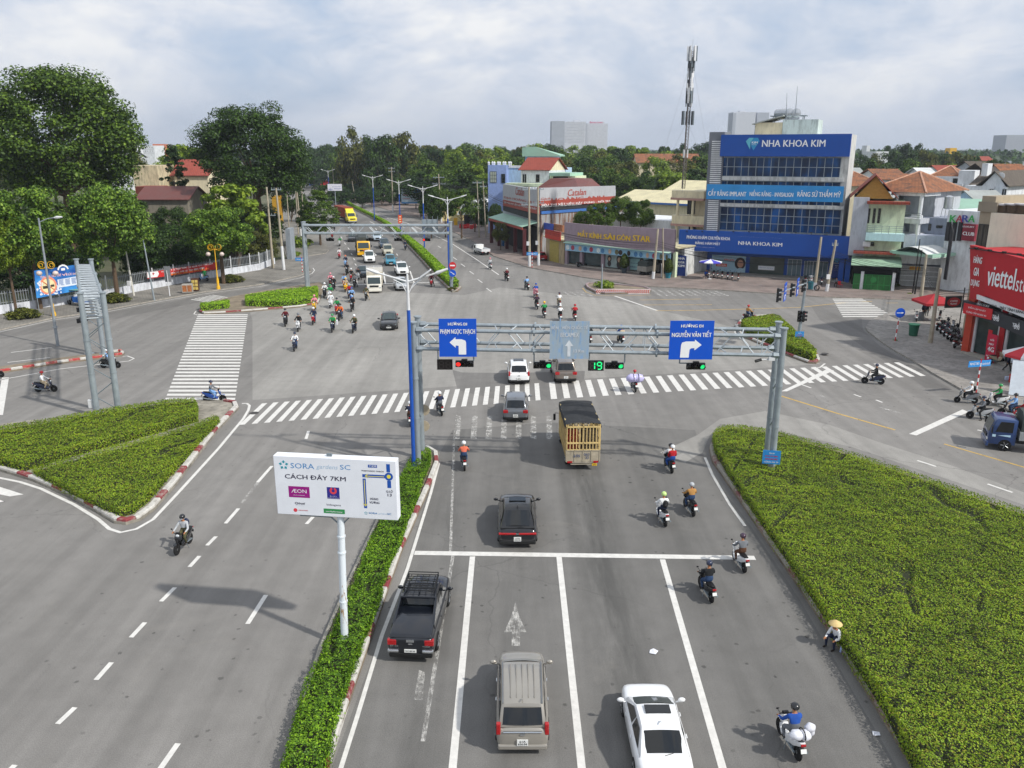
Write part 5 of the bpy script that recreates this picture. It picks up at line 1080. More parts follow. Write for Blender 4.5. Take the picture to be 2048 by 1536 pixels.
for s in(-1,):m.face([(-.938,1.7,1.0),(-.938,2.45,1.06),(-.938,2.0,1.12),(-.938,1.7,1.14)]);m.face([(-.938,2.55,.95),(-.938,2.75,.95),(-.938,2.75,1.12),(-.938,2.55,1.12)])
m.build('decal',mat('decal_pale','#b8d8ea',.5,var=0),t)
for y in(-.6,.5):m=MB();m.box(-1.0,y-.4,.55,-.95,y+.3,.68);m.build('side_guard',YEL,t)
b=gp(152,612);t=thing('cargo_tricycle','blue cargo tricycle with a green sheet roof parked below the blue notice board','tricycle',b+Vector((0,0,.13)),R(72),'parked vehicles')
m=MB();m.box(-.6,-1.9,.45,.6,-.2,.5);
for x0,y0_,x1,y1 in((-.62,-1.9,-.57,-.2),(.57,-1.9,.62,-.2),(-.6,-1.9,.6,-1.85),(-.6,-.25,.6,-.2)):m.box(x0,y0_,.5,x1,y1,1.1)
m.build('cargo_bed',mat('trike_blue','#1f5fae',.5,var=.15,dirt=.3),t);m=MB();m.rings([[(-.1,-.1,.5),(.1,-.1,.5),(.12,-.1,.75),(-.12,-.1,.75)],[(-.12,.5,.45),(.12,.5,.45),(.16,.5,.85),(-.16,.5,.85)]]);m.build('engine_frame',mat('bike_black','#1a1b1d',.4),t);m=MB();m.sph((0,.35,.95),(.15,.3,.12));m.build('tank',MATS['trike_blue'],t,smooth=True);m=MB();m.cbox((0,-.1,.92),(.3,.5,.1));m.build('seat',TRM,t,bevel=.03)
for x,y in((-.55,-1.3),(.55,-1.3),(0,1.0)):put_wheel(t,x,y,.3,.12)
m=MB();m.tube([(0,.95,.3),(0,.75,1.0),(-.35,.6,1.05)],.03,5);m.tube([(0,.75,1.0),(.35,.6,1.05)],.03,5);m.build('handlebar',CHR,t);m=MB();m.cbox((0,-.1,2.0),(1.3,1.6,.04));
m.build('sheet_roof',mat('sheet_green','#6f9c8c',.7,var=.2),t);m=MB()
for x in(-.55,.55):
 for y in(-.8,.5):m.tube([(x,y,.6),(x,y,2.0)],.02,4)
m.build('roof_post',GALV,t)
# -- motorbikes and people
BP=paint('bike_paint','#20242a');BBK=mat('bike_black','#18191b',.45,var=.1);SEAT=mat('bike_seat','#141416',.6,var=.1)
def master_bike(scooter):
 t=thing('scooter' if scooter else 'motorbike','','motorbike');r=.245 if scooter else .29;wb=.63;wd=.10 if scooter else .075
 for nm,y in(('front_wheel',wb),('rear_wheel',-wb)):
  m=MB();m.lathe([(r*.74,-wd*.4),(r*.93,-wd*.5),(r,-wd*.15),(r,wd*.15),(r*.93,wd*.5),(r*.74,wd*.4)],0,(0,0,0),16);w_=m.build(nm,TYR,t,smooth=40,loc=(0,y,r));m=MB();m.lathe([(r*.76,-wd*.3),(r*.70,-wd*.3),(r*.70,wd*.3),(r*.76,wd*.3)],0,(0,0,0),16);m.tube([(-wd*.5,0,0),(wd*.5,0,0)],r*.2,8)
  for k in range(6):a=R(60*k);m.tube([(0,r*.15*math.cos(a),r*.15*math.sin(a)),(0,r*.72*math.cos(a),r*.72*math.sin(a))],.016,4)
  m.build('rim',RIM,w_,smooth=40)
 m=MB();hw=.19 if scooter else .15
 # leg shield, belly and tail fairing as one shell of lofted sections
 m.rings([[(-.05,.52,.62),(.05,.52,.62),(.05,.44,.60),(-.05,.44,.60)],[(-hw,.50,.72),(hw,.50,.72),(hw*.8,.40,.70),(-hw*.8,.40,.70)],[(-hw*1.1,.46,.86),(hw*1.1,.46,.86),(hw*.8,.36,.86),(-hw*.8,.36,.86)],[(-.12,.40,.98),(.12,.40,.98),(.1,.30,.98),(-.1,.30,.98)]])
 m.rings([[(-hw,.44,.62),(hw,.44,.62),(hw*1.1,.40,.50),(-hw*1.1,.40,.50)],[(-hw,.30,.40),(hw,.30,.40),(hw,.26,.28),(-hw,.26,.28)],[(-.16,-.05,.38 if scooter else .55),(.16,-.05,.38 if scooter else .55),(.16,-.05,.28),(-.16,-.05,.28)],[(-.17,-.2,.70),(.17,-.2,.70),(.15,-.2,.36),(-.15,-.2,.36)],[(-.16,-.55,.76),(.16,-.55,.76),(.13,-.55,.48),(-.13,-.55,.48)],[(-.09,-.92,.84),(.09,-.92,.84),(.07,-.90,.70),(-.07,-.90,.70)]])
 m.build('body',BP,t,bevel=.02,smooth=50)
 m=MB();m.rings([[(x,wb+(r+.05)*math.sin(a),r+(r+.05)*math.cos(a))for x in(-.075,0,.075)]for a in[R(q)for q in range(-62,50,14)]],0,False,False);m.build('front_fender',BP,t,smooth=40)
 m=MB();m.rings([[(-.05,-.02,.72),(.05,-.02,.72),(.04,-.02,.77),(-.04,-.02,.77)],[(-.14,-.2,.74),(.14,-.2,.74),(.11,-.2,.82),(-.11,-.2,.82)],[(-.15,-.45,.77),(.15,-.45,.77),(.12,-.45,.85),(-.12,-.45,.85)],[(-.1,-.82,.82),(.1,-.82,.82),(.07,-.82,.89),(-.07,-.82,.89)]]);m.build('seat',SEAT,t,bevel=.02,smooth=50)
 m=MB();m.tube([(0,wb,r),(0,.50,.62),(0,.40,.98)],.035,6);m.tube([(-.075,wb,r),(-.07,.52,.60)],.02,5);m.tube([(.075,wb,r),(.07,.52,.60)],.02,5);m.build('fork',BBK,t,smooth=40)
 m=MB();m.tube([(-.33,.30,1.0),(-.18,.36,1.02),(0,.40,.98),(.18,.36,1.02),(.33,.30,1.0)],.02,6);m.rings([[(-.12,.44,.96),(.12,.44,.96),(.1,.34,.94),(-.1,.34,.94)],[(-.1,.42,1.08),(.1,.42,1.08),(.08,.34,1.08),(-.08,.34,1.08)]]);m.build('handlebar',BP if scooter else BBK,t,smooth=40)
 for s in(-1,1):
  m=MB();m.tube([(s*.2,.36,1.03),(s*.3,.36,1.2)],.009,4);m.sph((s*.31,.36,1.23),(.06,.018,.04),8,5);m.build('mirror',BBK,t,smooth=40)
 m=MB();m.sph((0,.455,.93 if not scooter else 1.0),(.1,.045,.075),10,6);m.build('headlight',HLW,t,smooth=True)
 m=MB();m.cbox((0,-.94,.77),(.17,.05,.08));m.build('tail_light',TLR,t,bevel=.015);m=MB();m.rings([[(-.05,-.88,.7),(.05,-.88,.7),(.05,-.86,.66),(-.05,-.86,.66)],[(-.05,-1.02,.5),(.05,-1.02,.5),(.05,-.98,.48),(-.05,-.98,.48)]]);m.build('mudguard',BBK,t)
 m=MB();m.M=Matrix.Translation((0,-1.0,.60))@Matrix.Rotation(R(-22),4,'X');m.cbox((0,0,0),(.19,.012,.14));m.build('licence_plate',PLT,t)
 m=MB();m.tube([(.15,-.1,.27),(.18,-.45,.30),(.2,-.85,.40)],[.03,.05,.045],8);m.build('exhaust',GALD,t,smooth=40)
 m=MB();m.cbox((0,-.2,.36),(.2,.5,.2));m.tube([(-.13,-.1,.34),(-.12,-wb,r)],.04,6);m.tube([(-.2,.02,.30),(.2,.02,.30)],.02,5);m.tube([(-.1,-.05,.3),(-.22,-.15,.02)],.015,4);m.build('engine',GALD,t)
 return t
MBK,SCO=master_bike(False),master_bike(True)
# ---- people: one continuous skin grown over a jointed skeleton
SKIN=mat('skin','#a8734f',.6,var=.06);SHIRT=mat('shirt','#c8ccd2',.85,var=.1,vs=6);TROU=mat('trousers','#2a3246',.85,var=.12,vs=6);SHOE=mat('shoes','#2a221c',.7,var=.1)
def person_mesh(name,J,limbs):
 """J: joint -> (xyz, radius); limbs: (joint, joint, material index)"""
 nm=list(J);ix={k:i for i,k in enumerate(nm)};me=bpy.data.meshes.new(name);me.from_pydata([J[k][0]for k in nm],[(ix[a],ix[b])for a,b,_ in limbs],[]);o=bpy.data.objects.new(name,me);sc.collection.objects.link(o)
 sk=o.modifiers.new('skin','SKIN');sk.use_smooth_shade=True;sd=o.data.skin_vertices[0].data
 for k in nm:r=J[k][1];sd[ix[k]].radius=r if isinstance(r,tuple)else(r,r)
 for q in sd:q.use_root=False
 sd[ix['pelvis']].use_root=True
 sb=o.modifiers.new('sub','SUBSURF');sb.levels=1;sb.render_levels=1
 dg=bpy.context.evaluated_depsgraph_get();m2=bpy.data.meshes.new_from_object(o.evaluated_get(dg));bpy.data.objects.remove(o)
 for q in(SKIN,SHIRT,TROU,SHOE):m2.materials.append(q)
 C=np.array([p.center for p in m2.polygons]);best=np.full(len(C),1e9);mi=np.zeros(len(C),np.int32)
 for a,b,k in limbs:
  A,B=np.array(J[a][0]),np.array(J[b][0]);d=B-A;L=d@d+1e-9;t=np.clip((C-A)@d/L,0,1);D=np.linalg.norm(C-(A+t[:,None]*d),axis=1);s=D<best;best[s]=D[s];mi[s]=k
 m2.polygons.foreach_set('material_index',mi);m2.polygons.foreach_set('use_smooth',[True]*len(mi));m2.update();return m2
def skeleton(hip,lean,hands,knees,feet,head=0.0,sit=True,elb=None):
 V=Vector;P=V(hip);up=V((0,math.sin(lean),math.cos(lean)));J={};Lm=[]
 def j(k,p,r):J[k]=(tuple(p),r)
 j('pelvis',P,(.18,.14));j('waist',P+up*.18,(.17,.13));j('chest',P+up*.36,(.205,.14));n0=P+up*.50;j('neck',n0,.062);hd=n0+up*.04+V((0,.03,.07));j('jaw',hd+V((0,.02,.03)),(.068,.08));j('skull',hd+V((0,0,.11)),(.085,.10));j('crown',hd+V((0,-.01,.19)),(.06,.07));j('nose',hd+V((0,.115,.07)),.014)
 Lm+=[('pelvis','waist',2),('waist','chest',1),('chest','neck',1),('neck','jaw',0),('jaw','skull',0),('skull','crown',0),('skull','nose',0)]
 for s,sd_ in((-1,'l'),(1,'r')):
  sh=P+up*.43+V((s*.19,0,0));j('shoulder'+sd_,sh,.08);hn=V(hands[0 if s<0 else 1]);el=V(elb[0 if s<0 else 1])if elb else sh.lerp(hn,.5)+V((s*.07,-.06,-.09));j('elbow'+sd_,el,.058);j('wrist'+sd_,el.lerp(hn,.86),.034);d=(hn-el).normalized();j('palm'+sd_,hn+d*.02,(.04,.024))
  Lm+=[('chest','shoulder'+sd_,1),('shoulder'+sd_,'elbow'+sd_,1),('elbow'+sd_,'wrist'+sd_,1),('wrist'+sd_,'palm'+sd_,0)]
  sx=d.cross(V((0,0,1))).normalized();dn=V((0,0,-1))
  for f,(off,ln)in enumerate(((-.028,.072),(-.009,.082),(.010,.078),(.027,.060),(-.05,.045))):
   a=hn+d*(.055 if f<4 else .0)+sx*off*(1 if f<4 else s*1.0);b=a+d*ln*.45+dn*ln*.30+(sx*off*.5 if f==4 else V());j(f'finger{f}a{sd_}',a,.0105);j(f'finger{f}b{sd_}',b,.0085);Lm+=[('palm'+sd_,f'finger{f}a{sd_}',0),(f'finger{f}a{sd_}',f'finger{f}b{sd_}',0)]
  hp=P+V((s*.095,0,-.03));kn=V(knees[0 if s<0 else 1]);ft=V(feet[0 if s<0 else 1]);j('hip'+sd_,hp,.115);j('knee'+sd_,kn,.08);j('ankle'+sd_,ft+V((0,-.02,.07)),.042);j('toe'+sd_,ft+V((0,.15,.03)),(.04,.03));j('heel'+sd_,ft+V((0,-.05,.035)),.035)
  Lm+=[('pelvis','hip'+sd_,2),('hip'+sd_,'knee'+sd_,2),('knee'+sd_,'ankle'+sd_,2),('ankle'+sd_,'heel'+sd_,3),('heel'+sd_,'toe'+sd_,3)]
 J['ear_l']=(tuple(hd+V((-.098,0,.08))),.016);J['ear_r']=(tuple(hd+V((.098,0,.08))),.016);Lm+=[('skull','ear_l',0),('skull','ear_r',0)]
 return J,Lm,hd
GB=[(-.30,.28,1.03),(.30,.28,1.03)]
POSES={
 'ride':dict(hip=(0,-.25,.93),lean=.10,hands=GB,knees=[(-.17,.14,.72),(.17,.14,.72)],feet=[(-.17,.02,.33),(.17,.02,.33)]),
 'foot':dict(hip=(0,-.22,.93),lean=.08,hands=GB,knees=[(-.26,.10,.58),(.17,.14,.72)],feet=[(-.38,-.02,.0),(.17,.02,.33)]),
 'scoot':dict(hip=(0,-.28,.93),lean=.04,hands=GB,knees=[(-.13,.16,.74),(.13,.16,.74)],feet=[(-.12,.16,.36),(.12,.16,.36)]),
 'pillion':dict(hip=(0,-.62,.97),lean=.04,hands=[(-.15,-.38,1.02),(.15,-.38,1.02)],knees=[(-.22,-.24,.76),(.22,-.24,.76)],feet=[(-.2,-.33,.38),(.2,-.33,.38)]),
 'stand':dict(hip=(0,0,.92),lean=.02,hands=[(-.26,.08,.78),(.26,.08,.78)],knees=[(-.1,.03,.48),(.1,.03,.48)],feet=[(-.1,0,0),(.11,.02,0)]),
 'walk':dict(hip=(0,0,.91),lean=.06,hands=[(-.25,.25,.84),(.25,-.1,.78)],knees=[(-.1,-.05,.47),(.1,.16,.49)],feet=[(-.1,-.32,.03),(.1,.26,0)]),
 'lean':dict(hip=(0,0,.92),lean=.25,hands=[(-.12,.42,1.1),(.12,.42,1.15)],knees=[(-.1,.03,.48),(.1,.03,.48)],feet=[(-.1,0,0),(.11,.02,0)]),
 'kerb':dict(hip=(0,0,.38),lean=.36,hands=[(-.26,.46,.52),(.14,.55,.48)],knees=[(-.19,.40,.56),(.17,.42,.55)],feet=[(-.17,.36,0),(.2,.40,0)]),
 'stool':dict(hip=(0,0,.50),lean=.12,hands=[(-.15,.36,.58),(.15,.36,.58)],knees=[(-.15,.38,.5),(.15,.38,.5)],feet=[(-.15,.36,0),(.15,.36,0)]),
}
HEL=paint('helmet','#202226');HAIR=mat('hair','#15110e',.7,var=.15,vs=20);MASKM=mat('face_mask','#b8c4d0',.9,var=.05);EYE=mat('eye_dark','#0c0a09',.2,var=0)
PM={}
for k,q in POSES.items():
 J,Lm,hd=skeleton(**q)
 t=link('person',person_mesh('person_'+k,J,Lm));tag(t,'','person')
 m=MB()
 if k in('ride','foot','scoot','pillion'):m.sph(hd+Vector((0,-.015,.125)),(.142,.158,.138),14,8,z0=-.35);m.cbox(hd+Vector((0,.135,.12)),(.16,.05,.012));m.build('helmet',HEL,t,smooth=50)
 else:m.sph(hd+Vector((0,-.02,.12)),(.096,.112,.11),12,7,z0=-.2);m.build('hair',HAIR,t,smooth=True)
 for s in(-1,1):m=MB();m.sph(hd+Vector((s*.034,.092,.105)),.013,6,4);m.build('eye',EYE,t)
 m=MB();m.sph(hd+Vector((0,.06,.04)),(.066,.06,.05),8,5);m.build('face_mask',MASKM,t,smooth=True)if k in('ride','foot','scoot')else None
 if k not in('ride','foot','scoot'):m=MB();m.cbox(hd+Vector((0,.106,.03)),(.04,.01,.01));m.build('mouth',mat('lips','#7a4038',.6,var=0),t)
 PM[k]=(t,hd)
_cm={}
def cmat(pre,col):
 if(pre,col)not in _cm:_cm[pre,col]=paint(pre+'_'+col,col,rough=.25)if pre in('bike_paint','helmet')else mat(pre+'_'+col,col,.85,var=.1,vs=6)
 return _cm[pre,col]
def person(pose,loc,rz,label,shirt,trou,helmet='#202226',group=None,skin=None,shoes=None):
 sw={'shirt':cmat('shirt',shirt),'trousers':cmat('trousers',trou),'helmet':cmat('helmet',helmet)}
 if shoes:sw['shoes']=cmat('shoes',shoes)
 return dup(PM[pose][0],loc,rz,label,group,sw)
CN={'black':'#16181b','dark blue':'#1a2440','blue':'#1d4a9a','red':'#a81420','white':'#dcdee0','yellow':'#e0b010','grey':'#6a6e74','brown':'#5a3c2a','maroon':'#5a1420','silver':'#a8acb0','light blue':'#7fa8d8','green':'#1e8a48','pink':'#d88a98','orange':'#d86a28','purple':'#3a2438','tan':'#a87c44','olive':'#4a4a30','beige':'#b8a88c','coral':'#d06a50','lime':'#b8d880'}
def hdg(d):return math.atan2(-d[0],d[1])
def rider(u,v,d,bc,kind,shirt,trou,hel,pose,place,two=None,gap='',sd=''):
 """a motorbike and, on it, its rider; u, v: middle of its wheels on the road"""
 p=gp(u,v);rz=hdg(d);M=SCO if kind=='scooter' else MBK;k_=1.08 if v<700 else 1.0
 dup(M,p,rz,f'{bc} {kind} under the rider in {sd or shirt}, {place}','motorbikes in traffic',{'bike_paint':cmat('bike_paint',CN[bc])},(k_,)*3)
 person(pose,p,rz,f'rider in {sd or shirt}, {hel} helmet, on {bc} {kind}, {place}',CN[shirt],'#2c4468' if trou=='blue' else CN[trou],CN[hel],'motorbike riders').scale=(k_,)*3
 if two:person('pillion',p,rz,f'pillion passenger in {two[0]} behind the rider in {sd or shirt}, {place}',CN[two[0]],CN[two[1]],CN[two[2]],'motorbike riders')
 return p,rz
S=(.06,-1);A_=(.0,1);m_,s_='motorbike','scooter'
for row in[
 (572,651,(.15,-1),'black',s_,'maroon','black','black','ride','left edge of the bunch'),(598,661,(.1,-1),'white',s_,'black','black','grey','ride','left of the bunch'),(591,700,S,'dark blue',s_,'white','blue','dark blue','ride','leading the oncoming bunch'),
 (628,648,S,'red',m_,'dark blue','blue','white','ride','front of the bunch'),(629.5,621,S,'yellow',s_,'pink','grey','pink','scoot','by the left hedge kerb'),(666,663,S,'dark blue',m_,'green','black','green','ride','front of the bunch'),(709,664,(-.05,-1),'dark blue',m_,'olive','black','white','ride','front right of the bunch'),
 (681,640,(-.08,-1),'black',s_,'orange','blue','black','ride','middle of the bunch'),(705,622,(0,-1),'black',m_,'black','black','light blue','ride','middle of the bunch'),(662,615,S,'white',s_,'white','white','white','scoot','middle of the bunch'),(674.5,627,S,'red',s_,'green','black','black','ride','behind the vest rider'),
 (650,594,S,'black',s_,'white','black','white','ride','rear left by the hedge'),(661,598,S,'white',s_,'green','black','green','ride','rear left of the bunch'),(733,600,S,'black',m_,'olive','beige','black','foot','before the white box truck'),(699,596,S,'dark blue',m_,'red','black','silver','ride','rear of the bunch'),
 (668,580,S,'black',m_,'black','black','white','ride','rear of the bunch'),(661.5,572,S,'maroon',m_,'pink','purple','pink','ride','at the far stop line'),(689,574,S,'red',m_,'light blue','black','brown','foot','at the far stop line'),(692,583,S,'yellow',s_,'beige','yellow','yellow','ride','rear of the bunch'),
 (704,604,S,'blue',m_,'light blue','black','blue','ride','middle of the bunch'),(703,562,S,'red',m_,'black','olive','white','foot','behind the far stop line'),(709.5,574,S,'black',m_,'grey','black','black','foot','at the far stop line'),(717.5,560,S,'silver',s_,'black','black','black','foot','beside the dark hatchback'),(694.5,549,S,'black',s_,'black','black','brown','ride','queueing behind the bunch'),
 (691.5,533,S,'light blue',s_,'dark blue','black','orange','ride','approaching alone'),(679,517,S,'red',m_,'white','pink','black','ride','left of the dump truck'),(680,492,S,'white',s_,'green','black','grey','ride','far left lane'),(664.5,477,(.2,-1),'red',m_,'maroon','black','black','ride','far left lane'),(669,461,(.2,-1),'black',m_,'dark blue','grey','white','ride','beyond the far gantry'),
 (863,573,S,'red',m_,'maroon','black','black','foot','alone at the far median'),(811,500,S,'dark blue',m_,'dark blue','black','black','ride','along the far median hedge'),
 (980,538,(-.25,1),'white',s_,'silver','grey','pink','ride','following the flatbed truck'),(1013,561,(-.3,1),'black',s_,'maroon','black','white','ride','leaving on the far road'),(1053,579,(-.3,1),'black',m_,'light blue','grey','black','ride','leaving on the far road'),(1071,594,(-.25,1),'pink',s_,'blue','pink','blue','ride','mid junction'),(1073,617,(-.15,1),'black',m_,'purple','black','purple','ride','mid junction'),
 (1118,614,(-.1,1),'black',s_,'white','beige','purple','ride','right of the three'),(1088,634,(-.1,1),'black',m_,'green','black','yellow','ride','above the near gantry'),(1120,641,(-.05,1),'black',m_,'white','black','white','ride','above the near gantry'),(1149,640,(-.05,1),'red',m_,'red','black','red','ride','above the near gantry'),(1240,686,(-.2,1),'black',m_,'blue','beige','blue','ride','behind the near truss',('beige','black','black')),(1178,686,(-.1,1),'black',s_,'black','black','black','ride','behind the faded sign'),
 (1497,642,(.8,.55),'black',m_,'tan','blue','red','ride','turning at the wedge hedge'),(1745,768,(-1,.32),'dark blue',m_,'black','black','dark blue','ride','crossing the right zebra stripes'),
 (879,827,(-.35,1),'black',m_,'dark blue','grey','white','ride','on the zebra stripes'),(821,848,(-.1,1),'black',m_,'dark blue','brown','white','ride','behind the lamp pole'),(928,934,(-.12,1),'black',s_,'coral','blue','white','ride','beside the hedge tip'),(1337,939,(-.12,1),'black',s_,'white','blue','black','ride','right of the cage truck',('red','blue','white')),(1323,1043,(-.12,1),'white',s_,'white','dark blue','lime','ride','before the big hedge'),(1378,1023,(-.14,1),'black',s_,'tan','blue','silver','ride','before the big hedge'),
 (1478,1132,(-.1,1),'white',s_,'grey','brown','purple','ride','on the stop line'),(1411,1190,(-.14,1),'black',m_,'black','blue','dark blue','ride','behind the stop line'),(1576,1492,(-.13,1),'white',m_,'blue','grey','black','ride','carrying white sacks'),
 (368,1098,(-.12,-1),'black',m_,'silver','olive','black','ride','riding toward us on the left road'),(430,804,(1,.05),'blue',m_,'grey','light blue','dark blue','ride','at the left crosswalk'),(93,784,(1,.06),'dark blue',m_,'white','beige','red','foot','crossing the left arm'),(222,736,(1,.06),'black',m_,'light blue','grey','white','ride','behind the lattice legs'),(-12,755,(1,.06),'black',m_,'white','grey','white','ride','entering at the left'),
 (1931,806,(-1,.2),'grey',s_,'white','black','white','scoot','first at the right stop line'),(1957,838,(-1,.15),'silver',m_,'grey','black','dark blue','foot','waiting beside the blue truck'),(1990,812,(-1,.2),'white',s_,'green','black','green','ride','second row by the kerb'),(2020,832,(-1,.2),'black',m_,'light blue','blue','black','ride','third by the kerb'),(2038,846,(-1,.2),'red',m_,'red','black','silver','ride','at the right edge'),
]:rider(*row)
# what they carry
def blob(name,label,cat,loc,parts,mt,rz=0.0,straps=None):
 m=MB();rr=random.Random(name)
 for c,r in parts:m.sph(c,r,14,9)
 for i,v in enumerate(m.v):k=1+.05*math.sin(v[0]*31+v[2]*17)+.04*math.sin(v[1]*43+v[2]*29);m.v[i]=(v[0]*k,v[1]*k,v[2]*k)
 o=m.build(name,mt,smooth=True,loc=loc,rz=rz);tag(o,label,cat)
 if straps:
  m=MB()
  for pts in straps:m.tube(pts,.02,5)
  m.build('strap',TRM,o)
 return o
PLA=mat('plastic_white','#d2d4dc',.35,var=.12,vs=9);PLV=mat('plastic_violet','#b8b4dc',.3,var=.15,vs=5)
p=gp(1267,780);rz=hdg((-.1,1));dup(MBK,p,rz,'black motorbike carrying a big violet bundle over the zebra stripes','motorbikes in traffic',{'bike_paint':cmat('bike_paint',CN['black'])});person('ride',p,rz,'rider in red helmet hidden behind a big violet bundle',CN['white'],CN['grey'],CN['red'],'motorbike riders')
L=[Vector((0,-.80,1.22))];blob('bundle','big shiny violet bundle tied on the back of a motorbike','bundle',p+Vector((0,-.72,1.22)),[((-.25,0,0),(.5,.34,.36)),((.25,0,-.02),(.48,.34,.36))],PLV,rz,[[(x,.36*math.cos(a),.36*math.sin(a))for a in[R(q)for q in range(-40,230,30)]]for x in(-.18,.22)])
q=gp(1576,1492);rz=hdg((-.13,1));rm=Matrix.Rotation(rz,3,'Z')
blob('sack','white sacks strapped on the seat behind the blue hoodie rider','sack',q+rm@Vector((-.02,-.72,1.02)),[((-.12,0,0),(.24,.2,.16)),((.13,-.02,-.02),(.22,.2,.16))],PLA,rz,[[(.07,.23*math.cos(a),.19*math.sin(a))for a in[R(k)for k in range(-30,220,25)]]]);blob('plastic_bag','white plastic bag hanging at the right of the blue hoodie rider','bag',q+rm@Vector((.44,-.45,1.02)),[((0,0,0),(.19,.14,.17)),((.06,-.04,-.15),(.09,.08,.13))],PLA,rz)
def bag(u,v,d,label,col,off=(0,-.50,1.22)):
 p=gp(u,v);rz=hdg(d);m=MB();m.sph((0,0,0),(.15,.1,.22),12,8);m.sph((0,-.07,-.06),(.1,.06,.1),8,6);o=m.build('backpack',mat('bag_'+col,col,.7,var=.1),smooth=True,loc=p+Matrix.Rotation(rz,3,'Z')@Vector(off),rz=rz);tag(o,label,'backpack')
bag(1323,1043,(-.12,1),'black backpack on the white jacket rider before the big hedge','#15161a');bag(1931,806,(-1,.2),'black backpack on the first rider at the right stop line','#1a1b1e',(0,-.50,1.2));bag(368,1098,(-.12,-1),'dark blue backpack on the rider coming up the left road','#1c2844')
p=gp(666,663);rz=hdg(S);m=MB();m.cbox((0,0,.28),(.5,.45,.5));o=m.build('delivery_box',mat('box_kraft','#c8a878',.8,var=.1),loc=p+Matrix.Rotation(rz,3,'Z')@Vector((0,-.78,.88)),rz=rz,bevel=.02);tag(o,'cardboard box stacked on the green rider motorbike','box');m=MB();m.cbox((0,0,.25),(.22,.42,.5));o=m.build('delivery_bag',PLA,loc=p+Matrix.Rotation(rz,3,'Z')@Vector((-.36,-.72,.62)),rz=rz,bevel=.03);tag(o,'white carrier bag hung beside the cardboard box on the motorbike','bag')
# parked bikes
def park(u,v,d,bc,kind,label,z=.13):dup(SCO if kind==s_ else MBK,gp(u,v,z),hdg(d),label,'parked motorbikes',{'bike_paint':cmat('bike_paint',CN[bc])})
for i,(u,v)in enumerate([(1418,553),(1427,554.5),(1435,555),(1444,556.5),(1455,558),(1464,559),(1476,561)]):park(u,v,(.25,1),['black','black','grey','black','dark blue','black','brown'][i],[m_,s_,m_][i%3],['black motorbike parked first under the blue and white umbrella','black scooter parked second from the umbrella at the clinic','grey motorbike in the clinic row under the poster','black motorbike parked fourth in the clinic row','dark blue scooter parked in the clinic row','black motorbike parked sixth, next to the end of the clinic row','brown motorbike parked at the right end of the clinic row'][i])
for i,(u,v)in enumerate([(1610,566),(1622,566),(1642,569)]):park(u,v,(.3,1),['black','white','dark blue'][i],s_,['black scooter parked left of the clinic pole','white scooter parked behind the clinic pole','dark blue scooter parked right of the clinic pole'][i])
for i,(u,v)in enumerate([(1882,660),(1889,666),(1896,672),(1903,678),(1910,682),(1890,654),(1900,660),(1908,667)]):park(u,v,(.9,.5),['black','dark blue','grey','black','purple','black','silver','black'][i],[m_,s_][i%2],['black motorbike first in the front row beside the phone shop','dark blue scooter second in the front row beside the phone shop','grey motorbike third in the front row beside the phone shop','black scooter fourth in the front row beside the phone shop','purple motorbike last in the front row beside the phone shop','black scooter first in the back row under the round sign','silver motorbike second in the back row under the round sign','black scooter last in the back row under the round sign'][i])
park(1916,695,(.9,.6),'maroon',m_,'maroon motorbike parked at the orange pillar of the phone shop');park(1932,699,(.9,.6),'yellow',s_,'yellow scooter parked at the phone shop window');park(1947,703,(1,.15),'black',m_,'black motorbike with a yellow jacket on it at the phone shop')
blob('jacket','yellow jacket draped over the black motorbike at the phone shop','jacket',gp(1944,701)+Vector((0,0,1.15)),[((0,0,0),(.22,.3,.3)),((.1,.1,-.2),(.2,.2,.25))],mat('cloth_yellow','#d8b80c',.7,var=.15))
park(1832,642,(.35,.8),'white',m_,'white motorbike parked left of the red parasol');park(1879,640,(.4,.7),'black',m_,'black motorbike parked right of the red parasol');park(1992,727,(.95,.25),'beige',s_,'beige scooter parked by the street name sign')
park(407,562,(-1,.2),'light blue',s_,'light blue scooter resting against the white wall');park(1164,534,(.9,.2),'black',m_,'black motorbike parked at the optician window');park(716,404.5,(.2,1),'black',m_,'black motorbike parked far off on the right pavement');park(858,425,(-.3,1),'dark blue',s_,'dark blue scooter far up the road near the stalls',0)
for u,v,c,n in((682,400,'black','black'),(695,404,'red','red')):rider(u,v,(-.4,1),c,m_,c,'black',c,'ride','far up the main road')
# people on foot and seated
def walker(pose,u,v,d,label,shirt,trou,z=.13,hz=0.0):return person(pose,gp(u,v,z)+Vector((0,0,hz)),hdg(d),label,CN[shirt],CN[trou],group='people on the pavements')
p=gp(1659,1294,.0);rz=hdg((-.9,-.45));person('kerb',p+Vector((.30,.05,.0)),rz,'person in a white shirt and conical hat sitting on the kerb of the big hedge',CN['white'],CN['dark blue'],group='people on the pavements')
hd=PM['kerb'][1];m=MB();m.lathe([(.27,0),(.265,.012),(.02,.17)],2,(0,0,0),24);o=m.build('conical_hat',mat('straw','#c8b07a',.8,var=.12,vs=10),smooth=40,loc=p+Vector((.30,.05,.0))+Matrix.Rotation(rz,3,'Z')@(hd+Vector((0,0,.12))));tag(o,'pale straw conical hat on the person seated at the hedge kerb','hat')
m=MB();m.lathe([(.035,0),(.035,.16),(.015,.2),(.015,.23)],2,(0,0,0),10);o=m.build('bottle',mat('bottle_clear','#8fa0c8',.1,var=.1),loc=gp(1681,1304,.32));tag(o,'small plastic bottle standing on the kerb beside the seated person','bottle')
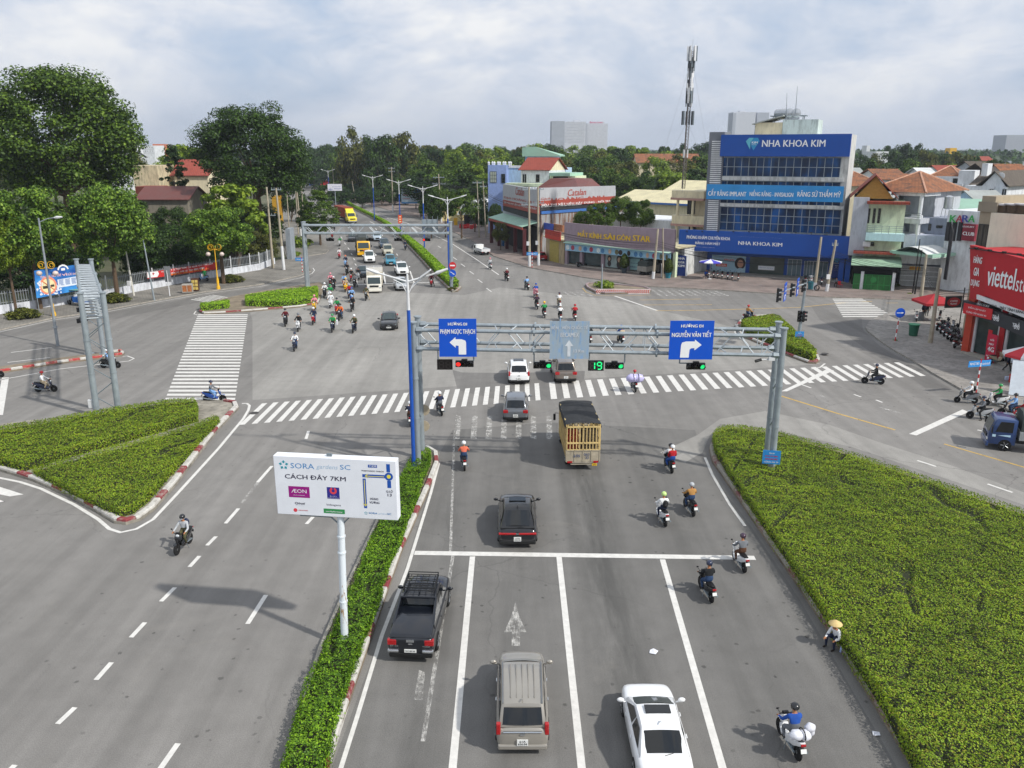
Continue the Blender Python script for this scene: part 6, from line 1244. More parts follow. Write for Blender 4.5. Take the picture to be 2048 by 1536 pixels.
walker('lean',1984,716,(.6,.6),'person in a grey shirt leaning by the beige scooter','silver','grey');walker('walk',2014,742,(.9,-.3),'person in dark trousers walking under the red and white umbrella','dark blue','black');walker('stand',1846,634,(.3,-1),'person in dark clothes standing under the red parasol','dark blue','black');walker('stand',1853,632,(-.5,-1),'person in maroon beside the grey bin under the red parasol','maroon','black')
walker('stool',1411,556,(.3,-1),'person in blue seated on a stool under the blue and white umbrella','blue','dark blue');walker('stand',1160,531,(.9,.2),'person in a white shirt standing beside the optician motorbike','white','black');walker('stand',410,560,(.2,-1),'person in green standing at the light blue scooter','green','green')
walker('stand',1004,437,(0,-1),'small figure in dark clothes by the stalls pavement','dark blue','black');walker('stool',1672,573,(-.6,-1),'person in dark clothes crouching by the clinic pillar','grey','black')
m=MB();m.face([(-.18,-.1,.02),(.05,-.2,.03),(.2,.05,.02),(.02,.16,.06),(-.12,.12,.02)]);tag(m.build('litter',PLA,loc=gp(1307,1304,.01)),'torn white plastic scrap lying in the right lane','litter');m=MB();m.face([(-.14,-.1,.02),(.1,-.12,.04),(.14,.08,.02),(-.1,.1,.05)]);tag(m.build('litter',PLA,loc=gp(1752,1468,.01)),'white paper scrap in the gutter of the big hedge kerb','litter')
for u,v,nm in((1552,707,'on the right corner pavement'),(508,826,'at the start of the near zebra stripes')):
 m=MB();m.lathe([(.02,.004),(.34,.004),(.36,.0)],2,(0,0,0),18);tag(m.build('manhole_cover',mat('iron','#4a4846',.7,.3,var=.3,vs=9),loc=gp(1650,707,.145)if u==1552 else gp(u,v,.008)),'round iron manhole cover '+nm,'manhole cover')
for q in[MBK,SCO]+[v[0]for v in PM.values()]:
 for c in list(q.children_recursive)+[q]:bpy.data.objects.remove(c)
# -- buildings
class B:
 def __init__(s,name,label,A,B_,cat='building',group=None):
  s.f=Fr(A,B_);s.t=thing(name,label,cat,s.f.w(0,0),s.f.rz,group)
 def r(s,u0,v0,u1,v1,off=0.0):
  um,vm=(u0+u1)/2,(v0+v1)/2
  return s.f.p(u0,vm,off)[0],s.f.p(um,v1,off)[1],s.f.p(u1,vm,off)[0],s.f.p(um,v0,off)[1]
 def lb(s,part,mt,x0,y0,z0,x1,y1,z1,par=None,bevel=0,label=None):
  m=MB();m.box(x0,y0,z0,x1,y1,z1);return m.build(part,mt,par or s.t,bevel=bevel,label=label)
 def box(s,part,mt,u0,v0,u1,v1,y0,y1,par=None,z0=None,bevel=0,label=None):
  x0,za,x1,z1=s.r(u0,v0,u1,v1,y0);return s.lb(part,mt,x0,y0,za if z0 is None else z0,x1,y1,z1,par,bevel,label)
 def text(s,par,mt,tx,u0,v0,u1,v1,off,bold=.015,shear=0.0):
  """one line of letters set between two corners, following the slant of the sign"""
  m=MB();a,b=s.f.p(u0,v0,off),s.f.p(u1,v1,off);put_text(m,tx,(a[0]+b[0])/2,(a[1]+b[1])/2,b[0]-a[0],a[1]-b[1],off,bold,shear=shear);return m.build('lettering',mt,par)
 def win(s,u0,v0,u1,v1,off,nx=2,nz=2,fm=None,gm=None,par=None,bar=.05,name='window'):
  x0,z0,x1,z1=s.r(u0,v0,u1,v1,off);return s.lwin(x0,z0,x1,z1,off,nx,nz,fm,gm,par,bar,name)
 def lwin(s,x0,z0,x1,z1,off,nx=2,nz=2,fm=None,gm=None,par=None,bar=.05,name='window'):
  m=MB()
  for i in range(nx+1):x=x0+(x1-x0)*i/nx;m.box(x-bar/2,off-.07,z0,x+bar/2,off-.012,z1)
  for j in range(nz+1):z=z0+(z1-z0)*j/nz;m.box(x0,off-.066,z-bar/2,x1,off-.014,z+bar/2)
  w_=m.build(name,fm or WHP,par or s.t);m=MB();rr=random.Random(round(x0*7+z0))
  for i in range(nx):a,b=x0+(x1-x0)*i/nx,x0+(x1-x0)*(i+1)/nx;m.face([(a,off-.03,z0),(b,off-.03-rr.uniform(0,.01),z0),(b,off-.03,z1),(a,off-.03-rr.uniform(0,.01),z1)])
  m.build('pane',gm or WGL,w_);return w_
 def gable(s,mt,x0,y0,x1,y1,z,zr,axis='x',ov=.4,wall=None,par=None,th=.12):
  m=MB();x0-=ov;x1+=ov;y0-=ov;y1+=ov
  if axis=='x':ym=(y0+y1)/2;S_=[((x0,y0,z),(x1,y0,z),(x1,ym,zr),(x0,ym,zr)),((x1,y1,z),(x0,y1,z),(x0,ym,zr),(x1,ym,zr))];G=[[(x0+ov,y0+ov,z),(x0+ov,y1-ov,z),(x0+ov,ym,zr-.1)],[(x1-ov,y1-ov,z),(x1-ov,y0+ov,z),(x1-ov,ym,zr-.1)]]
  else:xm=(x0+x1)/2;S_=[((x0,y1,z),(x0,y0,z),(xm,y0,zr),(xm,y1,zr)),((x1,y0,z),(x1,y1,z),(xm,y1,zr),(xm,y0,zr))];G=[[(x0+ov,y0+ov,z),(x1-ov,y0+ov,z),(xm,y0+ov,zr-.1)],[(x1-ov,y1-ov,z),(x0+ov,y1-ov,z),(xm,y1-ov,zr-.1)]]
  for q in S_:m.rings([list(q),[(a,b,c+th)for a,b,c in q]])
  o=m.build('roof',mt,par or s.t)
  if wall:m=MB();[m.face(g)for g in G];m.build('gable_wall',wall,s.t)
  return o
 def hip(s,mt,x0,y0,x1,y1,z,zr,ov=.5,ridge=.0):
  x0-=ov;x1+=ov;y0-=ov;y1+=ov;xm,ym=(x0+x1)/2,(y0+y1)/2;k=ridge*(x1-x0)/2+.05;m=MB();a,b,c,d=(x0,y0,z),(x1,y0,z),(x1,y1,z),(x0,y1,z);e,f=(xm-k,ym,zr),(xm+k,ym,zr)
  m.face([a,b,f,e]);m.face([b,c,f]);m.face([c,d,e,f]);m.face([d,a,e]);m.face([d,c,b,a]);o=m.build('roof',mt,s.t)
  m=MB();[m.tube([p,q],.14,5)for p,q in((a,e),(b,f),(c,f),(d,e))];m.build('roof_ridge',mat('ridge_tile','#b8907a',.8,var=.3,vs=3),s.t);return o
WGL=mat('window_glass','#141c22',.08,0,var=.2,vs=.5,spec=.7);KGL=N('blue_glass');p=KGL.obj();KGL=KGL.out(KGL.bsdf(KGL.ramp(KGL.noise(KGL.scale(p,(.9,1,.3)),.8,2),[(.38,lin('#04203f')),(.55,lin('#083a68')),(.68,lin('#0d5498'))]),.08,Specular_IOR_Level=.4))
def tiles(name,c1,c2,sc_=.32,stain=.4):
 a=N(name);p=a.obj();w_=a.n('ShaderNodeTexBrick',{'Vector':a.n('ShaderNodeMapping',{0:p,2:(0,0,0)}).outputs[0],'Color1':(*lin(c1),1),'Color2':(*lin(c2),1),'Mortar':(*tuple(.45*x for x in lin(c1)),1),'Scale':1.0,'Mortar Size':.035,'Brick Width':sc_,'Row Height':sc_});d=a.ramp(a.noise(p,.9,6,.7),[(.5,0.0),(.66,stain)])
 MATS[name]=a.out(a.bsdf(a.mix(d,w_.outputs[0],(.05,.04,.035,1)),.8));return MATS[name]
TOR=tiles('roof_orange','#94603e','#7c4c30',.5,.8);TRD=tiles('roof_red','#8c3a24','#7c3020',.5,.15);TBR=tiles('roof_brown','#5c5348','#4c443c',.5,.3);TRD2=tiles('roof_bright_red','#984636','#8a3c2e',.5,.15)
def ribbed(name,c,k=2.6,rust=0.0):
 a=N(name);p=a.obj();wv=a.n('ShaderNodeTexWave',{'Vector':p,'Scale':k});c_=lin(c);col=a.mix(a.ramp(wv.outputs[0],[(.2,0.0),(.6,1.0)]),tuple(.72*x for x in c_)+(1,),(*c_,1))
 if rust:col=a.mix(a.ramp(a.noise(a.scale(p,(1.2,1,.12)),1.3,6,.7),[(.44,0.0),(.56,rust)]),col,a.ramp(a.noise(p,3,5),[(.3,lin('#4a2a18')),(.7,lin('#8a5a38'))]))
 MATS[name]=a.out(a.bsdf(a.mix(a.ramp(a.noise(p,.5,5),[(.4,0.0),(.7,.25)]),col,(.1,.09,.08,1)),.6));return MATS[name]
RGR=ribbed('roof_sheet_green','#9cc4b0');RCR=ribbed('roof_sheet_cream','#d8cfa8');RRU=ribbed('rusty_sheet','#a4a6a8',2.2,.9);RGY=ribbed('roof_sheet_grey','#a4aaa8');RWH=ribbed('roof_sheet_white','#d8dcdc');RMR=ribbed('roof_sheet_maroon','#6e3a34')
def wall(n,c,d=.35):return mat('wall_'+n,c,.85,var=.07,vs=.5,dirt=d)
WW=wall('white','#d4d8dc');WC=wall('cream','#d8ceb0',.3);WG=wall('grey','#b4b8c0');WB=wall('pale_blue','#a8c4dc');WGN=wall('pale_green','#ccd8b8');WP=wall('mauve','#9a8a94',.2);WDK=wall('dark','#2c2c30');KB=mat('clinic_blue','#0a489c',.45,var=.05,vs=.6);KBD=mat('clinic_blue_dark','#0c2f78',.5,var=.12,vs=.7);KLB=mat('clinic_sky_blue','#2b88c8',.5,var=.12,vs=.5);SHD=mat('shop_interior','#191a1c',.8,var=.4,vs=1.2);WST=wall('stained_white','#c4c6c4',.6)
SREL=mat('sign_relief_red','#a81c24',.5,var=.05);DRED=mat('brick_red_panel','#9c4438',.6,var=.08);SGRY=mat('panel_grey','#a9abb0',.5,var=.06,vs=.4,dirt=.15)
# -- dental clinic
K=B('dental_clinic','tall blue glass fronted dental clinic with white letters, NHA KHOA KIM',gp(1350,545).xy,gp(1698,567).xy)
L=K.f.L;o1,o2=1.6,-.9
x0,zb_,x1,zt_=K.r(1436,268,1697,466,o1);K.lb('wall',WST,x0,o1+.05,4.5,K.f.p(1690,400,o1)[0],11,zt_-.1);K.lb('ground_floor',KB,.2,3.2,0,L-.2,16,4.5)
K.box('louver_tower',mat('louver_grey','#6c7078',.6,var=.1),1413,264,1443,466,o1-.5,o1+4)
a_,za,c_,zc_=K.r(1419,280,1440,466,o1-.5);m=MB();n_=46
for i in range(n_):z=za+(zc_-za)*i/n_;m.box(a_,o1-.72,z,c_,o1-.52,z+(zc_-za)/n_*.55)
m.build('louvers',WHP,K.t)
for v0,v1,nz,b_ in((315,353.5,2,.42),(363,371,1,0),(401,409,1,0),(416.5,464,3,.3)):
 w_=K.win(1440,v0,1681,v1,o1-.02,16,nz,GALV,KGL,bar=.09,name='window_band')
for v0,v1 in((354,362),(409.5,416)):K.box('ledge',WST,1440,v0,1688,v1,o1-.5,o1+.0)
s_=K.box('sign_panel',KB,1441,268.5,1701,313,o1-1.0,o1-.1)
x0,z0_,x1,z1_=K.r(1441,268.5,1701,313,o1-1.0)
K.text(s_,LETW,'NHA KHOA KIM',1525,280,1650,293.5,o1-1.03,.02)
def gem(u,v,k,off,par):
 c=K.f.p(u,v,off)
 for pts,cc in(([(-1,.35),(-.55,.85),(.15,.85),(-.3,.2),(-.3,-.85)],'#5fb4c8'),([(-.25,.2),(.2,.85),(.75,.85),(1.0,.35),(.2,-.95),(-.15,-.4)],'#2f8fc0')):m=MB();m.face([(c[0]+x*k,off,c[1]+z*k)for x,z in pts]);m.build('emblem',mat('gem_'+cc,cc,.4,var=.1),par)
gem(1505,287.5,1.0,o1-1.04,s_);K.text(s_,LETW,'KIM',1504,283,1515,287,o1-1.06,.02);K.text(s_,LETW,'DENTAL',1503.5,288.5,1513,290,o1-1.06,.0)
s_=K.box('sign_banner',KLB,1413,370.5,1687,401.5,o1-.9,o1-.75)
for tx,u0,v0,u1,v1 in(('CẤY RĂNG IMPLANT',1417,377,1492,393),('NIỀNG RĂNG - INVISALIGN',1500,379,1586,394),('RĂNG SỨ THẨM MỸ',1596,378,1681,395)):K.text(s_,LETW,tx,u0,v0,u1,v1,o1-.93,.025)
s_=K.box('sign_panel',KB,1357,466,1700,509,o2,o2+.6,label='wide blue sign over the entrance');
for tx,u0,v0,u1,v1,b_ in(('PHÒNG KHÁM CHUYÊN KHOA',1374,469,1460,481,.03),('RĂNG HÀM MẶT',1391,481.5,1440,492,.03),('NHA KHOA KIM',1477,482,1564,493.5,.02),('CHI NHÁNH NHA KHOA KIM BÌNH DƯƠNG - THUỘC CÔNG TY TNHH NHA KHOA KIM',1477,473,1563,476.5,.02),('NHA KHOA UY TÍN - SỐ 1 VIỆT NAM - IMPLANT - RĂNG SỨ',1360,491.5,1429,496,.02),('GIẤY PHÉP SỐ 5072 - SYT',1360,496.5,1389,499.5,.02),('30/4, PHÚ HÒA, THỦ DẦU MỘT, BÌNH DƯƠNG',1360,500,1418,504,.02)):K.text(s_,LETW,tx,u0,v0,u1,v1,o2-.03,b_)
m=MB()
for i in range(11):u=1375+i*31;q=K.f.p(u,466+i*.4,o2);m.tube([(q[0],o2+.2,q[1]-.1),(q[0],o2-.5,q[1]+.35)],.025,4);m.cbox((q[0],o2-.55,q[1]+.35),(.3,.2,.12))
m.build('sign_lamps',TRM,K.t)
for x in(.35,1.2,L-1.3,L-.4):K.lb('pillar',KB,x-.35,0.0,0,x+.35,.7,3.9)
K.lb('canopy',KBD,0,-.3,3.85,L,3.2,4.25)
for u0,u1,nm in((1365,1398,'a'),(1663,1690,'b')):
 s_=K.box('door_panel',KBD,u0,503 if nm=='a' else 513,u1,546 if nm=='a' else 555,2.2,2.3);uc=(u0+u1)/2;v=512 if nm=='a' else 520
 gem(uc-3,v,.5,2.16,s_);K.text(s_,LETW,'NHA KHOA KIM',uc-12,v+5,uc+12,v+8,2.17)
 for i,tx in enumerate(('IMPLANT','NIỀNG RĂNG','RĂNG SỨ THẨM MỸ','TỔNG QUÁT')):K.text(s_,LETW,tx,uc-6-i,v+11+i*3,uc+6+i,v+12.6+i*3,2.17)
s_=K.box('poster',mat('poster_pale','#9fc0d0',.6,var=.06),1423,511,1491,550,3.0,3.1)
K.text(s_,mat('ink_navy','#243a6a',.6,var=0),'NHA KHOA KIM',1428,513,1447,515.5,2.97);K.text(s_,MATS['ink_navy'],'RĂNG TOÀN SỨ',1427,518,1446,521,2.97);K.text(s_,mat('letter_orange','#d05a3c',.6,var=0),'ARGEN',1448,517,1468,522,2.97,.02)
x0,z0_,x1,z1_=K.r(1432,527,1454,533,2.97);m=MB();m.face([(x0,2.97,z0_),(x1,2.97,z0_),(x1,2.97,z1_),(x0,2.97,z1_)]);m.build('price_panel',MATS['letter_orange'],s_);K.text(s_,LETW,'ƯU ĐÃI',1435,528,1451,532,2.95,.02)
c=K.f.p(1480,529,2.96)
for pts,cc,y in(([(.0,.15,.85,.95)],'#2c1c16',2.97),([(.05,.12,.48,.62)],'#b98a70',2.94),([(.12,-.95,.62,.4)],'#a8c4d0',2.95)):
 for px_,pz,rx,rz_ in pts:m=MB();m.face([(c[0]+px_+rx*math.cos(R(a)),y,c[1]+pz+rz_*math.sin(R(a)))for a in range(0,360,20)]);m.build('portrait',mat('portrait_'+cc,cc,.6,var=.15,vs=3),s_)
s_=K.box('glass_door',mat('glass_greenish','#48524c',.1,var=.3,vs=.6),1499,515,1568,553,3.05,3.12);K.box('door_sign',LETW,1516,532,1549,540,3.0,3.03,s_);K.text(s_,MATS['letter_blue'],'NHA KHOA  NHA KHOA',1519,534.5,1546,537,2.98,.02)
for u0,u1,v0 in((1575,1602,519),(1608,1625,522),(1626,1655,523)):K.win(u0,v0,u1,557,3.15,3,1,WHP,mat('glass_pale','#5c7078',.12,var=.3,vs=.5),name='shop_window')
K.lb('step',CON,.5,-.2,0,L-.5,3.2,.22)
# rooftop of the clinic
H_=K.f.p(1570,262,o1)[1];x0,z0_,x1,z1_=K.r(1565,239,1636,268,6);K.lb('penthouse',wall('mint','#bccac8',.5),x0,6,zt_-1,x1,12,z1_);x0,z0_,x1,z1_=K.r(1510,245,1564,268,6);K.lb('penthouse',WC,x0,6.2,zt_-1,x1,12,z1_);m=MB();m.rings([[(x0-.4,5.5,z1_-.3),(x1+.1,5.5,z1_+.9),(x1+.1,12.4,z1_+.9),(x0-.4,12.4,z1_-.3)],[(x0-.4,5.5,z1_-.15),(x1+.1,5.5,z1_+1.05),(x1+.1,12.4,z1_+1.05),(x0-.4,12.4,z1_-.15)]]);m.build('penthouse_roof',RGY,K.t)
STL=mat('stainless','#b8bcc0',.25,.6,var=.1,vs=2)
for i,(u,v)in enumerate(((1566,227),(1578,226.5),(1591,226.5))):
 q=K.f.p(u,v,8.5);w_=K.f.w(q[0],8.5,q[1]);m=MB();m.lathe([(.2,-1.35),(.68,-1.2),(.72,0),(.68,1.2),(.2,1.35)],1,(0,0,0),14);m.cbox((0,-.7,-.75),(1.1,.1,.3));m.cbox((0,.7,-.75),(1.1,.1,.3));o=m.build('water_tank',STL,loc=w_,rz=K.f.rz+R(60 if i==0 else 15),smooth=35);tag(o,['steel water tank lying on the clinic roof, left of three','steel water tank lying on the clinic roof, middle of three','steel water tank lying on the clinic roof, right of three'][i],'water tank')
m=MB();q=K.f.p(1578,232,8.5);w_=K.f.w(q[0],8.5,0);zr_=q[1]
for x in(-2.2,0,2.2):
 for y in(-.8,.8):m.tube([(x,y,z1_-.2),(x,y,zr_)],.06,5)
m.cbox((0,0,zr_),(5.4,2,.12));tag(m.build('tank_stand',GALD,loc=w_,rz=K.f.rz),'steel frame carrying the water tanks on the clinic roof','tank stand')
def mast(label,u,vb,ut,vt,D,r=.06):
 a,b=at(u,vb,D),at(ut,vt,D);m=MB();m.tube([(0,0,0),b-a],[r,r*.4],5);tag(m.build('antenna_mast',GALD,loc=a),label,'antenna')
mast('thin striped antenna mast on the clinic roof, right one',1591,226,1595,172,128);mast('thin antenna mast on the clinic roof, left one',1572,243,1574,186,127)
# things before the clinic
def umbrella(name,label,p,h,r,mats,n=8,flat=.35,drape=.15,sq=False):
 t=thing(name,label,'umbrella',p);m=MB();m.tube([(0,0,0),(0,0,h+.1)],.03,6);m.lathe([(.3,0),(.3,.08)],2,(0,0,0),10);m.build('pole',WHP,t);m=MB();a0=R(45)if sq else 0
 for i in range(n):
  a,b=a0+2*math.pi*i/n,a0+2*math.pi*(i+1)/n;A_,B_=(r*math.cos(a),r*math.sin(a)),(r*math.cos(b),r*math.sin(b));m.face([(*A_,h-flat),(*B_,h-flat),(0,0,h+.0)],i%len(mats));m.face([(*A_,h-flat-drape),(*B_,h-flat-drape),(*B_,h-flat),(*A_,h-flat)],i%len(mats))
 m.build('canopy',mats,t);return t
umbrella('umbrella','blue and white umbrella shading the clinic motorbikes',gp(1419,558,.13),3.0,1.75,[mat('umb_violet','#4a48b8',.7,var=.08),LETW]);umbrella('parasol','red square parasol on the corner pavement before the street',gp(1863,640,.14),3.1,2.5,[mat('umb_red','#a01c26',.7,var=.1)],4,.9,.25,True);u_=umbrella('umbrella','red and white umbrella with 5G letters at the right edge',gp(2046,757,.14),2.9,1.9,[mat('umb_red2','#c4343c',.7,var=.06),LETW],8,.75,.2)
m=MB();put_text(m,'5G',.15,2.25,.55,.3,-1.5,.02);m.build('lettering',RED,u_)
b_=gp(1361,553,.13);t=thing('sidewalk_sign','blue standing sign with stacked white letters at the left clinic corner','sign',b_,K.f.rz);m=MB();m.box(-.75,0,.1,.75,.25,3.2);m.build('panel',KBD,t);m=MB();m.box(.75,-.03,.1,.95,.28,3.25);m.build('edge',LETW,t);m=MB();[put_text(m,s,0,z,1.0,.36,-.02,.03)for s,z in(('NHA',2.8),('KHOA',2.2),('KIM',1.65))];m.build('lettering',LETW,t)
def potted(label,u,v,hh,w_,pot='#3a4650',z=.13):
 t=thing('potted_shrub',label,'potted plant',gp(u,v,z));m=MB();m.lathe([(.35,0),(.5,.75),(.54,.8),(.45,.8)],2,(0,0,0),12);m.build('pot',mat('pot_'+pot,pot,.5,var=.1),t,smooth=40);n=int(900*hh*w_);q=rng.normal(size=(n,3));q/=np.linalg.norm(q,axis=1,keepdims=True);zz=(q[:,2]+1)/2;k=(1-.55*zz)*rng.uniform(.6,1,n);P=np.stack([q[:,0]*w_*k,q[:,1]*w_*k,.8+zz*(hh-.8)],1);link('foliage',leaf_mesh('foliage',P,q+rng.normal(0,.4,(n,3)),rng.uniform(.12,.24,n),[leafmat('pot_leaf',['#2e4218','#465c20','#5c6a2a'])]if 'pot_leaf' not in MATS else[MATS['pot_leaf']]),t);m=MB();m.tube([(0,0,.7),(0,0,hh*.7)],.05,5);m.build('stem',mat('bark','#5a4a3a',.9,var=.2),t)
potted('potted shrub left of the parked canvas truck at the optician',1248,546,3.1,1.05);potted('potted shrub in a teal pot right of the optician truck',1336,556,3.0,.95,'#2a7c90')
# -- white balcony house with the mast
C_=B('balcony_house','cream balcony building carrying the telecom mast beside the clinic',gp(1345,541).xy+Vector((.8,6)),gp(1412,546).xy+Vector((.5,6)))
x0,_,x1,z1_=C_.r(1352,378,1410,470,0);C_.lb('wall',WC,x0+2,1.2,0,x1,12,z1_-.3)
for v0,v1 in((381,396),(431,448)):
 a_,za,c_,zc_=C_.r(1335,v0,1410,v1,-1);m=MB();pl=[(a_+.2,.6),(a_+.7,-.9),(a_+2,-1.4),(c_,-1.4),(c_,1.2),(a_+.2,1.2)];m.prism(pl,za,zc_-.05);m.build('balcony',WC,C_.t);m=MB();m.prism([(x-.12*(1 if x<c_-.1 else 0),y-.12)for x,y in pl],za-.35,za);m.build('balcony_slab',mat('slab_pink','#a8847c',.8,var=.1),C_.t)
for x in(x0+.6,x1-1.8):m=MB();m.tube([(x,-.9,0),(x,-.9,z1_-1.3)],.22,10);m.build('column',WC,C_.t,smooth=40)
C_.win(1375,398,1390,428,1.15,3,3,TRM,WGL,name='door');C_.win(1378,448,1392,462,1.15,3,2,TRM)
D=C_.f.A.y+2;a_,b_=at(1366,377,D),at(1385,100,D);t=thing('telecom_mast','tall guyed telecom mast with white panel antennas on the balcony house','telecom mast',a_);v=b_-a_;m=MB()
for i in range(3):o_=Vector((.32*math.cos(R(120*i)),.32*math.sin(R(120*i)),0));m.tube([o_,o_+v],.055,5)
for i in range(40):
 c=v*(i/40);d=v*((i+1)/40)
 for k in range(3):p_,q_=[Vector((.32*math.cos(R(120*(k+e))),.32*math.sin(R(120*(k+e))),0))for e in(0,1)];m.tube([c+p_,d+q_],.028,4);m.tube([c+p_,c+q_],.025,4)
m.build('lattice',mat('mast_grey','#6c6460',.6,.3,var=.4,vs=.6),t)
rr=random.Random(2)
for f,n,L_,rad in((.975,6,2.3,.75),(.88,4,1.2,.5),(.80,3,1.6,.5),(.68,6,2.4,.5),(.52,6,2.2,.95),(.26,3,1.3,.35),(.93,4,1.0,.5),(.62,4,.8,.45),(.74,4,1.2,.5),(.84,5,1.4,.42),(.90,5,1.0,.4),(.71,4,.9,.4),(.77,4,1.0,.4)):
 for i in range(n):
  a=2*math.pi*(i+.3*f*10)/n;c=v*f+Vector((rad*math.cos(a),rad*math.sin(a),0));m=MB();m.M=Matrix.Translation(c)@Matrix.Rotation(a,4,'Z');m.cbox((0,0,0),(.16,.3,L_));m.tube([(-rad,0,0),(0,0,0)],.03,4);m.build('panel_antenna',rr.choice([WHP,GALD,mat('antenna_grey','#3c4046',.5)]),t,bevel=.02)
m=MB();m.tube([v,v+Vector((0,0,1.6))],.025,4);m.build('spike',GALV,t);m=MB()
for a in(R(20),R(140),R(260)):
 for f in(.5,.95):m.tube([v*f,Vector((6*math.cos(a),5*math.sin(a),-.5))],.012,3)
m.build('guy_wire',GALD,t)
# -- optician
O=B('optician_shop','mauve fronted optician shop with yellow letters, MAT KINH SAI GON STAR',gp(1132,531).xy,gp(1352,556).xy)
L=O.f.L;nn=14;TL=[O.f.p(1129+222*i/nn,(444+14*(i/nn)**.75 if i<nn else 459),-.6)for i in range(nn+1)];BL=[O.f.p(1130+220*i/nn,481+25*(i/nn)-6*math.sin(math.pi*i/nn)*0,-.6)for i in range(nn+1)]
m=MB();f_=[(TL[i][0],-.6-.9*math.sin(math.pi*i/nn),TL[i][1],BL[i][1])for i in range(nn+1)]
m.rings([[(x,y,zb)for x,y,zt,zb in f_],[(x,y,zt)for x,y,zt,zb in f_],[(x,y+.25,zt)for x,y,zt,zb in f_],[(x,y+.25,zb)for x,y,zt,zb in f_]],0,False,False);s_=m.build('sign_panel',WP,O.t)
for tx,u0,v0,u1,v1 in(('MẮT',1156,459,1176,475),('KÍNH',1179.5,463,1202,478),('SÀI',1207.5,465.5,1229,480),('GÒN',1234,467,1260,482),('STAR',1266,470,1300,484.5)):O.text(s_,mat('letter_yellow','#e0b810',.45,var=0),tx,u0,v0,u1,v1,-1.72,.035)
O.text(s_,INK,'CHUYÊN KÍNH THỜI TRANG - KÍNH CẬN - KÍNH MÁT',1157,479.5,1216,484.5,-1.7)
x0,z0_,x1,z1_=O.r(1132,470,1350,540,.2);O.lb('wall',WST,0,2.2,0,L,12,z1_-1.4);O.lb('roof',RCR,-.2,-.3,z1_-1.4,L+.2,12.3,z1_-1.2)
s_=None;q0,q1=O.f.p(1131,487,-.7),O.f.p(1342,509,-.7);h_=1.15;m=MB();m.rings([[(q0[0],-.75,q0[1]-h_),(q1[0],-.75,q1[1]-h_*.8),(q1[0],-.75,q1[1]+h_*.2),(q0[0],-.75,q0[1])],[(q0[0],-.7,q0[1]-h_),(q1[0],-.7,q1[1]-h_*.8),(q1[0],-.7,q1[1]+h_*.2),(q0[0],-.7,q0[1])]]);s_=m.build('photo_frieze',mat('frieze_blue','#8fbcd6',.55,var=.12,vs=.8),O.t)
for i in range(17):
 k=(i+.5)/17+rr.uniform(-.015,.015);x=q0[0]+(q1[0]-q0[0])*k;z=q0[1]+(q1[1]-q0[1])*k-.5*h_+.1*k;w_=rr.uniform(.22,.42);cc=rr.choice(['#243c5c','#c8a890','#3a3030','#d8e4ec','#4a80b0','#a8485c','#6c6c50']);m=MB();m.face([(x+w_*math.cos(R(a)),-.775,z+.42*math.sin(R(a)))for a in range(0,360,40)]);m.build('picture',mat('pic_'+cc,cc,.6,var=.3,vs=5),s_)
m=MB();m.rings([[(q0[0],-1.4,q0[1]+.15),(q1[0],-1.4,q1[1]+.2),(q1[0],.3,q1[1]+.5),(q0[0],.3,q0[1]+.5)],[(q0[0],-1.4,q0[1]+.22),(q1[0],-1.4,q1[1]+.27),(q1[0],.3,q1[1]+.57),(q0[0],.3,q0[1]+.57)]]);m.build('awning',wall('mint_awning','#a8c8b8',.2),O.t)
for x in(.2,.26*L*.6,.36*L,.58*L):O.lb('pillar',WP,x-.25,-.3,0,x+.25,.3,3.4)
for xa,xb,mt,nm in((.45,.15*L,mat('glass_dim','#3c4a4c',.12,var=.4,vs=.8),'shop_window'),(.17*L,.34*L,MATS['glass_dim'],'shop_window'),(.37*L,.565*L,mat('poster_grey','#98aaa8',.5,var=.3,vs=.6),'poster'),(.595*L,.75*L,mat('poster_mint','#9cc4c4',.5,var=.12,vs=.7),'poster')):
 O.lb(nm,mt,xa,.25,.5,xb,.4,3.2)
for xa,ra in((.41*L,.55),(.50*L,.75),(.70*L,.6)):
 m=MB()
 for dz,r_,cc in((1.9,ra,0),(1.1,ra*.9,1)):m.face([(xa+r_*.75*math.cos(R(a)),.2-.01*cc,dz+r_*math.sin(R(a)))for a in range(0,360,30)])
 m.face([(xa+ra*.42*math.cos(R(a)),.17,1.85+ra*.55*math.sin(R(a)))for a in range(0,360,30)],1);m.build('portrait',[mat('portrait_dark','#34302e',.6,var=.3,vs=4),mat('portrait_skin','#b89a80',.6,var=.1)],O.t)
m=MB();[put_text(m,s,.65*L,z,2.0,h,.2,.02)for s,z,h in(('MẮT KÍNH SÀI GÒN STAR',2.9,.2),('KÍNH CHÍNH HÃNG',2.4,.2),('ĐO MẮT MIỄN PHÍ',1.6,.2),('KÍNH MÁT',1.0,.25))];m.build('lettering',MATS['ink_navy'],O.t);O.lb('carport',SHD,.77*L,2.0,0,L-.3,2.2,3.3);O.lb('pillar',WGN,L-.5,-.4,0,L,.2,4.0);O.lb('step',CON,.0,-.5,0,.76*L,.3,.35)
# white building with roof trees behind the optician
Wb=B('white_rooftop_building','stained white flat building with a garden of trees on its roof',gp(1205,530).xy+Vector((0,14)),gp(1360,545).xy+Vector((0,13)))
x0,z0_,x1,z1_=Wb.r(1211,433,1345,470,0);Wb.lb('wall',WST,x0,0,0,x1*.35,10,z1_+.2);Wb.lb('wall',WW,x1*.35,-.6,0,x1,10,z1_-.4)
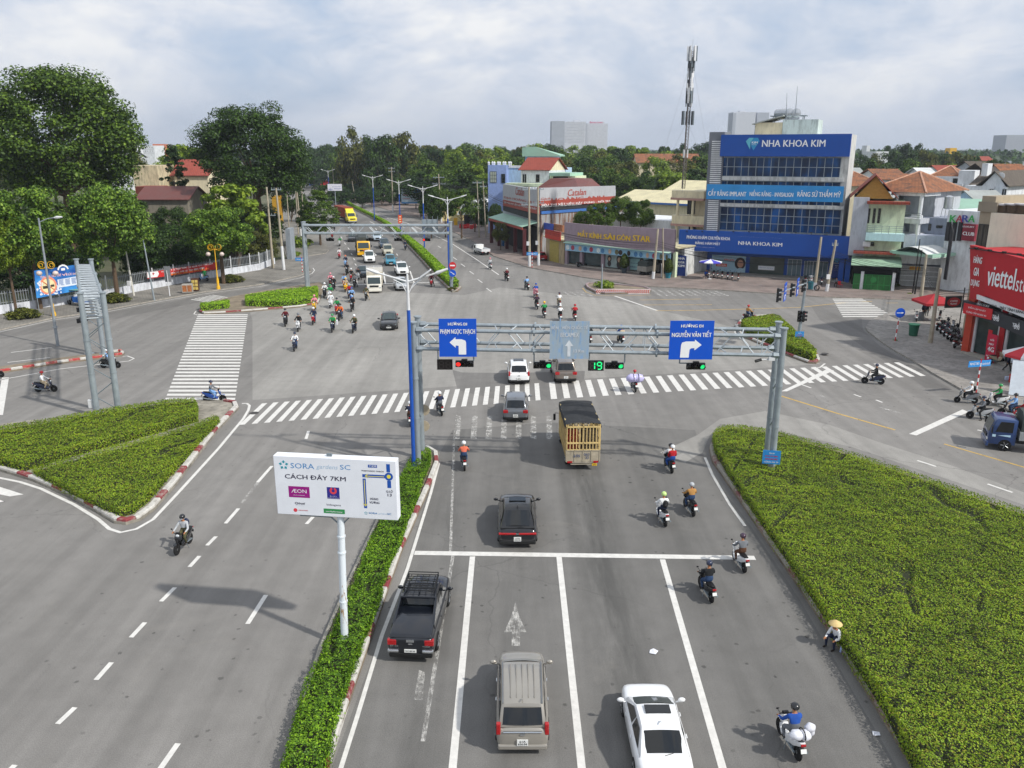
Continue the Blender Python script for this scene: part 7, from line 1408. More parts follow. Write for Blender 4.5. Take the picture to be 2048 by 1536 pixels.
# tile store with grey and red signs
T1=B('tile_store','tile store with grey and red corner signs, SIEU THI VAT LIEU XAY DUNG',gp(1006,486).xy,gp(1076,512).xy)
T2=Fr(gp(1080,512).xy,gp(1262,490).xy)
A_c,B_c=gp(1006,486).xy,T2.w(-.1,.1).xy;C_c=T2.w(T2.p(1231,420)[0],.1).xy
Tz=T1.f.p(1060,374)[1];m=MB();D_c=A_c+(C_c-B_c);m.prism([tuple(q)for q in(A_c,B_c,C_c,D_c)],0,Tz-1.0)
inv=Matrix.Rotation(-T1.f.rz,4,'Z')@Matrix.Translation(-T1.f.A);m.v=[tuple(inv@Vector(q))for q in m.v];m.build('wall',WG,T1.t)
def store(fr,u0,u1,tl,tr,gl,gr,rl,rr_,kl,kr,par):
 """grey fascia, red fascia and dark tarp strips from the left to the right end (photo heights)"""
 out=[]
 for(a0,a1),(b0,b1),mt,th,nm in(((tl,gl),(tr,gr),SGRY,.5,'sign_panel'),((gl,rl),(gr,rr_),DRED,.53,'sign_panel'),((rl,kl),(rr_,kr),mat('tarp_dim','#303236',.8,var=.25,vs=1,bump=.4),.3,'tarp')):
  q=[fr.p(u0,a1,-th),fr.p(u1,b1,-th),fr.p(u1,b0,-th),fr.p(u0,a0,-th)];m=MB();m.rings([[(x,-th,z)for x,z in q],[(x,.0,z)for x,z in q]])
  if fr is not T1.f:M_=inv@Matrix.Translation(fr.A)@Matrix.Rotation(fr.rz,4,'Z');m.v=[tuple(M_@Vector(p))for p in m.v]
  out.append(m.build(nm,mt,T1.t))
 return out
s1=store(T1.f,1006,1074,368,379,399,414,411,428,421,442,None)
s2=store(T2,1080,1231,376,371.5,402,392,411,406,421,412,None)
def stext(fr,par,mt,tx,u0,v0,u1,v1,off,bold=.02,shear=0.0,slope=0.0):
 m=MB();ws=list(tx);a=fr.p(u0,v0,off);b=fr.p(u1,v1,off);put_text(m,tx,0,0,b[0]-a[0],abs(fr.p((u0+u1)/2,v0,off)[1]-fr.p((u0+u1)/2,v1-slope,off)[1]),off,bold,shear=shear)
 cx=(a[0]+b[0])/2;zc=fr.p((u0+u1)/2,(v0+v1)/2,off)[1];k=0.0
 m.v=[(x+cx,y,z+zc)for x,y,z in m.v]
 if fr is not T1.f:M_=inv@Matrix.Translation(fr.A)@Matrix.Rotation(fr.rz,4,'Z');m.v=[tuple(M_@Vector(p))for p in m.v]
 m.build('lettering',mt,par)
stext(T2,s2[0],DRED,'Catalan',1136,378,1172,391,-.53,.02,.3);stext(T2,s2[0],DRED,'Gạch',1082,395,1100,401,-.53,.02,.3);stext(T2,s2[0],DRED,'HOÀNG ANH',1103,392,1208,400.5,-.53,.05);stext(T2,s2[1],LETW,'SIÊU THỊ VẬT LIỆU XÂY DỰNG - NỘI THẤT',1083,402,1228,409,-.56,.02);stext(T2,s2[1],LETW,'ĐC: 30/4 P. PHÚ HÒA, TP. THỦ DẦU MỘT, BÌNH DƯƠNG',1082,410,1163,412.5,-.56)
stext(T1.f,s1[0],DRED,'Catalan',1031,375,1048,391,-.53,.02,.3);stext(T1.f,s1[0],DRED,'Gạch HOÀNG ANH',1008,395,1072,405,-.53,.05,slope=3);stext(T1.f,s1[1],LETW,'SIÊU THỊ VẬT LIỆU XÂY DỰNG NỘI THẤT',1008,405,1073,417,-.56,slope=6)
q0,q1=T2.p(1080,427),T2.p(1200,421);m=MB();m.box(q0[0],-.22,0,q1[0]+10,-.05,q0[1]);M_=inv@Matrix.Translation(T2.A)@Matrix.Rotation(T2.rz,4,'Z');m.v=[tuple(M_@Vector(p))for p in m.v];m.build('sheet_wall',RRU,T1.t);m=MB();m.box(q0[0],-.4,q0[1]-.1,q1[0]+10,-.0,q0[1]+.4);m.v=[tuple(M_@Vector(p))for p in m.v];m.build('gutter',mat('gutter_blue','#3f6cb0',.5),T1.t)
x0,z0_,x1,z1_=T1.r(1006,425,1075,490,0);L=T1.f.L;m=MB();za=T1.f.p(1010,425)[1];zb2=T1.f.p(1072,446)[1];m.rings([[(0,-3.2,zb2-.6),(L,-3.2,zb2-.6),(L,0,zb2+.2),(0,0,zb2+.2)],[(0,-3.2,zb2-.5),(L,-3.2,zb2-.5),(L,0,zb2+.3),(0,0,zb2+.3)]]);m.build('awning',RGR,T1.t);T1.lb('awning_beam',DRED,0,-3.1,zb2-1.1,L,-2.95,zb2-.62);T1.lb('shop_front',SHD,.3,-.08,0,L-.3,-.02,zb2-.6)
for i in range(5):x=.3+(L-.6)*i/4;T1.lb('pillar',mat('pillar_maroon','#4a1c20',.6,var=.1),x-.3,-2.9,0,x+.3,-2.3,zb2-.9)
for i,x in enumerate((.24*L,.62*L)):T1.lb('display',mat('tile_display_%d'%i,['#2f5f8c','#8a8e90'][i],.5,var=.4,vs=2),x,-2.0,0,x+1.2,-1.7,2.2)
m=MB();P_=[tuple(q)for q in(A_c.lerp(C_c,.3),B_c.lerp(C_c,.5),C_c+Vector((-2,2)),D_c)];cen=sum((Vector(q)for q in P_),Vector((0,0)))/4;m.rings([[(q[0],q[1],Tz-1.0)for q in P_],[(cen.x+(q[0]-cen.x)*.6,cen.y+(q[1]-cen.y)*.2,Tz+1.1)for q in P_]]);m.v=[tuple(inv@Vector(q))for q in m.v];m.build('roof',RMR,T1.t)
# little red sign stall between the tile store and the optician
Z_=B('gate_stall','narrow cream gate building with a red sign beside the optician',gp(1090,520).xy,gp(1130,531).xy);x0,z0_,x1,z1_=Z_.r(1092,474,1128,530,0);Z_.lb('wall',wall('ochre','#b0a080',.6),x0,0,0,x1,5,z1_-.3);Z_.box('sign_panel',mat('sign_plain_red','#b83428',.5,var=.1),1090,461,1121,479,-.5,-.4);Z_.box('door',mat('door_ochre','#a89850',.7,var=.15),1099,482,1117,524,-.06,.0);Z_.lb('roof',RCR,x0-.5,-.4,z1_-.3,x1+.5,5.5,z1_-.1)
s_=Z_.box('side_banner',mat('banner_blue','#3a56b0',.6,var=.2,vs=1),1080,446,1106,460,2.4,2.5,label='blue and white banner');Z_.box('side_wall',mat('brick_rough','#8c6048',.9,var=.3,vs=3),1104,449,1125,462,2.6,3.0)
# -- houses behind the tile store
def house(name,label,u0,u1,D,vt,vb,mt,depth=9,skew=0.0,ground=True):
 a,b=at(u0,vt,D),at(u1,vt,D+skew);h=B(name,label,a.xy,b.xy,'house');z1=h.f.p((u0+u1)/2,vt)[1];h.lb('wall',mt,0,0,0,h.f.L,depth,z1);h.z1=z1;return h
h=house('blue_house','pale blue tall house with a blue tower and white finials on its terrace',977,1132,200,336,400,WB,9,-4)
h.box('tower',mat('blue_trim','#8a9fce',.7,var=.1),976,330,1013,420,-2.2,-.05,z0=0);h.win(980.5,343,993,365,-2.22,3,3,TRM,mat('glass_cream','#a8b0a4',.2));h.win(1003,348,1010,366,-2.22,1,2,TRM);h.box('upper_floor',WB,1050,313,1113,338,1.5,7);x0,z0_,x1,z1_=h.r(1045,303,1120,313,1);m=MB();m.rings([[(x0,.6,z1_+.9),(x0+3,.6,z1_+1.1),(x1,.6,z0_+.3),(x1,8,z0_+.3),(x0,8,z1_+.4)],[(x0,.6,z0_),(x0+3,.6,z0_),(x1,.6,z0_),(x1,8,z0_),(x0,8,z0_)]]);m.build('roof',RGR,h.t)
h.win(1070,318,1075,328,1.45,1,1,mat('blue_frame','#3f6cb8',.6));h.win(1094,318,1102,326,1.45,2,1);m=MB()
for i in range(9):q=h.f.p(978+i*5.5,329,-1);m.lathe([(.16,-.5),(.22,0),(.3,.35),(.05,.6)],2,(q[0],-1.2+(i%2)*1.0,q[1]+.1),8)
m.build('finials',WHP,h.t);h.box('parapet',WHP,1013,331,1132,336,-.15,.05)
m=MB();q=h.f.p(1112,327,.5);m.lathe([(.2,-1.1),(.55,-1),(.55,1),(.2,1.1)],0,(0,0,0),10);tag(m.build('water_tank',STL,loc=h.f.w(q[0],.8,q[1]),rz=h.f.rz,smooth=40),'steel water tank on the pale blue house terrace','water tank')
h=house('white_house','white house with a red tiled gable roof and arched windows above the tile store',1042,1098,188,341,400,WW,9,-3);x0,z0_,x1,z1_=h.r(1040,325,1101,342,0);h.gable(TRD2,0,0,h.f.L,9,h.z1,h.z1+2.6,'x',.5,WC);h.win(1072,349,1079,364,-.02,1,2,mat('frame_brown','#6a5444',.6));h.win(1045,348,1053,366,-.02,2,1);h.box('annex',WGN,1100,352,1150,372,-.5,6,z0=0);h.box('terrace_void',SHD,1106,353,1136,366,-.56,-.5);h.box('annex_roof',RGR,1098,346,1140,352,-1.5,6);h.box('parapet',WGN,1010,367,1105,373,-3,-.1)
m=MB();[m.sph((x,0,0),(1.1,.7,.6),8,5)for x in(0,1.6,3)];
# warehouse roof right of the store
h=house('warehouse','long warehouse with pale cream sheet roofs behind the optician',1235,1415,196,406,420,WC,30,-16);h.gable(RCR,0,0,h.f.L,16,h.z1,h.z1+2.2,'x',.8);h.gable(RCR,2,16.5,h.f.L-4,32,h.z1+1.5,h.z1+4,'x',.6);h.lb('gutter',MATS['gutter_blue'],-.6,-1.0,h.z1-.3,h.f.L+.6,-.82,h.z1+.1)
# -- right hand side houses
h=B('red_roof_house','narrow house with a dark red tiled roof and balcony, beside the clinic',gp(1702,572).xy,gp(1792,577).xy,'house');L=h.f.L;z1_=h.f.p(1750,404,1)[1]
h.lb('wall',WGN,.0,1.2,0,L,14,z1_);x0,z0_,x1,zz=h.r(1722,493,1795,505,-.6);q=h.f.p(1760,467,-.3)[1];h.lb('balcony',wall('sky','#b4d4d8',.2),L*.2,-.6,q-1.0,L+.2,1.2,q);h.lb('side_wall',WG,-.9,1.0,4.3,L*.2,13,z1_+.6)
m=MB();[m.tube([(L*.22,-.5,q+.3+.25*i),(L+.1,-.5,q+.3+.25*i)],.03,4)for i in range(4)];[m.tube([(L*(.22+.78*i/5),-.5,q),(L*(.22+.78*i/5),-.5,q+1.1)],.03,4)for i in range(6)];m.build('railing',GALD,h.t)
h.box('door',mat('door_brown','#7a3a28',.6,var=.1),1720,418,1730,460,1.12,1.18)
for u in(1737,1748,1758):h.win(u-2.2,417,u+2.5,446,1.15,1,4,mat('frame_dark','#4a463e',.6))
h.lb('eave',TRD,L*.15,-.8,z1_-.2,L+.4,1.4,z1_+.15);h.gable(TRD,-.9,2,L*.72,13,z1_+.4,z1_+3.6,'y',.6,mat('gable_ochre','#a8803c',.8,var=.15));
x0,z0_,x1,zz=h.r(1700,492,1790,505,-.3);h.lb('lower_roof',TRD2,-.2,-.8,zz-1.1,L*.9,1.2,zz-.8);
for u in(1713,1724,1745):h.win(u-3,484,u+3,492,1.15,1,1,TRM)
q_=h.f.p(1733,488,.8);m=MB();m.box(-.5,-.35,-.35,.5,.1,.35);tag(m.build('air_conditioner',WHP,loc=h.f.w(q_[0],.9,q_[1]),rz=h.f.rz,bevel=.03),'air conditioner box on the wall under the red roof house balcony','air conditioner')
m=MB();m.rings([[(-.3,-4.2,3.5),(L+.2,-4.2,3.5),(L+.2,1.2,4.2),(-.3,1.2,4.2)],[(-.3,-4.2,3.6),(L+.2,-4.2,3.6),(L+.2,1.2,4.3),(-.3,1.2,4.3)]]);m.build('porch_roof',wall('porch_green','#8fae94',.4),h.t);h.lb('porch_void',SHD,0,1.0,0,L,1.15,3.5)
g=thing('gate','green metal gate with round emblem between white posts','gate',h.f.w(0,-3.2),h.f.rz);m=MB();m.box(.2,-.04,.15,L-.9,.04,2.1);m.build('gate_panel',mat('gate_mesh','#2c6a34',.6,var=.15,vs=2),g);m=MB();[m.box(x,-.07,.1,x+.07,.07,2.2)for x in[.2+(L-1.2)*i/6 for i in range(7)]];[m.box(.2,-.08,z,L-.9,.08,z+.07)for z in(.1,.8,2.15)];m.lathe([(.4,-.09),(.4,.09)],1,(L*.47,0,1.5),14);m.build('gate_frame',mat('gate_green','#2f8a44',.5),g)
m=MB();[m.box(x-.2,-.2,0,x+.2,.2,2.6)for x in(L*.22,L-.6)];m.build('gate_post',WW,g)
h=B('grey_house','grey house with an orange pyramid roof over an open columned balcony',at(1782,500,124).xy,at(1835,500,121).xy,'house');L=h.f.L;z1_=h.f.p(1800,383)[1];zz=h.f.p(1800,436)[1];za=h.f.p(1800,464)[1];h.lb('wall',WG,0,.2,0,L,12,za);h.lb('wall',WG,-1.5,3.5,za,L,12,z1_);h.lb('balcony',WG,-.3,-1.2,zz-.6,L+.4,3.5,zz+.1);h.lb('upper_slab',WW,-.5,-1.0,z1_-.5,L+.5,4,z1_)
for x in(.3,L):m=MB();m.tube([(x,-.8,0),(x,-.8,z1_-.4)],.26,10);m.build('column',WW,h.t,smooth=40)
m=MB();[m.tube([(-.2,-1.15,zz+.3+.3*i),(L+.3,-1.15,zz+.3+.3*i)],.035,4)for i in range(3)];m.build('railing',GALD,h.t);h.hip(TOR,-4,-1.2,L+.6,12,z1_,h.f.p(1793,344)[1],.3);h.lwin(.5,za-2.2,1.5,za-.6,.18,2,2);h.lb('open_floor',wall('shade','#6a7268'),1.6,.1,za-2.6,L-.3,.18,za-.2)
h=house('tiled_house','house with an old orange hip roof rising behind the clinic',1697,1765,148,372,400,WC,12);h.hip(TOR,0,0,h.f.L,12,h.z1,h.f.p(1730,345)[1],.5);m=None
h=house('tiled_house','house with an orange tiled gable end between the two pyramid roofs',1762,1815,168,360,400,WW,12);h.gable(TOR,0,0,h.f.L,12,h.z1,h.f.p(1790,340)[1],'x',.5,WW)
h=house('white_house','white house with a brick orange hip roof and balconies',1868,1945,165,353,420,WW,12,-4);h.hip(TOR,-.5,1,h.f.L*.62,9,h.z1,h.f.p(1894,332)[1],.6);h.win(1873,358,1878,366,-.02,1,1);h.win(1906,357,1917,366,-.02,2,1,TRM);h.win(1870,376,1874,388,-.02,1,1);h.win(1881,376,1885,388,-.02,1,1);h.box('balcony',WW,1895,368,1925,372,-1.2,0);h.box('terrace',WW,1916,341,1948,372,-.5,5,z0=0)
h=house('gabled_house','white house with a brown gable roof and a round attic vent',1930,2012,150,372,430,WW,12,-5);L=h.f.L;h.gable(TBR,L*.42,0,L,14,h.z1,h.f.p(1990,343)[1],'y',.7,WW);
for u in(1983,2009):h.win(u-5,378,u+4,392,-.02,2,1);h.box('window_hood',WHP,u-6,374.5,u+5,377,-.7,0)
m=MB();q=h.f.p(2007,352,-.1);m.lathe([(.35,-.08),(.6,-.06),(.6,.0),(.35,.0)],1,(q[0]-.4,-.04,q[1]),16);m.build('attic_vent',WHP,h.t);h.gable(TBR,-.5,3,L*.45,13,h.z1-.5,h.z1+1.6,'x',.3);h.box('chimney',WW,1963,327,1975,352,5,7)
h=house('brown_roof_house','house with a dark brown slab roof behind the gabled house',1976,2016,175,347,360,WG,9);h.gable(TBR,0,0,h.f.L,9,h.z1,h.f.p(1995,328)[1],'x',.5)
h=house('orange_roof_house','house with a bright orange steep roof at the right edge',2022,2070,160,362,400,wall('taupe','#a09890'),12);h.gable(TOR,0,0,h.f.L,12,h.z1,h.f.p(2040,330)[1],'x',.5,MATS['wall_taupe'])
h=house('green_roof_house','low house with a pale green sheet roof and solar heater',1812,1950,132,424,460,WG,12,-6);h.gable(RGR,0,0,h.f.L,12,h.z1,h.f.p(1880,401)[1],'x',.5,WG);q=h.f.p(1864,412,2);m=MB();m.rings([[(q[0]-1,1,h.z1+.6),(q[0]+1,1,h.z1+.6),(q[0]+1,3.4,h.z1+2.4),(q[0]-1,3.4,h.z1+2.4)],[(q[0]-1,1,h.z1+.7),(q[0]+1,1,h.z1+.7),(q[0]+1,3.4,h.z1+2.5),(q[0]-1,3.4,h.z1+2.5)]]);m.tube([(q[0]-1.1,3.6,h.z1+2.7),(q[0]+1.1,3.6,h.z1+2.7)],.25,8);tag(m.build('solar_heater',mat('solar_dark','#3a3436',.4,var=.1),loc=h.f.A,rz=h.f.rz),'dark solar water heater lying on the pale green roof','solar heater')
for u,v,D,nm in((1838,402,128,'steel water tank on legs left of the solar heater'),(1897,405,122,'steel water tank on legs over the karaoke front'),(1842,366,158,'steel water tank on the far white terrace')):
 c=at(u,v,D);m=MB();m.lathe([(.2,-.95),(.62,-.85),(.62,.8),(.2,1.0)],2,(0,0,0),12);[m.tube([(x,y,-2.6),(x*.8,y*.8,-.8)],.05,4)for x in(-.6,.6)for y in(-.6,.6)];tag(m.build('water_tank',STL,loc=c,smooth=40),nm,'water tank')
h=house('grey_wall_building','plain blue grey wall building with slit windows behind the gate house',1770,1900,126,434,530,wall('blue_grey','#8f97a8',.3),10,-6);h.win(1857,448,1862,461,-.02,1,1,TRM);h.win(1873,451,1885,456,-.02,1,1,TRM);h.box('stripe_panel',WW,1820,430,1842,466,-.4,-.02)
h=B('white_gate_house','low white house with a lattice gate of white bars',gp(1797,572).xy,gp(1900,578).xy,'house');L=h.f.L;z1_=h.f.p(1850,507)[1];h.lb('wall',wall('pale_lilac','#b4bcce',.2),0,1.5,0,L*.8,10,h.f.p(1830,470,1.5)[1]);h.box('fascia',WW,1797,507,1902,529,-.3,1.4);h.lb('recess',mat('recess','#5a564e',.8),.1,.6,0,L-.2,.8,z1_-2);m=MB()
x0,z0_,x1,zz=h.r(1801,531,1888,574,-.1)
for i in range(44):x=x0+(x1-x0)*i/43;m.box(x-.035,-.12,.15,x+.035,-.08,zz-.1)
for z in(.15,.9,1.6,2.3,zz-.15):m.box(x0,-.14,z-.05,x1,-.06,z+.05)
m.build('gate_bars',WHP,h.t);s_=h.box('sale_sign',mat('sale_yellow','#d8a830',.5),1819,533,1841,540,-.2,-.16);h.text(s_,RED,'BÁN NHÀ',1821,534,1839,537,-.23);m=MB();q=h.f.p(1862,515,-.35)
h.lb('canopy',WGN,L*.72,-.4,z1_-.5,L+.3,4,z1_+.8)
h=B('karaoke_bar','white karaoke building with dark slits and coloured letters',at(1886,480,116).xy,at(1952,480,112).xy);L=h.f.L;z1_=h.f.p(1915,421)[1];h.lb('wall',WW,0,.3,0,L,10,z1_)
for i,(c,cc)in enumerate(zip('KARA',['#2a9a48','#a0283c','#3a4494','#2a9a48'])):u=1901+i*12.3;h.text(h.t,mat('kara_'+cc,cc,.5,var=0),c,u,430-i*.0,u+11,445,-.1,.03)
for i in range(3):h.box('dark_slit',WDK,1891+i*12,444,1898+i*12,482,.0,.28)
s_=h.box('round_sign',mat('club_red','#7c2434',.5,var=.2,vs=3),1924,448,1950,482,-.3,.2);h.text(s_,LETW,'LUXURY',1926,451,1948,456,-.33);h.text(s_,LETW,'CLUB',1926,463,1948,472,-.33,.03);m=MB();m.rings([[(L*.5,-2.4,2),(L*.62,-2.6,2),(L*.62,-2.6,8.5),(L*.5,-2.4,9.5)],[(L*.5,-2.2,2),(L*.62,-2.4,2),(L*.62,-2.4,8.5),(L*.5,-2.2,9.5)]]);m.build('blade_sign',WDK,h.t);h.lb('arched_canopy',RGR,-4.5,-5,5.0,2,.2,5.4)
m=MB();m.rings([[(-4.5+6.5*i/10,-5,4.9+1.3*math.sin(math.pi*i/10))for i in range(11)],[(-4.5+6.5*i/10,0,4.9+1.3*math.sin(math.pi*i/10))for i in range(11)]],0,False,False);m.build('barrel_roof',RWH,h.t)
h=B('green_shop','narrow green and yellow shop front squeezed next to the white gate house',gp(1912,582).xy+Vector((-1,1)),gp(1945,584).xy+Vector((-1,1)));L=h.f.L;h.lb('wall',mat('shop_green','#2c8a4c',.6,var=.1),0,.2,0,L,6,5);h.lb('door',SHD,L*.3,.1,0,L*.65,.19,3.2);h.lb('yellow_trim',YEL,L*.7,-.2,0,L*1.1,.1,4.4)
# -- phone shop
A_,B_=gp(1921,706).xy,gp(2075,752).xy;V_=B('phone_shop','phone shop with big red sign and dark fascia at the right corner, VIETTEL STORE',A_,B_);L=V_.f.L;zt_=V_.f.p(1990,500)[1]
e0,e1,e2=V_.f.p(1928,641),V_.f.p(2048,690),V_.f.p(1950,494)
zs0,zs1=V_.f.p(1940,588,-.6)[1],V_.f.p(1945,492,-.6)[1]
V_.lb('wall',mat('orange_red','#b03a20',.6,var=.1),0,.0,0,.8,12,zs0);V_.lb('upper_wall',SREL,.02,.1,zs0-.5,L+8,12,zs1-.2)
def vq(u0,va0,va1,u1,vb0,vb1,off,th,mt,nm,par=None):
 q=[V_.f.p(u0,va1,off),V_.f.p(u1,vb1,off),V_.f.p(u1,vb0,off),V_.f.p(u0,va0,off)];m=MB();m.rings([[(x,off,z)for x,z in q],[(x,off+th,z)for x,z in q]]);return m.build(nm,mt,par or V_.t)
s1=vq(1940,490,597,1970,497,604,-.7,.6,SREL,'sign_panel');s2=vq(1969,497,591,2110,534,654,-.75,.65,mat('viettel_red','#b01a26',.5,var=.05),'sign_panel');s3=vq(1953,589,598,2110,646,660,-.9,.2,WHP,'address_strip');vq(1925,600,622,2110,664,700,-.6,.55,mat('fascia_dark','#33353a',.5,var=.06),'fascia')
def vt(par,mt,tx,u0,v0,u1,v1,off,h,bold=.02):
 """letters along the sign, level in the world"""
 a,b=V_.f.p(u0,v0,off),V_.f.p(u1,v1,off);m=MB();put_text(m,tx,(a[0]+b[0])/2,(a[1]+b[1])/2,b[0]-a[0],h,off,bold);m.build('lettering',mt,par)
for tx,u,v,w_ in(('HÀNG',1956,518,16),('GIA',1953,543,10),('DỤNG',1950,567,16)):vt(s1,LETW,tx,u-w_/2,v-2,u+w_/2,v+3,-.74,.75,.03)
vt(s2,LETW,'viettel',1976,547,2030,562,-.8,1.9,.02);vt(s2,LETW,'store',2032,567,2075,580,-.8,1.15,-.005);vt(s3,INK,'ĐIỆN THOẠI - MÁY TÍNH BẢNG - PHỤ KIỆN',1960,596,2085,644,-.93,.4);vt(s3,LETW,'CHỨNG TỪ THẾ GIỚI SỐ',1954,605,1978,613,-.64,.3)
for i in range(3):
 u,v=1951+i*41,618+i*16.5
 vt(s3,LETW,'TRẢ',u-8,v-3.5,u+7,v+.5,-.64,.45);vt(s3,LETW,'0%',u-5,v+2,u+6,v+4.5,-.64,.4)
m=MB();[m.cbox((x,-1.0,zs1-.1),(.3,.25,.15))for x in[1+i*1.6 for i in range(9)]];m.tube([(0,-.8,zs1-.2),(L+6,-.8,zs1-.2)],.05,4);m.build('sign_lamps',TRM,V_.t)
V_.lb('shop_window',mat('shop_glass','#33403f',.08,var=.35,vs=.7),.85,.5,.35,L+6,.6,zs0-.8)
for x in(.9,L*.42,L*.52,L*.95):V_.lb('window_post',WHP,x-.12,.35,0,x+.12,.5,zs0-.6)
V_.lb('red_pillar',RED,L*.44,.2,0,L*.5,.34,zs0-.6);s_=V_.lb('red_banner',mat('banner_red2','#c4242c',.5,var=.05),.3,-.75,zs0-1.9,L*.42,-.7,zs0-.9);m=MB();put_text(m,'ĐIỂM CẬP NHẬT',L*.22,zs0-1.2,L*.24,.26,-.78);put_text(m,'CUNG CẤP HOÀN 4G',L*.22,zs0-1.6,L*.27,.26,-.78);m.build('lettering',LETW,s_);V_.lb('step',CON,.3,-.4,0,L+5,.5,.3);V_.lb('hanging_banner',MATS['banner_red2'],L*.36,-.3,1.2,L*.41,-.25,3.0);V_.lb('display_table',WHP,L*.68,.9,.4,L*.8,1.5,1.3);V_.lb('low_poster',mat('poster_skyblue','#c8d4dc',.5,var=.2,vs=2),L*.6,.3,.4,L*.85,.36,1.3)
q=V_.f.p(2018,715,-1.0);t=thing('standing_banner','red standing banner reading DOI MAY 4G at the phone shop door','banner',V_.f.w(L*.46,-.6,.14),V_.f.rz+R(4));m=MB();m.box(-.5,0,0,.5,.04,2.6);m.build('panel',mat('banner_crimson','#bc1c3c',.5,var=.05),t);m=MB();[put_text(m,s,0,z,w_,h,-.02,.03)for s,z,w_,h in(('ĐỔI',2.1,.4,.22),('MÁY',1.7,.5,.22),('4G',1.2,.65,.45),('0 ĐỒNG',.6,.75,.25))];m.build('lettering',LETW,t)
U_=B('cream_building','cream upper building with a brown window and air conditioners above the phone shop',at(1944,470,A_.y+5).xy,at(2080,470,A_.y-1).xy);x0,z0_,x1,zz=U_.r(1975,428,2070,520,0);U_.lb('wall',wall('cream_light','#e0d8c4',.15),x0,0,0,x1,9,zz);x0b,_,x1b,zb2=U_.r(1956,404,1976,520,.5);U_.lb('wall',wall('khaki','#a09480',.2),x0b,.4,0,x0,9,zb2+.6);U_.win(1955,449,1984,505,.38,3,1,mat('frame_black','#2c2a28',.5),mat('glass_brown','#4a4640',.15,var=.3,vs=1),bar=.08);U_.box('parapet',wall('taupe2','#8e8676',.15),1956,404,1994,424,.2,1)
for i in range(3):
 q=U_.f.p(2007+i*20,420,.8);m=MB();m.box(-.75,-.4,-.65,.75,.3,.6);m.face([(-.6,-.41,-.5),(.6,-.41,-.5),(.6,-.41,.45),(-.6,-.41,.45)],1);tag(m.build('air_conditioner',[WHP,mat('fan_dark','#4a3c2c',.7,var=.3,vs=6)],loc=U_.f.w(q[0],.8,q[1]),rz=U_.f.rz),['large air conditioner on the cream roof, leftmost of the row','large air conditioner on the cream roof, in the middle of the row','large air conditioner on the cream roof, at the frame edge'][i],'air conditioner')
# street furniture at the corner
c=gp(1826,671,.14);t=thing('litter_bin','tall green litter bin on the corner pavement','bin',c);m=MB();m.lathe([(.42,0),(.5,1.15),(.55,1.2),(.48,1.2),(.44,.9)],2,(0,0,0),14);m.build('barrel',mat('bin_green','#1c5a44',.5,var=.15,vs=3),t,smooth=40);m=MB();m.lathe([(.53,1.16),(.58,1.18),(.58,1.24),(.5,1.24)],2,(0,0,0),14);m.build('rim',mat('rim_green','#2c8a60',.5),t)
m=MB();m.lathe([(.28,0),(.3,.9),(.1,1.0)],2,(0,0,0),10);tag(m.build('bin',mat('bin_grey','#6a6e72',.6),loc=gp(1841,641,.14),bevel=.0),'grey bin under the red parasol','bin');m=MB();m.lathe([(.38,0),(.48,1.0),(.5,1.05)],2,(0,0,0),12);tag(m.build('bin',mat('bin_mid_green','#1f8a44',.6),loc=gp(1051,498,.13)),'green wheelie bin before the tile store','bin');m=MB();m.lathe([(.35,0),(.42,.95),(.44,1.0)],2,(0,0,0),12);tag(m.build('bin',mat('bin_teal','#2a6470',.6),loc=gp(1621,578,.13)),'teal bin beside the clinic pole','bin')
t=thing('round_shop_sign','dark board with a red oval emblem beside the parked bikes','sign',gp(1900,655,.14),R(10));m=MB();m.box(-1.0,0,2.2,1.0,.1,3.5);m.build('panel',BLK,t);m=MB();m.face([(.8*math.cos(R(a)),-.01,2.85+.5*math.sin(R(a)))for a in range(0,360,20)]);m.build('emblem',SREL,t);m=MB();put_text(m,'COFFEE',0,2.95,.9,.2,-.02);put_text(m,'MILANO',0,2.65,.8,.18,-.02);m.build('lettering',LETW,t);m=MB();m.tube([(1.15,.05,0),(1.15,.05,4.4)],.06,6);m.build('post',BLK,t)
t=thing('board','large white board leaning in an A shape at the right edge','board',gp(2062,790,.14),R(-28));m=MB();m.rings([[(-1.6,-.9,.05),(1.6,-.9,.05),(1.6,.3,2.6),(-1.6,.3,2.6)],[(-1.6,-.82,.05),(1.6,-.82,.05),(1.6,.38,2.6),(-1.6,.38,2.6)]]);m.build('panel',mat('board_white','#c8d0d8',.5,var=.08),t);m=MB();m.tube([(-1.4,1.0,0),(-1.4,.35,2.5)],.03,4);m.tube([(1.4,1.0,0),(1.4,.35,2.5)],.03,4);m.build('prop',GALV,t)
m=MB();m.cbox((0,0,.35),(.9,.6,.7));tag(m.build('counter',mat('counter_red','#b83028',.5,var=.1),loc=gp(2030,766,.14),rz=R(-20),bevel=.03),'red counter under the red and white umbrella','counter');m=MB();m.cbox((0,0,.15),(.42,.34,.3));tag(m.build('stool',mat('stool_white','#b8c4dc',.5),loc=gp(2015,760,.14),rz=R(-15),bevel=.03),'small pale plastic stool beside the red counter','stool')
c=gp(1703,572,.13);t=thing('plastic_chair','red plastic chair beside the right clinic pillar','chair',gp(1680,575,.13),R(20));m=MB();m.box(-.25,-.25,.4,.25,.25,.45);m.build('seat',RED,t);m=MB();m.box(-.25,.2,.45,.25,.25,.9);m.build('backrest',RED,t)
for x in(-.22,.22):
 for y in(-.22,.22):m=MB();m.tube([(x,y,0),(x,y,.42)],.02,4);m.build('leg',RED,t)
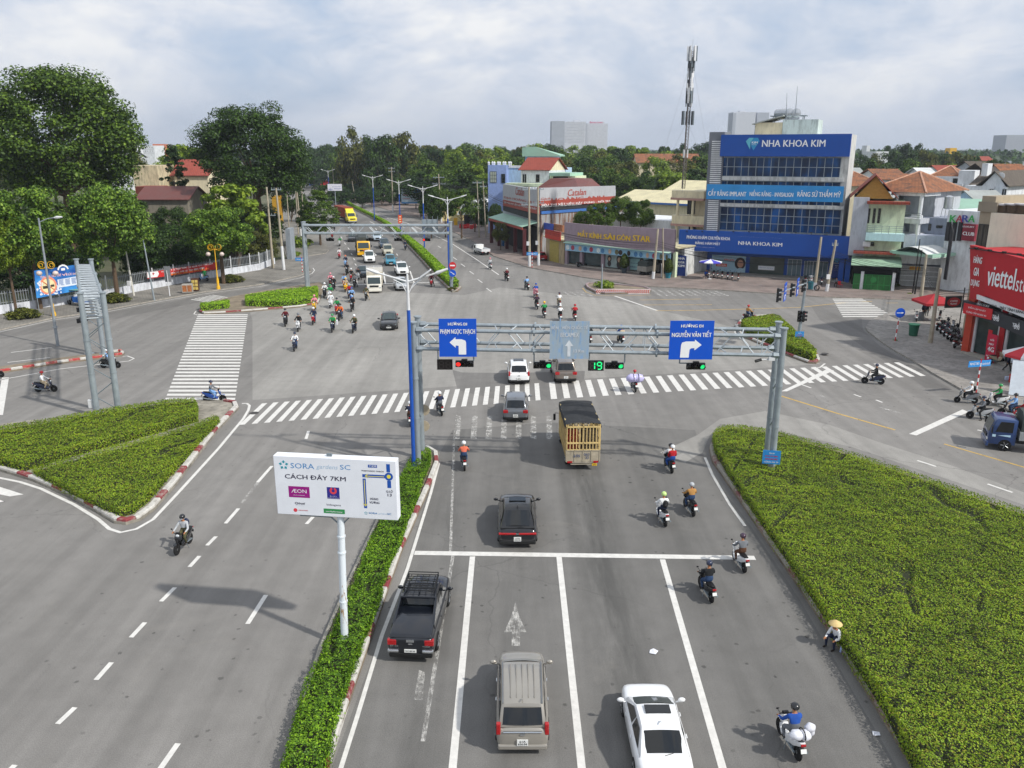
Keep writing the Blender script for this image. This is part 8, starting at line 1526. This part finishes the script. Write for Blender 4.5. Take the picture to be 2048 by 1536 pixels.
# cabinets on the left pavement
def cabinet(label,u,v,w_,d,h,mt,rz,door=None):
 t=thing('cabinet',label,'cabinet',gp(u,v,.13),rz);m=MB();m.box(-w_/2,-d/2,.1,w_/2,d/2,h);m.build('case',mt,t,bevel=.02);m=MB()
 for i in range(2):
  for j in range(3 if door else 1):x=(i-.5)*w_*.48;z=.2+(h-.3)*(j+.5)/(3 if door else 1);m.box(x-w_*.2,-d/2-.02,z-(h-.3)*(.13 if door else .45),x+w_*.2,-d/2-.004,z+(h-.3)*(.13 if door else .45))
 m.build('door',door or mat('rust_door','#a0643a',.8,var=.4,vs=4),t)
cabinet('rusty orange metal cabinet on the left pavement',376,586,1.35,.8,1.25,mat('case_grey','#a8a49c',.7,dirt=.4),R(12));cabinet('dark wooden cabinet with yellow panes on the left pavement',392,582,.9,.9,1.75,mat('wood_dark','#4a2a20',.7,var=.2),R(12),mat('pane_yellow','#c8b060',.5,var=.2))
# -- buildings farther off
def fb(name,label,u0,u1,vt,D,mt,depth=14,roof=None,rz_=2.0,cols=0,rows=0,cat='building',gm=None,axis='x',vb=None):
 h=house(name,label,u0,u1,D,vt,vt+20,mt,depth);h.t['category']=cat
 if roof:h.gable(roof,0,0,h.f.L,depth,h.z1,h.z1+rz_,axis,.5,mt)
 if cols:
  zb=6 if vb is None else h.f.p((u0+u1)/2,vb)[1]
  for j in range(rows):z=zb+(h.z1-zb)*(j+.25)/rows;h.lwin(h.f.L*.06,z,h.f.L*.94,z+(h.z1-zb)/rows*.5,-.05,cols,1,mt,gm or WGL,bar=h.f.L*.5/cols,name='window_row')
 return h
TW=wall('tower_pale','#c0c4cc',.1);TG=wall('tower_grey','#a2a8b2',.1)
h=fb('hotel_tower','pale high rise with a stepped grey top far behind the trees',1128,1172,243,700,TW,24,cols=10,rows=7,vb=285);h.box('side_block',TG,1103,242,1129,290,-3,20,z0=0);h.box('top_block',TW,1148,240,1160,244,2,12)
h=fb('office_tower','white and blue office tower with pink roof letters far off',1173,1216,247,760,TW,24,cols=9,rows=9,gm=KLB,vb=290);s_=h.box('roof_sign',TW,1176,243.5,1210,247,3,3.4);h.text(s_,mat('letter_pinkish','#b8486c',.6,var=0),'Becons tower',1180,242.5,1206,246.5,2.8,.02)
h=fb('apartment_tower','tall pale apartment block behind the clinic penthouse',1467,1512,224,1300,TW,30,cols=11,rows=16,gm=TG,vb=300);h.box('core',TG,1464,226,1470,300,-4,20,z0=0);h.box('wing',TG,1512,225,1536,300,4,30,z0=0);h.box('crown_block',TW,1480,221.5,1492,225,3,15)
fb('apartment_tower','pale apartment block at the right edge of the skyline',2014,2060,270,1100,TG,30,cols=10,rows=10,gm=TW,vb=312);fb('white_block','white blocky building among the trees right of the clinic',1752,1778,303,420,WW,12,cols=5,rows=2,vb=322);fb('white_tower','thin white tower behind the trees right of the clinic',1734,1741,291,600,WW,8);fb('yellow_house','tiny yellow house on the far right skyline',1901,1914,296,700,YEL,8)
fb('white_block','white apartment house behind the giant tree on the left',226,262,287,330,WW,10,cols=4,rows=3,vb=320);fb('brick_block','white and brick building far on the left skyline',276,308,291,420,WW,12,cols=6,rows=2,vb=306);fb('brick_block','orange brick end of the far left building',305,320,288,430,mat('brick_orange','#b06a50',.8),10)
fb('low_house','low white house with dark roof behind the concrete wall building',210,258,316,260,WW,12,RGY,2)
h=fb('concrete_house','bare stained concrete house between the left trees',264,314,331,185,wall('bare_concrete','#c8bc9c',.8),9);h.box('low_roof',TRD2,272,373,318,400,-6,-1,z0=0)
h=fb('red_roof_house','house with a large plain red roof behind the left conifer',345,415,352,190,WC,12,TRD2,3.4);h=fb('brown_roof_house','low house with a maroon sheet roof among the left trees',275,375,400,158,wall('dim','#8a8478'),10,RMR,2.2);h=fb('cafe_shed','dark open shed behind the left fence with pale parasols',395,470,502,140,wall('shade_brown','#5c5650'),8,RGY,1.2)
for i,u in enumerate((419,436,472)):umbrella('parasol',['pale parasol behind the left fence, first from the lamp','pale parasol behind the left fence, middle one','pale parasol behind the left fence, nearest the poles'][i],gp(u,525+i*-3),2.4,1.5,[mat('umb_pale','#c8b8b8',.7)])
fb('white_gatehouse','small white and grey gate building behind the twin concrete poles',570,579,458,149,wall('pale_steel','#8e969e'),3);fb('yellow_hut','yellow hut with a white flat roof by the left roadside',543,558,392,225,mat('hut_yellow','#b88c20',.6,var=.2),2.5);fb('white_shed','long white shed at the far bend of the road',598,650,348,520,WW,20,RWH,3);h=fb('corner_shop','blue and red shop front at the far bend of the road',618,646,362,470,mat('shop_blue','#4868a8',.6),10);h.box('red_front',RED,641,361,655,381,-1,6,z0=0);h.box('shop_sign',WHP,617,355,656,361,-1.5,8)
def pboard(label,u0,v0,u1,v1,D,mt,lines=(),legs=True,name='billboard'):
 a,b=at(u0,v0,D),at(u1,v1,D);W,Hh=b.x-a.x,a.z-b.z;t=thing(name,label,'billboard',((a.x+b.x)/2,D,0));z=(a.z+b.z)/2;m=MB();m.cbox((0,0,z),(W,.3,Hh));m.build('board',mt,t);m=MB();[m.tube([(x,.1,0),(x,.1,z)],.14,6)for x in((0,)if legs==1 else(-W*.4,W*.4))];m.build('leg',GALV,t)
 for tx,x,zz,w_,hh,mm in lines:m=MB();put_text(m,tx,x*W,z+zz*Hh,w_*W,hh*Hh,-.18,.02);m.build('lettering',mm,t)
 return t,W,Hh,z
pboard('white billboard with blue letters TET on a single leg far up the road',655,368,684,381.5,285,mat('board_pale','#d0d0da',.6),[('TẾT',-.3,-.28,.3,.3,MATS['letter_blue']),('CÔNG TY TNHH XÂY DỰNG',.12,.1,.6,.1,MATS['letter_blue']),('HOTLINE 0274',.2,-.2,.5,.1,MATS['letter_blue'])],1)
t,W,Hh,z=pboard('long mural hoarding in pale blue and white with a green foot by the road',802,378,876,407,250,mat('hoarding','#b4c8d8',.6,var=.15,vs=.3),[('GIA LAI CITY',-.36,.1,.2,.12,MATS['letter_red']),('TRƯỜNG MẦM NON',-.36,.36,.2,.09,MATS['letter_blue']),('TUYỂN SINH',-.36,-.15,.2,.1,MATS['letter_red'])]);m=MB();m.cbox((W*.22,-.19,z-Hh*.42),(W*.55,.02,Hh*.16));m.build('green_foot',mat('foot_green','#4a9078',.6),t);m=MB();m.cbox((-W*.28,-.19,z-Hh*.45),(W*.44,.02,Hh*.09));m.cbox((-W*.06,-.19,z+Hh*.36),(W*.2,.02,Hh*.26));m.build('blue_field',LB,t)
pboard('grey panel board framed in green beside the hoarding',878,389,904,411,245,mat('panel_dull','#a4a8ac',.5),name='framed_sign')
a,b=at(708,382,330),at(742,399,330);t=thing('lattice_sign','white lattice sign frame with blue panels far up the road','sign frame',((a.x+b.x)/2,330,0));m=MB();W=(b.x-a.x)/2
for z in(a.z,b.z,(a.z+b.z)/2):m.tube([(-W,0,z),(W,0,z)],.12,5)
for i in range(5):x=-W+W*i/2;m.tube([(x,0,b.z),(x,0,a.z)],.1,4)
m.tube([(0,0,0),(0,0,b.z)],.2,6);m.build('frame',WHP,t);m=MB();m.cbox((-W*.2,-.15,(a.z+b.z)/2-.5),(W*.9,.1,(a.z-b.z)*.5));m.build('panel',BLUE,t)
pboard('small purple round sign board far on the right pavement',684,383,690,389,372,mat('purple','#5a3a90',.6),legs=1,name='sign')
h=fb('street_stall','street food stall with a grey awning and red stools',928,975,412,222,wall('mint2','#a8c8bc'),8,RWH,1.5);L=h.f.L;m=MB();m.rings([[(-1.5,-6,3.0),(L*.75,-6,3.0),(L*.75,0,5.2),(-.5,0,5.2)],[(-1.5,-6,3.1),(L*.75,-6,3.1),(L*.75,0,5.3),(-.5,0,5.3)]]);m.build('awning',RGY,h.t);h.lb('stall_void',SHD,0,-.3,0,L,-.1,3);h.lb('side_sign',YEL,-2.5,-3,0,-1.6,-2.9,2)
for i,(u,v)in enumerate(((922,456),(930,457),(936,456),(943,458),(949,456))):c=gp(u,v,.13);m=MB();m.cbox((0,0,.25),(.8,.8,.5));m.box(-.4,.3,.5,.4,.4,1.0);tag(m.build('stool',RED,loc=c),'red plastic seat outside the grey awning food stall','stool','red seats at the stall')
fb('yellow_shop','cream yellow low shop behind the street lamp near the stalls',884,925,414,232,mat('shop_cream','#d8c890',.7),8);fb('white_canopy','low white canopy roof beside the stalls',930,1000,404,238,WW,12,RWH,1);fb('pink_house','pink arched house far among the trees',838,848,320,430,mat('pink_wall','#c08090',.8),8);fb('green_house','pale green house far among the trees',816,830,345,380,mat('green_wall','#98c078',.8),8,TRD2,2);fb('orange_roof','long orange roof behind the forest trees',1275,1400,326,300,WC,12,TOR,3);fb('orange_roof','orange roof half hidden by trees behind the stalls',834,852,352,340,WC,8,TOR,3)
for i,(u0,u1,v,D,mt,rf,nm)in enumerate(((1845,1872,352,190,WW,RWH,'small white house with a sheet roof left of the brick orange hip roof'),(1800,1832,366,170,WC,TOR,'cream house with a tiled ridge behind the columned balcony'),(1948,1975,338,200,WG,TBR,'grey house with a brown ridge behind the chimney'),(1880,1925,345,215,WW,TRD2,'white house with a red ridge among the far right trees'),(1700,1728,352,190,WW,RGY,'white house with a grey sheet roof just right of the clinic top'),(1990,2030,346,210,WC,TRD2,'cream house with a red ridge near the right edge'),(1850,1905,392,142,WW,None,'flat white terrace house behind the pale green sheet roof'),(1955,2010,404,138,WB,RGY,'pale blue house below the gabled house'),(1830,1850,330,330,WW,TOR,'tiny white house far in the right trees'),(1960,1985,322,330,WC,TRD2,'tiny cream house far in the right trees'))):
 h=fb('house',nm,u0,u1,v,D,mt,8,rf,1.6);h.win(u0+3,v+4,u0+8,v+12,-.03,1,2,TRM);h.win(u1-10,v+4,u1-4,v+12,-.03,2,1,TRM)
# -- trees
BARK=mat('bark','#5a4a3a',.9,var=.3,vs=2,bump=.4);BARKD=mat('bark_dark','#3a3028',.9,var=.3,vs=2)
LV={'street':leafmat('leaf_street',['#2e4a14','#44661c','#5c7f28','#789c36','#3a581a','#8aa840']),'mid':leafmat('leaf_mid',['#2c4414','#425e1e','#587426','#6e8a2e','#38521a']),'dark':leafmat('leaf_dark',['#1c3012','#2c4619','#3e5a20','#507028','#243a14']),'lime':leafmat('leaf_lime',['#4a6418','#64801e','#809a2c','#98ae3c','#56701c']),'olive':leafmat('leaf_olive',['#343c18','#4a5222','#606828','#767a34','#3c461c']),'deep':leafmat('leaf_deep',['#1a2c16','#26401c','#345222','#446428','#1e3418'])}
def crown_mesh(name,n,ls,K,shape,seed,W=1.0,H=1.0,rad=.30,flat=.75):
 """leaf clumps scattered through a crown of half width W and height H; its foot at z = 0"""
 g=np.random.default_rng(seed);q=g.normal(size=(K*3,3));q/=np.linalg.norm(q,axis=1,keepdims=True);r_=g.uniform(.35,1,(K*3,1))**.45;q=q*r_
 if shape=='round':q=q[q[:,2]>-.75];c=np.stack([q[:,0]*.95,q[:,1]*.95,.46+q[:,2]*.52],1)
 elif shape=='dome':q=q[q[:,2]>-.55];c=np.stack([q[:,0],q[:,1],.42+q[:,2]*.56],1)
 elif shape=='cone':z=(q[:,2]+1)/2;k=(1-z)**.55*.95+.1;c=np.stack([q[:,0]*k*1.25,q[:,1]*k*1.25,z],1)
 elif shape=='flat':q=q[q[:,2]>-.3];c=np.stack([q[:,0],q[:,1],.3+q[:,2]*.6],1)
 else:c=np.stack([q[:,0]*.85,q[:,1]*.85,.5+q[:,2]*.5],1)
 c=c[:K];cr=rad*g.uniform(.55,1.15,len(c));i=g.integers(0,len(c),n);d=g.normal(size=(n,3));d/=np.linalg.norm(d,axis=1,keepdims=True);d[:,2]=np.where((d[:,2]<-.2)&(g.random(n)<.65),-d[:,2],d[:,2]);rr_=cr[i]*(g.random(n)**.4)
 P=np.stack([(c[i,0]+d[:,0]*rr_)*W,(c[i,1]+d[:,1]*rr_)*W,c[i,2]*H+d[:,2]*rr_*(flat if W<5 or W==7 else .95)*W*.8],1);Nn=d*.8+g.normal(0,.45,(n,3))+np.array([0,0,.55]);return leaf_mesh(name,P,Nn,ls*g.uniform(.55,1.3,n),[LV['mid']],1.5),c
def limbs(name,c,W,H,r,seed,n=9,dark=False,fork=.25):
 m=MB();g=random.Random(seed);pts=[Vector((q[0]*W,q[1]*W,q[2]*H))for q in c];g.shuffle(pts);t0=Vector((0,0,H*.02));m.tube([(0,0,-1.0),t0],[r,r*.8],8)
 for p in pts[:n]:k=Vector((p.x*.3,p.y*.3,p.z*.45+.1));m.tube([t0-Vector((0,0,.1)),k,p],[r*.55,r*.3,r*.08],6)
 return m.mesh(name,BARKD if dark else BARK)
TP={}
for nm,n,ls,K,sh,W,H,rad,r in(('near',24000,.34,100,'round',5.2,8,.27,.24),('near2',24000,.33,110,'round',5.2,8,.26,.24),('giant',64000,.5,210,'round',12,20,.25,.7),('giant2',58000,.48,190,'round',12,18,.25,.6),('far',6500,.75,46,'dome',7,11,.36,.3),('far2',6500,.72,40,'oval',6.4,13,.42,.3),('far3',7000,.78,52,'dome',7,11,.34,.3),('rain',9000,.7,60,'flat',11,10,.24,.4),('cone',13000,.36,70,'cone',4.2,9.5,.30,.2),('pine',5000,.5,60,'cone',3.4,13,.26,.2),('bush',4200,.26,40,'flat',1.5,1.8,.5,.06),('tuft',1200,.2,24,'flat',.9,.8,.5,.03),('bamboo',12000,.6,46,'oval',6,11,.24,.2)):
 seed=sum(map(ord,nm));me,c=crown_mesh('crown_'+nm,n,ls,K,sh,seed,W,H,rad);TP[nm]=(me,limbs('trunk_'+nm,c,W,H,r,seed,14 if 'giant' in nm else 7),W,H)
def tree(label,u,D,vt,wpx,vb,kind,leaf,name='tree',group=None,rz=0.0,cat='tree',x=None):
 """u, vt, vb: where the crown's middle, top and foot show in the photo, D metres away"""
 a=at(u,vt,D);zb=max(.05,at(u,vb,D).z);me,tk,W,H=TP[kind];t=thing(name,label,cat,(a.x,D,0),rz,group);Wd=wpx/2/F*(D*math.cos(PT)+(CH-zb)*math.sin(PT));sx=Wd/W/1.12;sz=(a.z-zb)/H/1.08
 c=link('crown',me,t,(0,0,zb));c.scale=(sx,sx,sz);c.material_slots[0].link='OBJECT';c.material_slots[0].material=LV[leaf]
 k=link('trunk',tk,t,(0,0,zb));k.scale=(sx,sx,sz)
 if zb>.6:m=MB();r=.26*W/5*sx;m.tube([(0,0,0),(.0,0,zb-.6)],[r*1.2,r*.9],8);m.build('lower_trunk',BARK,t,smooth=40)
 return t
tree('giant tree towering over the left edge with pale limbs',95,140,118,345,395,'giant','mid');tree('huge dark dome shaped tree left of the main road',500,165,193,250,395,'giant2','dark')
for a in(('rounded street tree left of the blue notice board',40,101,357,190,520,'near','street'),('round street tree with a dark trunk right of the notice board',205,107,362,180,522,'near2','street'),('smaller round street tree by the yellow lamp and banner',432,121,404,155,508,'near','street'),('low lime green tree crown cut by the left edge',0,98,425,110,545,'near2','lime'),
    ('feathery bamboo like tree behind the banner fence',462,138,362,175,505,'bamboo','lime'),('broad dark leaved tree behind the left fence',330,126,440,140,545,'near','dark'),('dark tree between the street trees',268,128,430,110,550,'near2','deep'),('shady tree behind the notice board',130,118,440,130,570,'near','deep'),('dark tree behind the low lime crown',30,116,470,150,600,'near2','deep'),('dark low tree behind the end of the white wall',510,146,455,90,530,'near','olive'),('leafy tree behind the red banner',395,132,470,110,540,'near2','deep'),('tree before the concrete house',235,150,385,120,470,'near','dark'),('slim tree crown before the maroon roof',340,150,410,90,480,'near2','dark'),
    ('pointed conifer before the red roof',340,170,276,60,405,'pine','deep'),('yellowish tree behind the conifer',362,215,284,110,370,'far','lime'),('dark tree behind the concrete house',268,225,298,50,360,'far2','olive'),('cone shaped clipped street tree beside the container truck',634,172,374,92,466,'cone','mid'),('smaller tree behind the cone shaped tree',612,215,420,34,470,'cone','mid'),
    ('tall tree left of the road bend',575,230,330,70,440,'far','dark'),('small round street tree before the tile store',1001,163,441,40,482,'near','olive'),('wide flat crowned rain tree behind the warehouse',1215,255,322,130,400,'rain','olive'),('rooftop tree on the white building, left',1203,147,400,66,455,'near','mid'),('rooftop tree on the white building, middle',1243,149,390,66,444,'near2','mid'),('rooftop tree on the white building, right',1284,148,394,62,453,'near','mid'),('leafy bush hanging over the rusty sheet wall',1165,150,420,40,460,'near2','mid'),('small tree before the mural hoarding',846,228,400,22,428,'near','mid'),('dark tree beside the concrete crossarm pole',874,222,410,26,440,'near2','dark'),('dark tree left of the tile store',962,215,416,34,452,'near','dark'),('tree at the left side of the tile store',990,186,405,34,450,'near2','dark'),('young tree beside the green gate',1720,126,544,18,554,'bush','lime')):
 tree(*a,rz=hash(a[0])%7 if False else len(a[0])%7)
for u,v,w_,k,lab in((45,638,56,'bush','clump of grassy shrubs at the foot of the leftmost street tree'),(228,606,52,'bush','clump of grassy shrubs at the foot of the second street tree'),(462,566,44,'bush','clump of grassy shrubs by the yellow lamp'),(1742,573,22,'bush','round shrub before the green gate'),(1792,574,18,'bush','leafy shrub before the white bar gate'),(1820,589,9,'tuft','weed tuft at the slim lamp pole'),(1791,683,10,'tuft','weed tuft at the foot of the arrow sign'),(590,512,24,'tuft','patch of weeds at the left side street corner'),(600,494,50,'tuft','grass bed under the cone shaped tree'),(905,581,18,'bush','tuft of hedge at the tip of the far median'),(1210,577,40,'tuft','dry plants in the barrier island planter')):
 D=gp(u,v).y;tree(lab,u,D,v-w_*.42,w_,v,k,'olive' if k!='tuft' else 'lime',name='shrub',cat='shrub')
FL=[('tall full tree in the belt behind the far road','dark'),('yellow green tree in the belt behind the far road','olive'),('deep green tree in the belt behind the far road','deep'),('mid green tree in the belt behind the far road','mid')]
rt=random.Random(11)
for u,D,vt,w_,lf in((705,330,250,80,'olive'),(760,318,262,90,'dark'),(800,330,256,85,'olive'),(735,345,268,80,'dark'),(682,360,290,60,'mid'),(822,335,285,60,'dark')):tree('very tall tree standing where the main road bends, '+{705:'leftmost and tallest',760:'dark one nearest the road',800:'brownish one',735:'dark one behind',682:'lower left one',822:'low right one'}[u],u,D,vt,w_,400,'far2' if w_<85 else 'far',lf)
def belt(u0,u1,D,vts,wpx,label,group,leafs,vb=None,jit=6):
 u=u0
 while u<u1:
  lf=rt.choice(leafs);d=D*rt.uniform(.93,1.07);tree(label.replace('*',{'dark':'dark','deep':'deep green','mid':'mid green','olive':'olive','lime':'lime green'}[lf]),u,d,vts+rt.uniform(-jit,jit),wpx*rt.uniform(1.1,1.75),vb or min(vts+95,300+26000/d),rt.choice(['far','far2','far3']),lf,group=group,rz=rt.uniform(0,6));u+=wpx*rt.uniform(.62,.9)
A4=['dark','mid','olive','deep','lime']
belt(840,1425,235,338,62,'* tree in the front row behind the shops','front row of the tree belt',A4,400);belt(850,1425,275,312,62,'* tree in the second row behind the shops','second row of the tree belt',A4);belt(835,1425,330,296,54,'* tree in the third row of the tree belt','third row of the tree belt',A4);belt(830,1430,430,286,46,'* tree along the top of the tree belt','top row of the tree belt',A4,jit=8);belt(860,960,200,372,40,'* tree behind the street stalls','trees behind the stalls',['dark','mid'],440)
belt(1690,2070,250,318,58,'* tree behind the houses on the right','trees behind the right houses',A4);belt(1690,1960,340,300,44,'* tree in the far row on the right','far right trees',['deep','dark','olive'],jit=9);belt(1780,1860,420,285,36,'* tree on the right skyline hump','right skyline trees',['deep'],jit=4);belt(1690,1990,200,345,40,'* low tree between the right houses','low right trees',['mid','olive'],395)
belt(590,700,520,286,44,'* tree far at the bend of the road','trees at the road bend',['deep','dark'],jit=5);belt(590,690,420,305,44,'* tree before the bend of the road','trees before the bend',['deep','dark'],375);belt(-20,620,480,292,60,'* tree on the far left skyline','left skyline trees',['deep','dark','olive'],jit=5);belt(-20,560,300,318,80,'* tree far behind the left houses','trees behind the left houses',['dark','mid','olive'],jit=8);belt(-30,560,185,400,90,'* tree crowding behind the left street trees','left backdrop trees',['dark','deep','mid'],500);belt(640,840,480,290,44,'* tree behind the tall trees of the bend','trees behind the bend',['deep','dark'],jit=5);belt(655,860,300,370,30,'* roadside shrub tree on the right of the far road','roadside shrub trees',['dark','deep'],408)
# the town's far green beyond: nobody could count these
g=np.random.default_rng(5);n=70000;D_=g.uniform(600,3300,n)**1.0;X_=(g.uniform(-.75,.75,n))*D_;hh=15+4*vnoise(X_*.012,D_*.012);P=np.stack([X_,D_,hh*g.uniform(.35,1.0,n)**.6+g.normal(0,.8,n)],1)
o=link('distant_woods',leaf_mesh('distant_woods',P,g.normal(size=(n,3))+np.array([0,-.8,.8]),g.uniform(2.4,5.5,n),[LV['deep']],1.2));o['kind']='stuff';o['label']='distant mass of treetops reaching to the skyline'
# -- air
if True:
 m=MB();m.box(-3600,-25,-1.0,3600,3600,95);a=N('haze_air');a.t.nodes.clear();v=a.n('ShaderNodeVolumePrincipled',{'Color':(.80,.88,1.0,1),'Density':.00016,'Anisotropy':.2});q=a.n('ShaderNodeOutputMaterial');a.t.links.new(v.outputs[0],q.inputs['Volume']);o=m.build('haze',a.m);o['kind']='stuff';o['label']='thin pale summer haze over the whole town'
sc.cycles.volume_bounces=0;sc.cycles.max_bounces=6;sc.cycles.transparent_max_bounces=8
